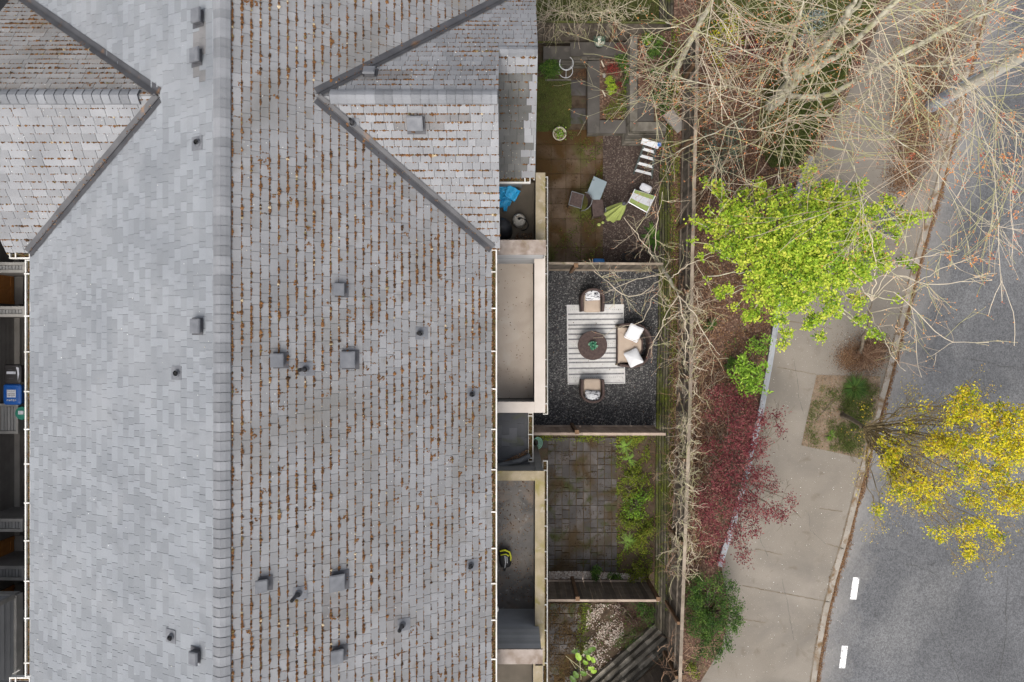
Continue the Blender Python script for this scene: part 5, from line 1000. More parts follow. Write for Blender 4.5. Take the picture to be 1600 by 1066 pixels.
vine('paler dry brush lying over the mulch between fence and crimson maple', (1100, 470), (1092, 860), 90, 1.25, (.3, .7), .28, 'twig')
vine('pale bare vine trailing over the far board fence', (842, 20), (1000, 18), 150, 1.5, (.3, .8), .14)
vine('dry vine at the bottom corner of the long fence', (1064, 1010), (1060, 1075), 40, 2.2, (.2, .6), .25, 'twig_b')

# bare street tree over the road
t = thing('bare_street_tree', 'sparse leafless street tree reaching over the road beside the lime green crown', 'tree', P(1345, 550, ZW))
g = MB(); pl = limb(g, [(1345, 552, ZW), (1350, 530, 1.6), (1358, 500, 2.6), (1363, 472, 3.4)], .045, .03, 8); g.build('trunk', 'bark_d', t, True)
tw = MB(); tips = []
for q, r0 in [([(1362, 470, 3.4), (1385, 450, 3.9), (1420, 475, 4.2), (1462, 520, 4.4), (1480, 535, 4.5), (1545, 535, 4.6)], .014), ([(1362, 470, 3.4), (1400, 430, 4.0), (1450, 445, 4.3), (1510, 440, 4.5), (1550, 438, 4.6)], .013), ([(1362, 470, 3.4), (1395, 410, 4.2), (1450, 400, 4.5), (1500, 390, 4.7)], .011),
              ([(1350, 490, 2.6), (1400, 480, 3.3), (1428, 500, 3.8), (1432, 545, 4.0), (1440, 590, 4.1)], .013), ([(1362, 470, 3.4), (1368, 420, 4.2), (1362, 370, 4.8), (1352, 340, 5)], .016), ([(1362, 470, 3.4), (1330, 430, 4.3), (1310, 400, 5.0), (1290, 370, 5.4)], .016), ([(1355, 480, 3), (1378, 520, 3.4), (1395, 560, 3.6), (1415, 580, 3.6)], .01), ([(1410, 455, 4.1), (1470, 420, 4.4), (1530, 400, 4.6)], .009)]:
    l_ = limb(tw, q, r0, .007, 5)
    for k in range(8): i = rg.randrange(4, len(l_) - 1); a = rg.gauss(0, 1.2); grow(tw, tips, l_[i], np.array([math.cos(a), math.sin(a), rg.uniform(-.2, .3)]), rg.uniform(.3, .95), .0065, 1, rg, .0, (3, 3, 3), (20, 55), .14, None, (4, 3, 3), (.4, .75), .0046)
tw.build('twigs', 'twig', t); g = MB(); q = np.array([q[0] for q in tips]); g.lumps(q, .013, .9, tone=np.clip(R.normal(.8, .2, len(q)), 0, 1)); g.build('buds', 'bud', t)['kind'] = 'stuff'

# ------------------------------------------------------------------ leafy trees
t = thing('lime_tree', 'broad bright lime green tree in fresh leaf over bed and pavement', 'tree', P(1165, 432, ZT - .1)); b0 = root_loc(t)
lob = [(1262, 375, 4.9, 42), (1215, 350, 4.6, 38), (1195, 400, 4.5, 42), (1240, 430, 4.6, 42), (1290, 420, 4.8, 40), (1320, 345, 4.6, 34), (1295, 310, 4.4, 28), (1170, 345, 4.2, 28), (1150, 330, 4.0, 22), (1130, 355, 3.9, 18), (1145, 385, 4.0, 20), (1258, 330, 4.7, 26), (1265, 285, 4.0, 9), (1262, 265, 4.0, 7), (1185, 285, 3.7, 9), (1192, 300, 3.9, 12), (1120, 292, 3.4, 8), (1100, 285, 3.2, 6), (1125, 300, 3.5, 9), (1095, 350, 3.4, 7), (1085, 345, 3.3, 5), (1110, 352, 3.6, 9), (1082, 378, 3.2, 5), (1100, 400, 3.3, 5), (1115, 385, 3.6, 8), (1108, 328, 3.5, 5),
       (1185, 455, 4.0, 20), (1175, 490, 3.6, 14), (1220, 475, 4.0, 20), (1215, 500, 3.6, 10), (1225, 540, 3.3, 8), (1228, 520, 3.4, 9), (1250, 470, 4.0, 18), (1275, 500, 3.8, 14), (1280, 525, 3.5, 8), (1260, 510, 3.6, 6), (1305, 490, 3.8, 10), (1300, 470, 4.0, 16), (1345, 500, 3.7, 9), (1365, 520, 3.5, 8), (1375, 530, 3.4, 5), (1340, 470, 4.0, 12), (1340, 420, 4.5, 24), (1355, 380, 4.5, 22), (1370, 330, 4.3, 12), (1385, 312, 4.1, 9), (1350, 285, 4.0, 7), (1390, 350, 4.3, 10), (1415, 345, 4.2, 11), (1438, 338, 4.1, 8), (1400, 365, 4.2, 9), (1380, 410, 4.2, 14), (1410, 410, 4.0, 8), (1430, 415, 3.9, 6), (1405, 470, 3.8, 5), (1128, 460, 3.4, 9), (1140, 455, 3.5, 7), (1150, 480, 3.4, 6), (1335, 300, 4.0, 9), (1230, 300, 4.2, 10), (1400, 325, 4.1, 6), (1160, 300, 3.8, 8), (1105, 432, 3.2, 4)]
g = MB(); pl = along([b0, b0 + (.15, -.05, 1.2), b0 + (.45, -.05, 2.0)], 8); g.tube(pl, np.linspace(.10, .07, 8), 10); g.build('trunk', 'bark_d', t, True)
g = MB(); L = []
for (x, y, z, r) in lob:
    c = P(x, y, z + rg.uniform(-.35, .15)); L.append((c, r * (H - z) / F * 1.12, (r / 20) ** 2)); st = pl[-1]; mid = st * .5 + c * .5 + np.array([0, 0, .15]); stems(g, st, [c], .03, .008, 5, .5, .07, 8)
g.build('limbs', 'bark', t)
g = MB(); crown(g, L, 17, .060, 42, .058, .6, .8, .68, .18, .75); g.build('foliage', 'leaf_lime', t)

t = thing('yellow_tree', 'slender street tree with yellow green leaves leaning over the road', 'tree', P(1318, 650, ZW)); b0 = root_loc(t)
g = MB(); pl = along([P(1316, 649, ZW), P(1327, 653, 1.2), P(1340, 661, 1.8), P(1350, 668, 2.2)], 10); g.tube(pl, np.linspace(.075, .045, 10), 10); g.build('trunk', 'bark_d', t, True)
lob = [(1515, 612, 5.4, 13), (1505, 635, 5.3, 18), (1490, 655, 5.0, 16), (1530, 650, 5.3, 16), (1475, 690, 4.7, 20), (1500, 700, 5.0, 22), (1455, 700, 4.5, 12), (1560, 650, 5.5, 20), (1590, 660, 5.6, 22), (1550, 690, 5.3, 22), (1580, 705, 5.4, 24), (1610, 700, 5.6, 20), (1520, 740, 4.9, 18), (1560, 745, 5.1, 18), (1575, 780, 5.0, 22), (1600, 770, 5.2, 18), (1418, 665, 3.6, 10), (1402, 700, 3.5, 16), (1390, 720, 3.4, 14), (1405, 745, 3.5, 17), (1430, 760, 3.8, 20), (1400, 775, 3.6, 12), (1375, 795, 3.4, 9), (1365, 800, 3.3, 6), (1445, 790, 3.9, 12), (1520, 780, 4.4, 15), (1540, 820, 4.4, 15), (1505, 825, 4.1, 14), (1470, 835, 3.9, 10), (1455, 830, 3.8, 6), (1515, 860, 4.0, 12), (1512, 868, 4.0, 7), (1555, 840, 4.3, 12), (1480, 750, 4.3, 12), (1460, 770, 4.0, 10), (1380, 690, 3.2, 7), (1620, 640, 5.6, 16), (1450, 630, 4.2, 5), (1440, 640, 4.0, 6)]
M['bark_o'] = mat('olive_brown_bark', [(.12, .09, .045), (.20, .155, .08)], scale=5, rough=.95)
g = MB(); L = []
for (x, y, z, r) in lob:
    c = P(x, y, z + rg.uniform(-.3, .2)); L.append((c, r * (H - z) / F * 1.12, (r / 20) ** 2)); stems(g, pl[-1], [c], .022, .006, 5, .5, .06, 8)
tips = []
for k in range(190):
    c = L[rg.randrange(len(L))][0]; s = rg.uniform(.3, 1); p = pl[-1] * (1 - s) + c * s; a = rg.gauss(-.3, .9); grow(g, tips, p, np.array([math.cos(a), math.sin(a), .25]), rg.uniform(.5, 1.0), .006, 1, rg, 0, (3, 3, 3), (15, 45), .1, .5, (4, 3, 3), (.4, .7), .0035)
g.build('limbs', 'bark_o', t)
g = MB(); crown(g, L, 14, .062, 44, .07, .7, .5, .52, .24, .9); q = np.array([a[0] for a in tips]); q = np.repeat(q, 5, 0) + R.normal(0, .07, (len(q) * 5, 3)); g.leaves(q, .040, .8, tone=np.clip(R.normal(.9, .2, len(q)), 0, 1), aspect=.4); g.build('foliage', 'leaf_yel', t)

t = thing('crimson_maple', 'low spreading maple with dark crimson leaves across the low wall', 'tree', P(1135, 740, ZT - .15)); b0 = root_loc(t)
lob = [(1155, 640, 2.2, 26), (1165, 670, 2.4, 28), (1130, 620, 2.0, 20), (1185, 650, 2.2, 14), (1210, 650, 2.2, 8), (1222, 646, 2.2, 5), (1215, 670, 2.1, 8), (1225, 678, 2.1, 4), (1150, 705, 2.5, 28), (1185, 700, 2.4, 18), (1140, 745, 2.5, 30), (1180, 745, 2.5, 22), (1200, 735, 2.3, 8), (1210, 760, 2.3, 10), (1125, 785, 2.4, 30), (1165, 790, 2.5, 26), (1195, 800, 2.4, 14), (1215, 800, 2.3, 14), (1238, 783, 2.2, 9), (1242, 776, 2.2, 5), (1110, 830, 2.2, 22), (1145, 835, 2.3, 22), (1180, 825, 2.3, 12), (1160, 865, 2.1, 12), (1120, 870, 2.0, 14), (1168, 880, 2.0, 5), (1095, 770, 2.1, 14), (1100, 800, 2.1, 16), (1225, 810, 2.2, 7), (1150, 600, 1.9, 10), (1110, 700, 2.1, 14), (1115, 650, 1.9, 12)]
g = MB(); L = []
for (x, y, z, r) in lob: c = P(x, y, z + rg.uniform(-.45, .1)); L.append((c, r * (H - z) / F * 1.1, (r / 20) ** 2)); stems(g, b0 + (.05, 0, .5), [c], .02, .005, 5, .5, .05, 7)
g.tube([b0, b0 + (.05, 0, .55)], [.07, .05], 8)
tips = []
for k in range(150): c = L[rg.randrange(len(L))][0]; s = rg.uniform(.4, 1); p = b0 * (1 - s) + c * s; a = rg.uniform(0, 6.28); grow(g, tips, p, np.array([math.cos(a), math.sin(a), .15]), rg.uniform(.25, .5), .005, 1, rg, 0, (3, 3, 3), (15, 45), .1, .5, (4, 3, 3), (.4, .7), .0035)
g.build('limbs', 'bark_d', t)
g = MB(); crown(g, L, 12, .052, 44, .075, .65, .55, .5, .26, .7); g.build('foliage', 'leaf_red', t)

shrub('round_shrub', 'dense rounded dark green shrub between the fence and the pavement', [(1114, 957, 42), (1096, 918, 24), (1130, 908, 18), (1095, 975, 24), (1142, 972, 20), (1110, 1010, 24), (1150, 945, 14), (1134, 1006, 11), (1082, 940, 12), (1146, 925, 9), (1155, 968, 7), (1092, 1025, 9), (1120, 1028, 7)], ZW + .1, 1.9, 'leaf_green', 'bark_d', 22, .048, 170, .06, tb=.5, tv=.2, aspect=.5, flat=.7, tilt=.9)
shrub('rhododendron', 'glossy light green broadleaf shrub against the low wall above the maple', [(1172, 583, 20), (1160, 565, 13), (1185, 575, 14), (1180, 600, 14), (1160, 600, 12), (1150, 580, 9), (1192, 610, 7), (1168, 612, 8)], .85, 1.9, 'leaf_rh', 'bark_d', 8, .10, 34, .06, tb=.55, tv=.2, aspect=.42, tilt=.5)
shrub('small_shrub', 'small pale leafed shrub under the lime tree near the low wall', [(1190, 545, 10), (1178, 538, 8), (1198, 532, 7)], .85, 1.4, 'leaf_rh', 'bark_d', 8, .06, 20, .06, tb=.45)
shrub('juniper', 'dusky blue green spreading shrub beside the long fence above the lime tree', [(1125, 215, 30), (1105, 250, 24), (1140, 255, 24), (1120, 285, 16), (1150, 230, 16), (1160, 200, 14)], .9, 1.7, 'leaf_grey', 'bark_d', 18, .04, 60, .05, tb=.45, aspect=.35)
shrub('ivy_bush', 'dark ivy climbing at the foot of the pale tree trunk', [(1040, 92, 18), (1058, 130, 18), (1032, 142, 16), (1045, 170, 13), (1020, 112, 11)], .76, 1.1, 'leaf_green', 'bark_d', 7, .06, 34, .10, tb=.35, tv=.25, aspect=.7)
shrub('yellow_bamboo', 'yellow green narrow leafed plant beside the slim bare tree', [(1135, 45, 16), (1120, 60, 12), (1150, 60, 10), (1125, 90, 9), (1145, 30, 9)], 1, 2.2, 'leaf_yel', 'bark_d', 9, .09, 26, .09, tb=.3, aspect=.2, tilt=1.0)
shrub('red_shrub', 'dull red leafed shrub behind the yellow green narrow leafed plant', [(1165, 65, 22), (1190, 75, 18), (1145, 85, 14), (1175, 90, 14)], .95, 1.5, 'leaf_red', 'bark_d', 10, .05, 36, .08, tb=.3)
shrub('grey_shrub', 'pale grey feathery shrub beneath the tall bare tree', [(1268, 35, 20), (1262, 60, 14), (1280, 20, 14)], .7, 1.5, mat('silver_leaves', None, tramp=[(.13, .17, .15), (.25, .30, .28), (.42, .46, .44)], rough=.8, bump=0), 'bark_d', 12, .06, 36, .06, aspect=.3, tilt=.9)
shrub('bare_twig_shrub', 'low brown twiggy bush in bare soil beside the kerb', [(1350, 556, 24), (1365, 545, 16), (1340, 570, 14)], ZW, 1.0, 'litter', 'twig_b', 3, .025, 40, .06, tb=.4, sr=.006)
tw = MB(); tips = []; t0 = thing('bare_twig_bush', 'fine leafless reddish bush on the verge above the tree pit', 'shrub', P(1352, 556, ZW))
for k in range(60): a = rg.uniform(0, 6.28); grow(tw, tips, P(1352, 556, ZW), np.array([math.cos(a), math.sin(a), rg.uniform(.2, 1)]), rg.uniform(.3, .55), .006, 1, rg, 0, (4, 4, 4), (20, 50), .12, None, (4, 3, 3), (.4, .7), .0035)
tw.build('twigs', 'twig_b', t0)
# verge brush at the top
tw = MB(); tips = []; t0 = thing('bare_twig_bush', 'brown leafless brush on the verge behind the utility pole', 'shrub', P(1425, 200, ZW))
for k in range(150): a = rg.uniform(0, 6.28); grow(tw, tips, P(rg.uniform(1400, 1455), rg.uniform(60, 270), ZW), np.array([math.cos(a), math.sin(a), rg.uniform(.2, 1)]), rg.uniform(.3, .7), .007, 1, rg, 0, (4, 4, 4), (20, 50), .12, None, (4, 3, 3), (.4, .7), .0035)
tw.build('twigs', 'twig_b', t0)
# long-bladed grass clump in the pit
def blades(name, label, px, py, z, n, L_, w, m, cat='plant', up=.9, tb=.5, arch=.6):
    b = P(px, py, z); t = thing(name, label, cat, b); g = MB()
    for k in range(n):
        a = rg.uniform(0, 6.28); l = L_ * rg.uniform(.5, 1.15); u = up * rg.uniform(.5, 1.3); d = np.array([math.cos(a), math.sin(a), 0]); s = np.array([-d[1], d[0], 0]); pts = [b + d * .02]; n_ = 5
        for i in range(1, n_): q = i / (n_ - 1); pts.append(b + d * (.02 + l * q) + np.array([0, 0, l * (u * q - arch * q * q * u * 1.2)]))
        v = []
        for i, p in enumerate(pts): ww = w * (1 - (i / (n_ - 1)) ** 2) * .5 + .0008 if i else w * .25; v += [p - s * ww, p + s * ww]
        g.add(v, [(2 * i, 2 * i + 1, 2 * i + 3, 2 * i + 2) for i in range(n_ - 1)], min(1, max(0, rg.gauss(tb, .2))))
    g.build('blades', m, t); return t
blades('grass_clump', 'dark green arching grass clump at the top of the tree pit', 1334, 606, ZW, 220, .42, .012, 'leaf_green')
blades('grass_clump', 'smaller green grass clump left of the yellow tree trunk', 1297, 680, ZW, 50, .18, .012, 'leaf_rh', tb=.2)
blades('leafy_rosette', 'large dark green rosette of broad leaves below the crooked bare tree', 1022, 372, 0, 46, .42, .10, 'leaf_green', tb=.5, up=.8)

# plants in the grey paved garden
def fern(label, px, py, n, L_, tb, z=.02, m='leaf_rh'):
    b = P(px, py, z); t = thing('fern', label, 'fern', b); g = MB()
    for k in range(n):
        a = rg.uniform(0, 6.28); l = L_ * rg.uniform(.6, 1.1); d = np.array([math.cos(a), math.sin(a), 0]); s = np.array([-d[1], d[0], 0])
        for i in range(14):
            q = (i + 1) / 14; p = b + d * l * q + np.array([0, 0, l * (.75 * q - .55 * q * q)]); wd = l * .20 * (1 - q) ** .7 * min(1, q * 5) + .004
            for sg_ in (-1, 1): c = p + s * sg_ * wd * .5; e = d * .0055; o = s * sg_ * wd * .5; g.add([c - o - e, c + o * .9 - e * .3 + d * .02, c + o * .9 + e * .3 + d * .02, c - o + e], [(0, 1, 2, 3)], min(1, max(0, rg.gauss(tb, .13))))
    g.build('fronds', m, t)
fern('bright green fern below the tan fence in the paved garden', 977, 698, 15, .30, .42); fern('second bright fern edging the grey pavers, just below the first', 982, 718, 13, .26, .36)
fern('bright fern halfway down the plant border, pointing left', 981, 846, 14, .32, .46)
shrub('border_plant', 'olive green clump in the border beside the upper grey pavers', [(985, 765, 17), (995, 742, 14), (978, 745, 9), (1005, 750, 10)], 0, .35, 'leaf_moss', 'bark_d', 12, .045, 34, .05, cat='plant', tb=.45)
shrub('border_plant', 'fresh green leafy clump in the middle of the paved garden border', [(990, 785, 17), (1005, 775, 12), (985, 800, 11), (1000, 800, 9)], 0, .4, 'leaf_rh', 'bark_d', 10, .05, 34, .05, cat='plant', tb=.3)
shrub('border_plant', 'mossy yellow green clump between the two fern groups', [(985, 820, 9), (1000, 815, 8), (975, 815, 7)], 0, .3, 'leaf_moss', 'bark_d', 10, .045, 30, .05, cat='plant', tb=.4)
shrub('border_plant', 'small leaved green bush right of the lowest fern', [(1004, 838, 13), (1015, 830, 9), (1000, 855, 10)], 0, .45, 'leaf_moss', 'bark_d', 11, .045, 34, .05, cat='plant', tb=.6)
shrub('border_plant', 'light green bush at the bottom of the paved garden border', [(998, 892, 14), (988, 905, 8), (1008, 900, 8)], 0, .45, 'leaf_moss', 'bark_d', 11, .045, 34, .05, cat='plant', tb=.6)
shrub('border_plant', 'dark green clump on the white pebbles by the dark brown fence', [(932, 893, 9), (930, 902, 7)], 0, .4, 'leaf_green', 'bark_d', 10, .05, 26, .04, cat='plant', tb=.5)
shrub('border_plant', 'low green sprigs right of the dark clump on the white pebbles', [(957, 902, 8), (965, 904, 6)], 0, .25, 'leaf_green', 'bark_d', 10, .045, 18, .04, cat='plant', tb=.6)
shrub('border_plant', 'dark green sprawling plant by the timber wall in the white gravel corner', [(1008, 955, 15), (1000, 945, 10), (1015, 968, 9)], 0, .4, 'leaf_green', 'bark_d', 10, .045, 34, .05, cat='plant', tb=.45)
shrub('border_plant', 'grassy green plant along the foot of the diagonal timber wall', [(985, 995, 14), (972, 1005, 11), (996, 985, 9)], 0, .3, 'leaf_green', 'bark_d', 10, .045, 30, .05, cat='plant', tb=.6, aspect=.25, tilt=1)
shrub('dark_heather', 'dark maroon heathery plant beside the white gravel', [(978, 958, 18), (990, 970, 12), (965, 945, 10)], 0, .3, mat('maroon_leaves', None, tramp=[(.02, .01, .01), (.06, .025, .025), (.12, .06, .05)], rough=.9, bump=0), 'bark_d', 10, .035, 40, .06, cat='plant', tb=.4)
# creeping moss & ground cover (uncountable)
def cover(name, pxs, z, n, size, m, label, lump=True, tb=.5, tilt=.4, cl=None):
    pts = sample([P(*p, z) for p in pxs], n); k = wob(pts[:, 0] * 2.2, pts[:, 1] * 2.2, 1.3, 2) + R.normal(0, .35, n) > (-.1 if cl is None else cl); pts = pts[k]; g = MB(); p3 = np.c_[pts, z + R.uniform(0, .03, len(pts))]
    if lump: g.lumps(p3, size, .5, tone=np.clip(R.normal(tb, .2, len(pts)), 0, 1))
    else: g.leaves(p3, size, tilt, tone=np.clip(R.normal(tb, .2, len(pts)), 0, 1))
    setting(g.build(name, m), 'stuff', label, 'ground cover')
cover('moss_cover', [(962, 684), (1012, 684), (1022, 760), (1020, 900), (962, 900)], .015, 9000, .018, 'leaf_moss', 'moss and tiny creeping weeds in the paved garden border', cl=.25, tb=.35)
cover('moss_cover', [(838, 672), (1028, 674), (1028, 690), (980, 694), (838, 688)], .02, 2500, .016, 'leaf_moss', 'weedy moss line at the foot of the tan fence', cl=0)
cover('leaf_litter', [(965, 684), (1027, 684), (1024, 905), (965, 905)], .012, 4200, .03, 'litter', 'brown dead leaves under the border plants', False, tb=.25, cl=-.2)
cover('white_pebbles', [(858, 893), (935, 893), (1012, 900), (1012, 908), (858, 908)], .02, 3600, .019, 'gravel_w', 'white pebble strip along the dark brown fence', tb=.65, cl=-.6)
cover('white_pebbles', [(920, 944), (968, 944), (975, 985), (968, 1020), (945, 1045), (908, 1055), (914, 1000), (916, 960)], .02, 3800, .016, 'gravel_w', 'scattered pale pebbles in the lower garden corner', tb=.5, cl=.05)
cover('moss_cover', [(905, 942), (925, 942), (920, 1000), (918, 1050), (900, 1066), (900, 1000)], .015, 1500, .016, 'leaf_moss', 'mossy strip between old pavers and pale pebbles', cl=-.3, tb=.3)
cover('moss_cover', [(880, 205), (942, 205), (942, 280), (920, 300), (912, 240)], .035, 1600, .012, 'leaf_moss', 'moss creeping over the slabs near the planter', cl=.3, tb=.2)
cover('moss_cover', [(880, 340), (942, 330), (942, 410), (860, 410)], .035, 2200, .012, 'leaf_moss', 'moss creeping over the slabs near the dividing fence', cl=.25, tb=.2)
cover('moss_cover', [(858, 684), (964, 684), (964, 893), (858, 893)], .033, 5200, .010, mat('brown_moss', None, tramp=[(.02, .012, .006), (.05, .03, .012), (.08, .05, .02), (.05, .06, .015)], rough=1, bump=0), 'brown moss and grit over the grey pavers', cl=.25, tb=.4)
cover('moss_cover', [(858, 942), (910, 942), (910, 1070), (858, 1070)], .033, 5200, .013, bpy.data.materials['brown_moss'], 'brown moss and debris over the old pavers', cl=-.1, tb=.4)
cover('moss_cover', [(840, 205), (942, 205), (942, 410), (840, 410)], .033, 6000, .010, bpy.data.materials['brown_moss'], 'brown moss over the square slabs', cl=.15, tb=.5)
cover('leaf_litter', [(925, 942), (1022, 945), (1015, 985), (925, 1066)], .014, 3600, .026, 'litter', 'dark dead leaves in the lower garden corner', False, tb=.15, cl=-.3)
cover('weeds', [(925, 942), (1022, 945), (1015, 985), (925, 1066)], .02, 1800, .035, 'leaf_green', 'small green weeds in the lower garden corner', False, tb=.6, cl=.2, tilt=.7)
g = MB(); n = 5200; yy_ = R.uniform(-9, 9, n); xx = wallx(yy_) + .04 + R.uniform(-.1, .13, n); kk = wob(xx * 2, yy_ * 1.5, 1.2) + R.normal(0, .4, n) > -.3; g.lumps(np.c_[xx, yy_, np.full(n, ZT + .01)][kk], .016, .5, tone=R.uniform(0, .75, kk.sum())); setting(g.build('moss_cover', 'leaf_moss'), 'stuff', 'moss along the ledge above the timber wall', 'ground cover')
g = MB(); n = 9000; kk = R.randint(0, 6, n); yy_ = R.uniform(-7.6, 7, n); xb = np.interp(yy_, [-8.3, -6.5, -2.5, -1, 2, 7], [4.21, 4.25, 4.27, 4.30, 4.36, 4.37]); q = wob(xb * 3 + kk, yy_ * 1.1, 1.2, 1) + R.normal(0, .35, n) > .1
g.lumps(np.c_[xb + .042 * kk - R.uniform(.03, .075, n), yy_, .165 * (kk + 1) - .008 - R.uniform(0, .03, n)][q], .015, .6, tone=R.uniform(0, .8, q.sum())); setting(g.build('moss_cover', 'leaf_moss'), 'stuff', 'green moss growing on the steps of the long timber wall', 'ground cover')
g = MB(); n = 5200; yy_ = R.uniform(-9, 9, n); xx = wallx(yy_) + .04 + R.uniform(-.14, .15, n); g.leaves(np.c_[xx, yy_, np.full(n, ZT + .015)], .035, .5, tone=R.uniform(0, .9, n)); setting(g.build('leaf_litter', 'litter'), 'stuff', 'dead leaves caught on the ledge beside the long fence', 'leaves')
def bedcover(pxs, n, size, m, label, name='leaf_litter', tb=.5, cl=-.4):
    pts = sample([P(*p, ZT - .1) for p in pxs], n); k = wob(pts[:, 0] * 2, pts[:, 1] * 2, 1.2, 3) + R.normal(0, .4, n) > cl; pts = pts[k]; z = bedz(pts[:, 0], pts[:, 1]) + .015 + R.uniform(0, .02, len(pts)); g = MB(); g.leaves(np.c_[pts, z], size, .45, tone=np.clip(R.normal(tb, .22, len(pts)), 0, 1)); setting(g.build(name, m), 'stuff', label, 'ground cover')
bedcover([(1085, 200), (1235, 262), (1200, 540), (1180, 640), (1110, 880), (1078, 880), (1090, 500)], 9000, .055, 'litter', 'reddish brown dead leaves over the planting bed')
bedcover([(1085, 200), (1235, 262), (1200, 540), (1180, 640), (1110, 880), (1078, 880), (1090, 500)], 1500, .05, 'leaf_green', 'scattered green weeds over the planting bed', 'weeds', .6, .55)
bedcover([(1080, 40), (1250, 60), (1240, 260), (1085, 260)], 5000, .06, 'litter', 'dead leaves on the bed under the bare trees', tb=.35)
g = MB(); n = 22000; i = R.randint(20, 150, n); kk = kerb[i] + (kerb[np.minimum(i + 1, 159)] - kerb[i]) * R.uniform(0, 1, (n, 1)); off = np.abs(R.normal(0, .055, n)) + .012; off = off * (1 + .5 * wob(kk[:, 0], kk[:, 1], 1.5))
off = off + .06; g.leaves(np.c_[kk[:, 0] + off, kk[:, 1], np.full(n, ZR + .012) + R.uniform(0, .05, n) * np.exp(-off * 12)], .036, .4, tone=np.clip(R.normal(.6, .2, n), 0, 1))
n = 2200; i = R.randint(20, 150, n); kk = kin[i]; keep = (wob(kk[:, 0] * 2, kk[:, 1] * 1.3) + R.normal(0, .3, n)) > .1; kk = kk[keep]; n = len(kk); g.leaves(np.c_[kk[:, 0] + R.normal(-.02, .03, n), kk[:, 1] + R.uniform(-.1, .1, n), np.full(n, ZW + .012)], .03, .4, tone=np.clip(R.normal(.5, .2, n), 0, 1))
setting(g.build('leaf_litter', 'litter'), 'stuff', 'orange brown leaf litter lying along the kerb', 'leaves')
g = MB(); n = 2600; pts = sample([P(*p, ZW) for p in ((1230, 300), (1440, 300), (1400, 520), (1300, 1066), (1130, 1066), (1200, 640))], n); g.leaves(np.c_[pts, np.full(n, ZW + .008)], R.choice([.008, .012, .022], n, p=[.5, .38, .12]), .3, tone=R.uniform(0, 1, n)); setting(g.build('leaf_litter', 'bits'), 'stuff', 'tiny pale petals scattered over the pavement', 'petals')
g = MB(); n = 2500; pts = sample([P(*p, ZW) for p in ((1300, 530), (1400, 300), (1470, 200), (1500, 0), (1395, 0), (1385, 300))], n); g.leaves(np.c_[pts, np.full(n, ZW + .012)], .035, .4); setting(g.build('leaf_litter', 'litter'), 'stuff', 'brown dead leaves on the verge by the utility pole', 'leaves')
g = MB(); n = 2200; pts = sample([P(*p, ZW) for p in PIT], n); g.leaves(np.c_[pts, np.full(n, ZW + .016)], .025, .4, tone=np.clip(R.normal(.75, .2, n), 0, 1)); setting(g.build('leaf_litter', 'litter'), 'stuff', 'fallen yellow brown leaves in the tree pit', 'leaves')
g = MB(); g.tube([P(1303, 624, ZW + .03), P(1290, 640, ZW + .04), P(1273, 660, ZW + .02)], .008, 5); tag(g.build('fallen_stick', 'bark_d'), 'thin dark stick lying on the bare soil of the tree pit', 'stick')

# planter plants
shrub('lime_plant', 'small bright lime plant in the middle of the L-shaped planter', [(953, 130, 7), (955, 140, 7), (951, 123, 4), (960, 137, 4)], .33, .6, 'leaf_lime', 'bark_d', 12, .035, 22, .03, cat='plant', tb=.6, sr=.006)
shrub('red_plant', 'red leaved plant above the lime plant in the planter', [(957, 105, 8), (963, 112, 6), (952, 110, 5)], .33, .55, 'leaf_hr', 'bark_d', 10, .035, 22, .035, cat='plant', sr=.006)
shrub('red_plant', 'tiny red leaved plant touching the lime plant on its right', [(966, 133, 6)], .33, .5, 'leaf_hr', 'bark_d', 10, .035, 16, .03, cat='plant', sr=.006)
shrub('planter_shrub', 'green trailing plant in the upper corner of the planter', [(975, 98, 11), (982, 110, 9), (968, 90, 7), (980, 125, 8)], .33, .75, 'leaf_green', 'bark_d', 12, .045, 30, .04, cat='plant', tb=.6, sr=.008)
shrub('planter_shrub', 'green and maroon mixed plants filling the lower half of the planter', [(975, 155, 12), (960, 165, 11), (950, 178, 8), (975, 175, 11), (982, 140, 8)], .33, .6, 'leaf_moss', 'bark_d', 10, .035, 34, .05, cat='plant', tb=.4, sr=.008)
shrub('hedge_plant', 'dense low leafy green clump below the timber ledge', [(857, 107, 12), (867, 108, 10), (849, 108, 8), (860, 98, 7), (862, 117, 7)], .0, .5, 'leaf_green', 'bark_d', 14, .04, 50, .05, cat='plant', tb=.6)
shrub('bright_creeper', 'bright green creeper spilling over the upper planter corner', [(1012, 60, 7), (1025, 75, 8), (1018, 85, 6), (1030, 62, 6)], .75, 1.05, 'leaf_green', 'bark_d', 10, .05, 26, .05, cat='plant', tb=.7)
shrub('ground_ivy', 'green ivy beside the tilted concrete slab', [(1035, 160, 14), (1045, 175, 10), (1025, 150, 9), (1055, 165, 9)], .76, 1.0, 'leaf_green', 'bark_d', 10, .05, 34, .06, cat='plant', tb=.35)
shrub('small_heather', 'pinkish dry plant on the timber ledge right of the aloe pot', [(968, 72, 8), (975, 78, 6)], .5, .65, 'leaf_hr', 'twig_b', 8, .03, 18, .04, cat='plant', tb=.8, sr=.004)
cover('mulch_chips', [(893, 95), (917, 95), (917, 122), (893, 122)], .02, 700, .03, 'litter', 'red brown bark chips below the wire ring stand', False, tb=.3)

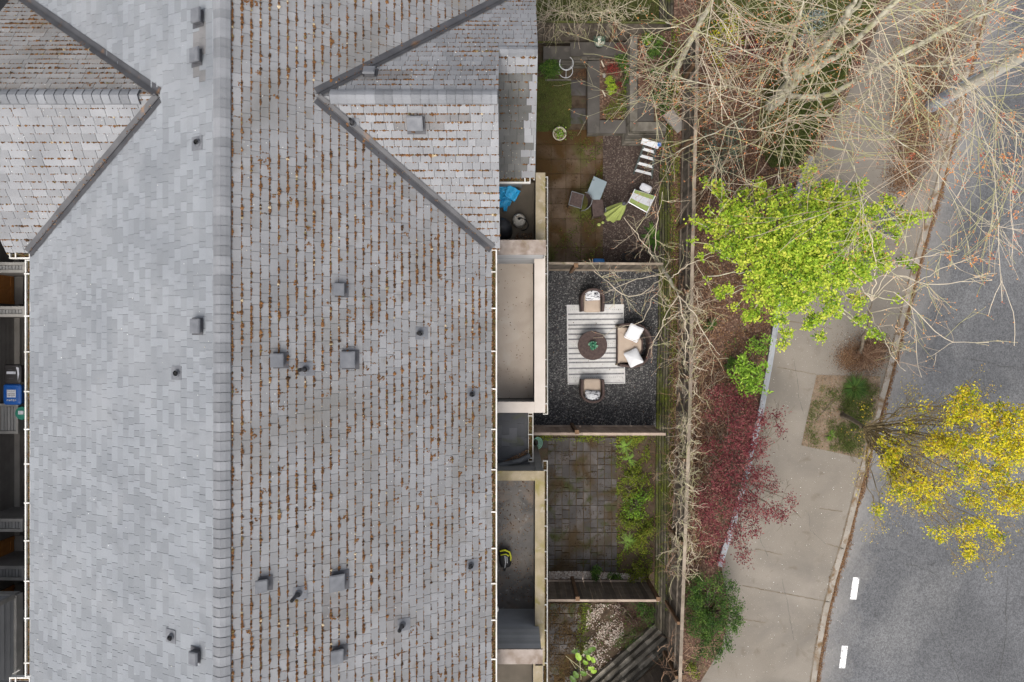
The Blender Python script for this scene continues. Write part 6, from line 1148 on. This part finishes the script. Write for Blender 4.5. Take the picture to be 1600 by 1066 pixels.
shrub('bed_fern', 'small green clump on the mulch left of the rhododendron', [(1143, 566, 7), (1138, 575, 5)], .9, 1.2, 'leaf_green', 'bark_d', 9, .05, 18, .04, cat='plant', tb=.6)
shrub('bed_fern', 'dark green clump on the mulch below the long branches near the fence bend', [(1112, 505, 8), (1106, 512, 6)], .95, 1.2, 'leaf_green', 'bark_d', 9, .045, 18, .04, cat='plant', tb=.4)
shrub('green_tuft', 'green tuft growing at the bottom end of the long fence near the pavement', [(1078, 1045, 8), (1086, 1052, 6)], .7, 1.0, 'leaf_moss', 'bark_d', 9, .05, 18, .05, cat='plant', tb=.6)
# young broadleaf plant in the lower garden
b = P(903, 1032, 0); t = thing('broadleaf_plant', 'young plant with big oval green leaves on pale crossing stems', 'plant', b); g = MB()
for a_, c_ in (((884, 1025, .4), (925, 1058, .1)), ((905, 1020, .5), (908, 1062, .05)), ((890, 1030, .2), (900, 1045, .3)), ((903, 1032, .0), (925, 1005, .5)), ((903, 1032, 0), (897, 1012, .55))): g.tube([P(*a_), P(*c_)], .008, 5, .9)
g.build('stems', 'twig', t); g = MB()
for (x, y, z, r, tn) in ((904, 1027, .5, .13, .75), (920, 1028, .4, .10, .8), (927, 1032, .35, .10, .7), (924, 1045, .3, .10, .75), (928, 1050, .3, .09, .8), (918, 1020, .45, .12, .05), (925, 1015, .5, .12, .1), (898, 1018, .5, .1, .0), (900, 1055, .2, .12, .1), (912, 1053, .25, .11, .15), (895, 1062, .2, .12, .05), (915, 1036, .2, .09, .5)):
    c = P(x, y, z); a = rg.uniform(0, 6.28); n = 10; an = np.linspace(0, 2 * math.pi, n, endpoint=False); v = [c + np.array([math.cos(a) * r * math.cos(q) - math.sin(a) * r * .62 * math.sin(q), math.sin(a) * r * math.cos(q) + math.cos(a) * r * .62 * math.sin(q), -.03 * math.cos(q) ** 2]) for q in an]; g.add(v + [c + (0, 0, -.01)], [(n, i, (i + 1) % n) for i in range(n)], tn)
g.build('leaves', 'leaf_rh', t)

# ------------------------------------------------------------------ pots and garden things
def pot(label, px, py, z, r, h, m, plant, pm='leaf_rh', group=None):
    b = P(px, py, z); t = thing('plant_pot', label, 'plant pot', b); g = MB(); g.lathe(b, [(.001, 0), (r * .72, 0), (r * .95, h), (r * 1.0, h), (r * 1.0, h + .02), (r * .86, h + .02), (r * .84, h - .05), (.001, h - .05)], 26); g.build('pot', m, t, True)
    g = MB(); n = 90; a = R.uniform(0, 6.28, n); q = r * .8 * np.sqrt(R.uniform(0, 1, n)); g.lumps(np.c_[b[0] + q * np.cos(a), b[1] + q * np.sin(a), np.full(n, z + h - .04)], .018, .5); g.build('soil', plant[1], t)
    g = MB()
    if plant[0] == 'blades':
        for k in range(10):
            a = rg.choice((rg.gauss(.2, .35), rg.gauss(math.pi - .2, .35))); d = np.array([math.cos(a), math.sin(a), 0]); s = np.array([-d[1], d[0], 0]) * .018; c = b + (0, 0, h); l = r * rg.uniform(.9, 1.5)
            g.add([c + d * r * .3 - s, c + d * r * .3 + s, c + d * l * .8 + s * .7 + (0, 0, .12), c + d * l + (0, 0, .12), c + d * l * .8 - s * .7 + (0, 0, .12)], [(0, 1, 2, 3, 4)], rg.uniform(.3, .7)); g.build('leaf_blade', pm, t); g = MB()
        return t
    else: g.leaves(b + (.0, .0, h + .08) + R.normal(0, r * .42, (90, 3)) * (1, 1, .6), .06, .6)
    g.build('plant', pm, t); return t
pot('round cream pot with small green seedling at the lawn corner', 873.5, 213, 0, .20, .24, 'potw', ('leaves', 'litter'))
pot('grey green bowl pot of pebbles with aloe blades on the timber ledge', 935.5, 70, .5, .155, .2, 'glassy', ('blades', 'bits'), 'leaf_grey')
pot('green pot with young leaves on the upper planter corner', 1009, 70, .76, .13, .16, 'glassy', ('leaves', 'litter'))
t = thing('wire_plant_stand', 'white wire stand of two rings beside the timber planter', 'plant stand', P(884, 112, 0))
for c, r in ((P(885, 99, .45), .2), (P(884, 111, .12), .2)): g = MB(); a = np.linspace(0, 2 * math.pi, 30, endpoint=False); g.tube(np.c_[c[0] + r * np.cos(a), c[1] + r * np.sin(a), np.full(30, c[2])], .011, 6, closed=True); g.build('ring', 'steel', t)
g = MB(); c = P(884.5, 110, .12)
for a in (-math.pi / 2, math.pi / 6, math.pi * 5 / 6): g.tube([c, c + (.2 * math.cos(a), .2 * math.sin(a), 0)], .009, 5)
for a in (.5, 2.6, 4.7): g.tube([P(885, 99, .45) + (.2 * math.cos(a), .2 * math.sin(a), 0), P(884, 111, .12) + (.2 * math.cos(a), .2 * math.sin(a), 0), P(884, 111, 0) + (.2 * math.cos(a), .2 * math.sin(a), 0)], .007, 5)
g.cyl(c, .025, .03, 12); g.build('wire_frame', 'steel', t)
for (x, y, l, a, lb) in ((941.5, 100, .2, -1.15, 'pale wooden stake lying near the top of the L-shaped planter'), (943.5, 146, .2, -1.1, 'pale wooden stake lying below the lime plant')):
    c = P(x, y, .36); g = MB(); g.rbox(c, l, .03, .02, a); tag(g.build('wooden_stake', 'potw'), lb, 'stake')
g = MB(); c = P(944, 118, .36); g.soft(c, .09, .14, .08, .2, .8); tag(g.build('stone', 'concd', None, True), 'small grey stone in the planter left of the lime plant', 'stone')
g = MB(); c = P(1021, 163, .86); g.rbox(c, .34, .025, .02, -.95, mi=0); g.rbox(c + (.03, .03, 0), .34, .025, .02, -.88); tag(g.build('wooden_sticks', 'wood_t'), 'pair of thin wooden sticks on the upper planter seat board', 'sticks')

# blue shovel and hose reel by the dividing fence
t = thing('blue_dustpan', 'blue plastic shovel lying against the pale brown dividing fence', 'shovel', P(935, 409, 0)); c = P(935.5, 408.5, .1)
g = MB(); g.soft(c, .34, .16, .08, -.05, .4); g.build('scoop', 'blueplastic', t, True); g = MB(); g.tube([c + (-.16, 0, .02), c + (-.6, .02, .03)], .014, 6); g.build('handle', 'bark_d', t)
t = thing('hose_reel', 'round black hose reel frame with brown coil by the dividing fence', 'hose reel', P(984, 402, 0))
g = MB()
for r, z in ((.21, .25), (.17, .28), (.145, .31)): a = np.linspace(0, 2 * math.pi, 28, endpoint=False); c = P(983, 402, z); g.tube(np.c_[c[0] + r * np.cos(a), c[1] + r * .85 * np.sin(a), np.full(28, z)], .012, 6, closed=True)
for a in (0.4, 1.9, 3.5, 5.1): c = P(983, 402, .25); g.tube([c + (.2 * math.cos(a), .17 * math.sin(a), 0), c + (.2 * math.cos(a), .17 * math.sin(a), -.24)], .01, 5)
g.build('frame', 'rubber', t); g = MB(); a = np.linspace(0, 18, 90); c = P(985, 402, .12); g.tube(np.c_[c[0] + (.10 + .003 * a) * np.cos(a), c[1] + (.1 + .002 * a) * np.sin(a), .06 + .004 * a], .01, 5); g.build('hose_coil', 'bark_d', t)
g = MB(); c = P(838, 690, .1)
for k in range(4): a = np.linspace(0, 2 * math.pi, 26, endpoint=False); r = .13 + .018 * k; g.tube(np.c_[c[0] - .03 + .02 * k + r * .7 * np.cos(a), c[1] + r * np.sin(a), .35 + .02 * k + .1 * np.sin(a)], .008, 5, closed=True)
tag(g.build('garden_hose', 'hosegreen'), 'coiled mint green hose hanging below the low slate roof', 'hose')

# ------------------------------------------------------------------ furniture in the mossy garden
t = thing('step_ladder', 'dark green step ladder with bright rungs standing on brown gravel', 'ladder', P(1005, 262, 0))
bl, br = P(990, 272, .0), P(1018, 279, .0); tl, tr = P(1008, 222, 1.25), P(1024, 227, 1.25)
for a, b in ((bl, tl), (br, tr)): g = MB(); g.bar(a, b, .05, .03); g.build('side_rail', 'railgreen', t)
for s in (.13, .36, .59, .8): a = bl * (1 - s) + tl * s; b = br * (1 - s) + tr * s; g = MB(); g.bar(a, b, .075, .02); g.build('rung', 'steel', t)
g = MB(); c = (tl + tr) / 2; d = nrm(tr - tl); g.obox(c, d * .25, np.array([-d[1], d[0], 0]) * .08, (0, 0, .018)); g.build('top_cap', 'steel', t)
for a, b in ((tl + (0, .05, -.04), P(1006, 218, 0)), (tr + (0, .05, -.04), P(1030, 225, 0))): g = MB(); g.bar(a, b, .035, .025); g.build('rear_leg', 'railgreen', t)
g = MB(); g.cyl(tr + (.1, -.0, .02), .05, .07, 12); g.build('blue_cap', 'blueplastic', t)
# sling lounge chair
t = thing('lounge_chair', 'green and white striped folding garden chair with a pale headrest', 'chair', P(1002, 313, 0))
z = .42; c4 = [P(992, 296, z + .12), P(1024, 306, z + .05), P(1011, 332, z), P(982, 316, z)]
g = MB(); A_, B_, C_, D_ = c4; cuts = [0, .24, .66, 1]
for i, mi in ((0, 0), (1, 1), (2, 0)):
    s0, s1 = cuts[i], cuts[i + 1]; a, b = A_ * (1 - s0) + D_ * s0, B_ * (1 - s0) + C_ * s0; c, d = B_ * (1 - s1) + C_ * s1, A_ * (1 - s1) + D_ * s1
    for k in range(6):
        q0, q1 = k / 6, (k + 1) / 6; sag = lambda q: np.array([0, 0, -.05 * math.sin(math.pi * q)]); g.add([a * (1 - q0) + b * q0 + sag(q0), a * (1 - q1) + b * q1 + sag(q1), d * (1 - q1) + c * q1 + sag(q1), d * (1 - q0) + c * q0 + sag(q0)], [(3, 2, 1, 0)], .5, mi)
o = g.build('sling_seat', ['green_cloth', 'label'], t)
g = MB()
for a, b in ((A_, B_), (B_, C_), (C_, D_), (D_, A_)): g.tube([a, b], .014, 7)
g.build('frame', 'steel', t)
for p, e in ((A_, (.05, .0)), (B_, (.05, 0)), (C_, (.05, -.05)), (D_, (-.05, -.03))): g = MB(); g.tube([p, (p[0] + e[0], p[1] + e[1], 0)], .013, 6); g.build('leg', 'steel', t)
g = MB(); c = P(1009, 294, .62); g.soft(c, .34, .2, .08, -.45, .4, tilt=(0, .25)); g.build('headrest', 'label', t, True)
g = MB(); g.tube([A_, P(1003, 299, .55), P(1015, 303, .55), B_], .013, 6); g.build('back_frame', 'rubber', t)
# blue-grey folding table
t = thing('folding_table', 'blue grey board table top standing among the brown garden furniture', 'table', P(931, 294, 0)); z = .55
g = MB(); g.prism([P(928, 275.5, z), P(948.5, 284.5, z), P(937.5, 312, z), (P(928, 312, z)), P(922, 308, z), P(918, 300, z)], z - .03, z); g.build('table_top', 'bluegrey', t)
for p in ((928, 279), (945, 286), (935, 309), (922, 302)): q = P(*p, z); g = MB(); g.tube([(q[0], q[1], 0), (q[0], q[1], z - .031)], .015, 6); g.build('leg', 'ventd', t)
g = MB(); q = P(926, 281.5, z); g.soft((q[0] + .03, q[1], z + .004), .05, .025, .008, 0); g.build('grip', 'ventd', t)
# brown mesh chair with hoop back
t = thing('hoop_chair', 'brown mesh patio chair with round hoop back beside the blue grey table', 'chair', P(903, 313, 0)); z = .42
q4 = [P(893.5, 299, z), P(912, 304.5, z), P(908, 326, z), P(888.5, 320, z)]
g = MB(); g.prism(q4, z - .03, z); g.build('seat', 'wicker', t)
g = MB()
for i in range(4): g.tube([q4[i] + (0, 0, .005), q4[(i + 1) % 4] + (0, 0, .005)], .012, 6)
g.build('seat_frame', 'duct', t)
for p in q4: g = MB(); g.tube([p - (0, 0, .02), (p[0], p[1], 0)], .014, 6); g.build('leg', 'rubber', t)
g = MB(); a = np.linspace(-1.5, 1.45, 16); c = P(910, 315, .55); g.tube(np.c_[c[0] + .25 * np.cos(a - .2), c[1] + .27 * np.sin(a - .2), .5 + .28 * np.cos(a * .9)], .014, 6); g.build('hoop_back', 'duct', t)
g = MB(); a0 = np.linspace(-1.3, 1.25, 12); up_ = np.c_[c[0] + .235 * np.cos(a0 - .2), c[1] + .255 * np.sin(a0 - .2), .48 + .27 * np.cos(a0 * .9)]; lo_ = up_ * (1, 1, 0) + (-.06, .0, .42); ribbon(g, up_, lo_); ribbon(g, lo_ - (.004, 0, 0), up_ - (.004, 0, 0)); g.build('back_panel', 'wicker', t)
# brown wicker side table
t = thing('side_table', 'square brown wicker side table next to the folded parasol', 'table', P(933, 328, 0)); z = .48
q4 = [P(924, 312, z), P(942, 311.5, z), P(944, 336, z), P(927, 339, z)]
g = MB(); g.prism(q4, z - .04, z); g.build('table_top', 'wicker', t); cc = np.mean(q4, 0)
g = MB(); g.prism([cc + (p - cc) * .9 for p in q4], .04, z - .041); g.build('wicker_body', 'wicker', t)
for p in q4: g = MB(); p2 = cc + (p - cc) * .92; g.bar((p2[0], p2[1], 0), (p2[0], p2[1], z - .05), .035); g.build('leg', 'bark_d', t)
# folded parasol
t = thing('folded_parasol', 'closed lime green parasol standing on a small white base', 'parasol', P(951, 333, 0) * (1, 1, 0)); top = P(975, 318.5, 2.0); bx_, by_ = P(951, 335, 0)[0], P(951, 335, 0)[1]
bs = np.array([top[0] - .04, top[1] - .0, 0]); bs = P(966, 330, 0) * (1, 1, 0); t.location = tuple(bs)
g = MB(); g.tube([bs, top + (0, 0, .05)], .02, 8); g.build('pole', 'steel', t)
g = MB(); n = 48; k = 8; a = np.linspace(0, 2 * math.pi, n, endpoint=False); ax = nrm(top - bs); v = []
for q in np.linspace(0, 1, 9):
    c = top * (1 - q) + (bs + (top - bs) * .42) * q + np.array([-.20, -.16, 0]) * q ** 1.2; rr_ = (.03 + .22 * q ** .8) * (1 + .11 * np.cos(a * k) + .04 * np.cos(a * 3)) ; v.append(np.c_[c[0] + rr_ * np.cos(a), c[1] + rr_ * np.sin(a) * .9, np.full(n, c[2]) + .02 * np.cos(a * k)])
v = np.concatenate(v); g.add(v, [(i * n + j, (i + 1) * n + j, (i + 1) * n + (j + 1) % n, i * n + (j + 1) % n) for i in range(8) for j in range(n)], .5); g.build('canopy', 'umb', t, True)
g = MB(); g.lathe(top, [(.05, -.02), (.055, .02), (.03, .05), (.001, .055)], 14); g.build('finial', 'ventd', t)
g = MB(); g.cyl(bs, .2, .06, 18, .17); g.build('base', 'rubber', t)
t = thing('small_lantern', 'little white and blue lantern on the ground between side table and parasol', 'lantern', P(947, 331, 0)); c = P(947, 331, 0)
g = MB(); g.rbox(c + (0, 0, .14), .10, .13, .28, .1); g.build('body', 'steel', t); g = MB(); g.cyl(c + (0, 0, .281), .035, .03, 12); g.cyl(c + (0, .05, .281), .02, .02, 8); g.build('lamp_cap', 'bluegrey', t)
g = MB()
for (x, y, r) in ((936, 351, .045), (942, 348, .04), (950, 344, .035)): c = P(x, y, .15); g.soft(c, r * 2, r * 2, .03, 0, .9); g.tube([c, (c[0], c[1], 0)], .005, 5)
tag(g.build('garden_ornament', 'umb', None, True), 'three pale green leaf shaped garden stakes below the side table', 'ornament')

# ------------------------------------------------------------------ patio set
cr = [P(885.5, 476.5, .03), P(974.5, 475.5, .03), P(977, 599.5, .03), P(887, 601, .03)]
stripes = [490.7, 499.3, 507.7, 513.8, 522, 530, 544, 552.4, 560.3, 566.3, 575.5, 584.7, 598.6]; lens = [0]
g = MB(); TL, TR, BR, BL = cr; prev = 0.0
def rq(s0, s1, mi, x0=0., x1=1.):
    def pt(s, x): a = TL * (1 - s) + BL * s; b = TR * (1 - s) + BR * s; return a * (1 - x) + b * x
    a, b, c, d = pt(s0, x0), pt(s0, x1), pt(s1, x1), pt(s1, x0); g.quad(d, c, b, a, .5, mi)
for s in stripes:
    m_ = (s - 476) / 124.5; w = .010 if s < 598 else .004; rq(prev, m_ - w, 0); rq(m_ - w, m_ + w, 1, .02, .985); rq(m_ - w, m_ + w, 0, 0, .02); rq(m_ - w, m_ + w, 0, .985, 1); prev = m_ + w
rq(prev, 1, 0); n4 = len(cr)
for i in range(4): a, b = cr[i], cr[(i + 1) % 4]; g.quad(a, b, b - (0, 0, .012), a - (0, 0, .012))
for row in (484, 537.5, 541, 590):                      # rows of woven dots
    for k in range(26):
        if row < 500 or row > 580 or k < 5 or k > 20 or True:
            s = (row - 476) / 124.5; x = .03 + k / 26 * .95; a = (TL * (1 - s) + BL * s) * (1 - x) + (TR * (1 - s) + BR * s) * x; g.box(a[0] - .010, a[0] + .010, a[1] - .007, a[1] + .007, .0305, .032, .5, 1)
tag(g.build('patio_rug', ['rugw', 'rugs']), 'white outdoor rug with grey stripes on the dark gravel', 'rug')

def horseshoe(mb, c, rot, w, d, z0, z1, th, flare=.0, npt=26, zback=0.):
    """U of wicker open towards +y (before rot): arms run along y"""
    pts = []; r = w / 2
    arm = d - r * .8
    for k in range(5): pts.append((-r * (1 - .06 * (4 - k) / 4), arm - arm * k / 5, 0))
    for k in range(13): a = math.pi + math.pi * k / 12; pts.append((r * math.cos(a), r * .8 * math.sin(a), 1))
    for k in range(5): pts.append((r * (1 - .06 * k / 4), arm * (k + 1) / 5, 0))
    ca, sa = math.cos(rot), math.sin(rot); P3 = [np.array([c[0] + x * ca - y * sa, c[1] + x * sa + y * ca, 0]) for x, y, _ in pts]; n = len(P3); P3 = np.array(P3)
    T = np.gradient(P3, axis=0); N_ = np.stack([-T[:, 1], T[:, 0], np.zeros(n)], 1); N_ /= np.linalg.norm(N_, axis=1)[:, None]
    zt_ = z1 + zback * np.array([math.exp(-((i - (n - 1) / 2) / 5.5) ** 2) for i in range(n)]); V = []
    prof = [(-th / 2, 0), (-th / 2, .85), (-th * .35, .97), (0, 1.0), (th * .35, .97), (th / 2, .85), (th / 2, 0)]
    for i in range(n):
        for (o_, f_) in prof: q = P3[i] + N_[i] * (o_ + flare * (f_ if o_ else f_)); V.append((q[0], q[1], z0 + (zt_[i] - z0) * f_))
    m_ = len(prof); mb.add(V, [(i * m_ + j, (i + 1) * m_ + j, (i + 1) * m_ + j + 1, i * m_ + j + 1) for i in range(n - 1) for j in range(m_ - 1)], .5)
    for i in (0, n - 1): vv = V[i * m_:(i + 1) * m_]; mb.add(vv, [tuple(range(m_)) if i == 0 else tuple(reversed(range(m_)))], .5)
def armchair(label, cx, cy, rot, pillow_rot):
    t = thing('wicker_armchair', label, 'armchair', (cx, cy, .01), 'wicker armchairs facing the round table')
    g = MB(); horseshoe(g, (cx, cy), rot, .62, .62, .12, .60, .085, zback=.14); g.build('wicker_frame', 'wicker', t, True)
    ca, sa = math.cos(rot), math.sin(rot); W_ = lambda x, y, z: (cx + x * ca - y * sa, cy + x * sa + y * ca, z)
    g = MB(); g.rbox(W_(0, .07, .25), .5, .56, .14, rot); g.build('seat_base', 'wicker', t)
    g = MB(); g.soft(W_(0, .10, .375), .50, .60, .13, rot, .22, nu=32); g.build('seat_cushion', 'cushion', t, True)
    for x, y in ((-.27, .3), (.27, .3), (-.24, -.12), (.24, -.12)): g = MB(); q = W_(x, y, .03); g.bar((q[0], q[1], .012), (q[0], q[1], .2), .04); g.build('leg', 'bark_d', t)
    g = MB(); g.soft(W_(.0, -.09, .54), .47, .34, .17, rot + pillow_rot, .35, .10, nu=32, nv=11, tilt=(0, -.35)); g.build('pillow', 'pillow_p', t, True); return t
c = P(926, 466, .55); armchair('brown wicker armchair with printed pillow at the upper end of the rug', c[0], c[1], math.pi, .08)
c = P(926, 614, .55); armchair('brown wicker armchair with printed pillow at the lower end of the rug', c[0], c[1], 0, -.06)
# loveseat
c = P(991, 539.5, .5); t = thing('wicker_loveseat', 'curved brown wicker loveseat with two plain white pillows', 'loveseat', (c[0], c[1], .01)); cx, cy = c[0], c[1]; rot = math.pi / 2
g = MB(); horseshoe(g, (cx - .02, cy), rot, 1.2, .88, .12, .58, .09, zback=.17); g.build('wicker_frame', 'wicker', t, True)
pb = [(-.47, -.53), (-.47, .53), (-.1, .53), (.12, .42), (.28, .16), (.28, -.16), (.12, -.42), (-.1, -.53)]
g = MB(); g.prism([(cx + x, cy + y) for x, y in pb], .16, .34); g.build('seat_base', 'wicker', t)
g = MB(); pc = [(-.455, -.515), (-.455, .515), (-.1, .505), (.1, .37), (.22, .12), (.22, -.12), (.1, -.37), (-.1, -.505)]; g.prism([(cx + x * .99, cy + y * .99) for x, y in pc], .341, .42); g.prism([(cx + x * .965, cy + y * .965) for x, y in pc], .42, .438); g.build('seat_cushion', 'cushion', t)
for x, y in ((-.45, -.56), (-.45, .56), (.3, -.35), (.3, .35)): g = MB(); g.bar((cx + x, cy + y, .012), (cx + x, cy + y, .2), .045); g.build('leg', 'bark_d', t)
g = MB(); q = P(990.5, 520.5, .62); g.soft(q, .50, .46, .17, 1.15, .35, .13, nu=32, nv=11, tilt=(.35, 0)); g.build('pillow', 'pillow', t, True)
g = MB(); q = P(990, 559, .62); g.soft(q, .50, .46, .17, -1.15 - .0, .35, .13, nu=32, nv=11, tilt=(.35, 0)); g.build('pillow', 'pillow', t, True)
g = MB(); n = 130; pts = sample([P(858, 424), P(1031, 424), P(1024, 664), P(858, 664)], n); g.leaves(np.c_[pts, np.full(n, .035)], .035, .4); setting(g.build('leaf_litter', 'litter'), 'stuff', 'a few dead leaves blown over the gravel patio and rug', 'leaves')
g = MB(); n = 90; pts = np.c_[sample([P(778, 414, FZ), P(833, 414, FZ), P(833, 624, FZ), P(778, 624, FZ)], n), np.full(n, FZ + .008)]; g.lumps(pts, .010, .5, tone=R.uniform(0, .6, n)); setting(g.build('floor_grit', 'litter'), 'stuff', 'dark specks of grit on the tan balcony floor', 'grit')
g = MB(); n = 420; pts = np.c_[sample([P(778, 752, FZ), P(833, 752, FZ), P(833, 940, FZ), P(778, 940, FZ)], n), np.full(n, FZ + .008)]; g.lumps(pts, .012, .5, tone=R.uniform(0, 1, n)); setting(g.build('floor_grit', 'litter'), 'stuff', 'grit and leaf crumbs on the dark balcony floor', 'grit')
# round table with succulent
c = P(926, 540, .45); t = thing('round_table', 'round dark brown wicker coffee table in the middle of the rug', 'table', (c[0], c[1], .03)); cx, cy = c[0], c[1]
g = MB(); g.lathe((cx, cy, 0), [(.001, .45), (.40, .45), (.42, .44), (.42, .39), (.40, .38), (.001, .38)], 48)
for k in range(-9, 10):                        # raised weave strands
    y = k * .043; hw = math.sqrt(max(0, .385 ** 2 - y * y)); 
    if hw > .05: a_ = .55; ca, sa = math.cos(a_), math.sin(a_); p0 = (cx - hw * ca - y * sa, cy - hw * sa + y * ca, .452); p1 = (cx + hw * ca - y * sa, cy + hw * sa + y * ca, .452); g.bar(p0, p1, .022, .006)
g.build('table_top', 'wicker', t)
g = MB(); g.lathe((cx, cy, 0), [(.26, .032), (.30, .38)], 32); g.build('wicker_base', 'wicker', t)
t = thing('succulent', 'green frilly succulent rosette standing on the round table', 'plant', (cx, cy, .455)); g = MB(); g.lathe((cx, cy, .456), [(.001, 0), (.06, 0), (.075, .07), (.06, .07), (.001, .06)], 16); g.build('bowl', 'glassy', t)
g = MB()
for k in range(90):
    a = rg.uniform(0, 6.28); q = rg.uniform(.1, 1); l = .065; d = np.array([math.cos(a), math.sin(a), 0]); s = np.array([-d[1], d[0], 0]) * .018; b = np.array([cx, cy, .53]) + d * .075 * q + np.array([0, 0, .05 * (1 - q)]); tip = b + d * l * (.3 + .7 * q) + np.array([0, 0, .06 * (1.2 - q)])
    g.add([b - s, b + s, tip + s * .7, tip + d * .012, tip - s * .7], [(0, 1, 2, 3, 4)], rg.random())
g.build('leaves', mat('teal_leaves', None, tramp=[(.01, .06, .035), (.02, .13, .07), (.06, .25, .14), (.25, .42, .3)], rough=.5, bump=0), t)

# ------------------------------------------------------------------ utility pole
b = P(1455, 166, ZW); t = thing('utility_pole', 'tall pale wooden utility pole with a zinc sheathed foot by the kerb', 'pole', b)
g = MB(); g.tube([b, b + (0, 0, 8.5)], [.165, .14], 18); g.build('shaft', 'pole', t, True)
g = MB(); g.tube([b, b + (0, 0, 1.1)], [.18, .178], 18); g.tube([b + (-.13, .1, 0), b + (-.12, .09, 2.2)], .04, 8); g.build('sheath', 'zinc', t, True)
g = MB(); g.cyl(b + (0, 0, 8.5), .11, .03, 16); g.build('pole_cap', 'ventd', t)
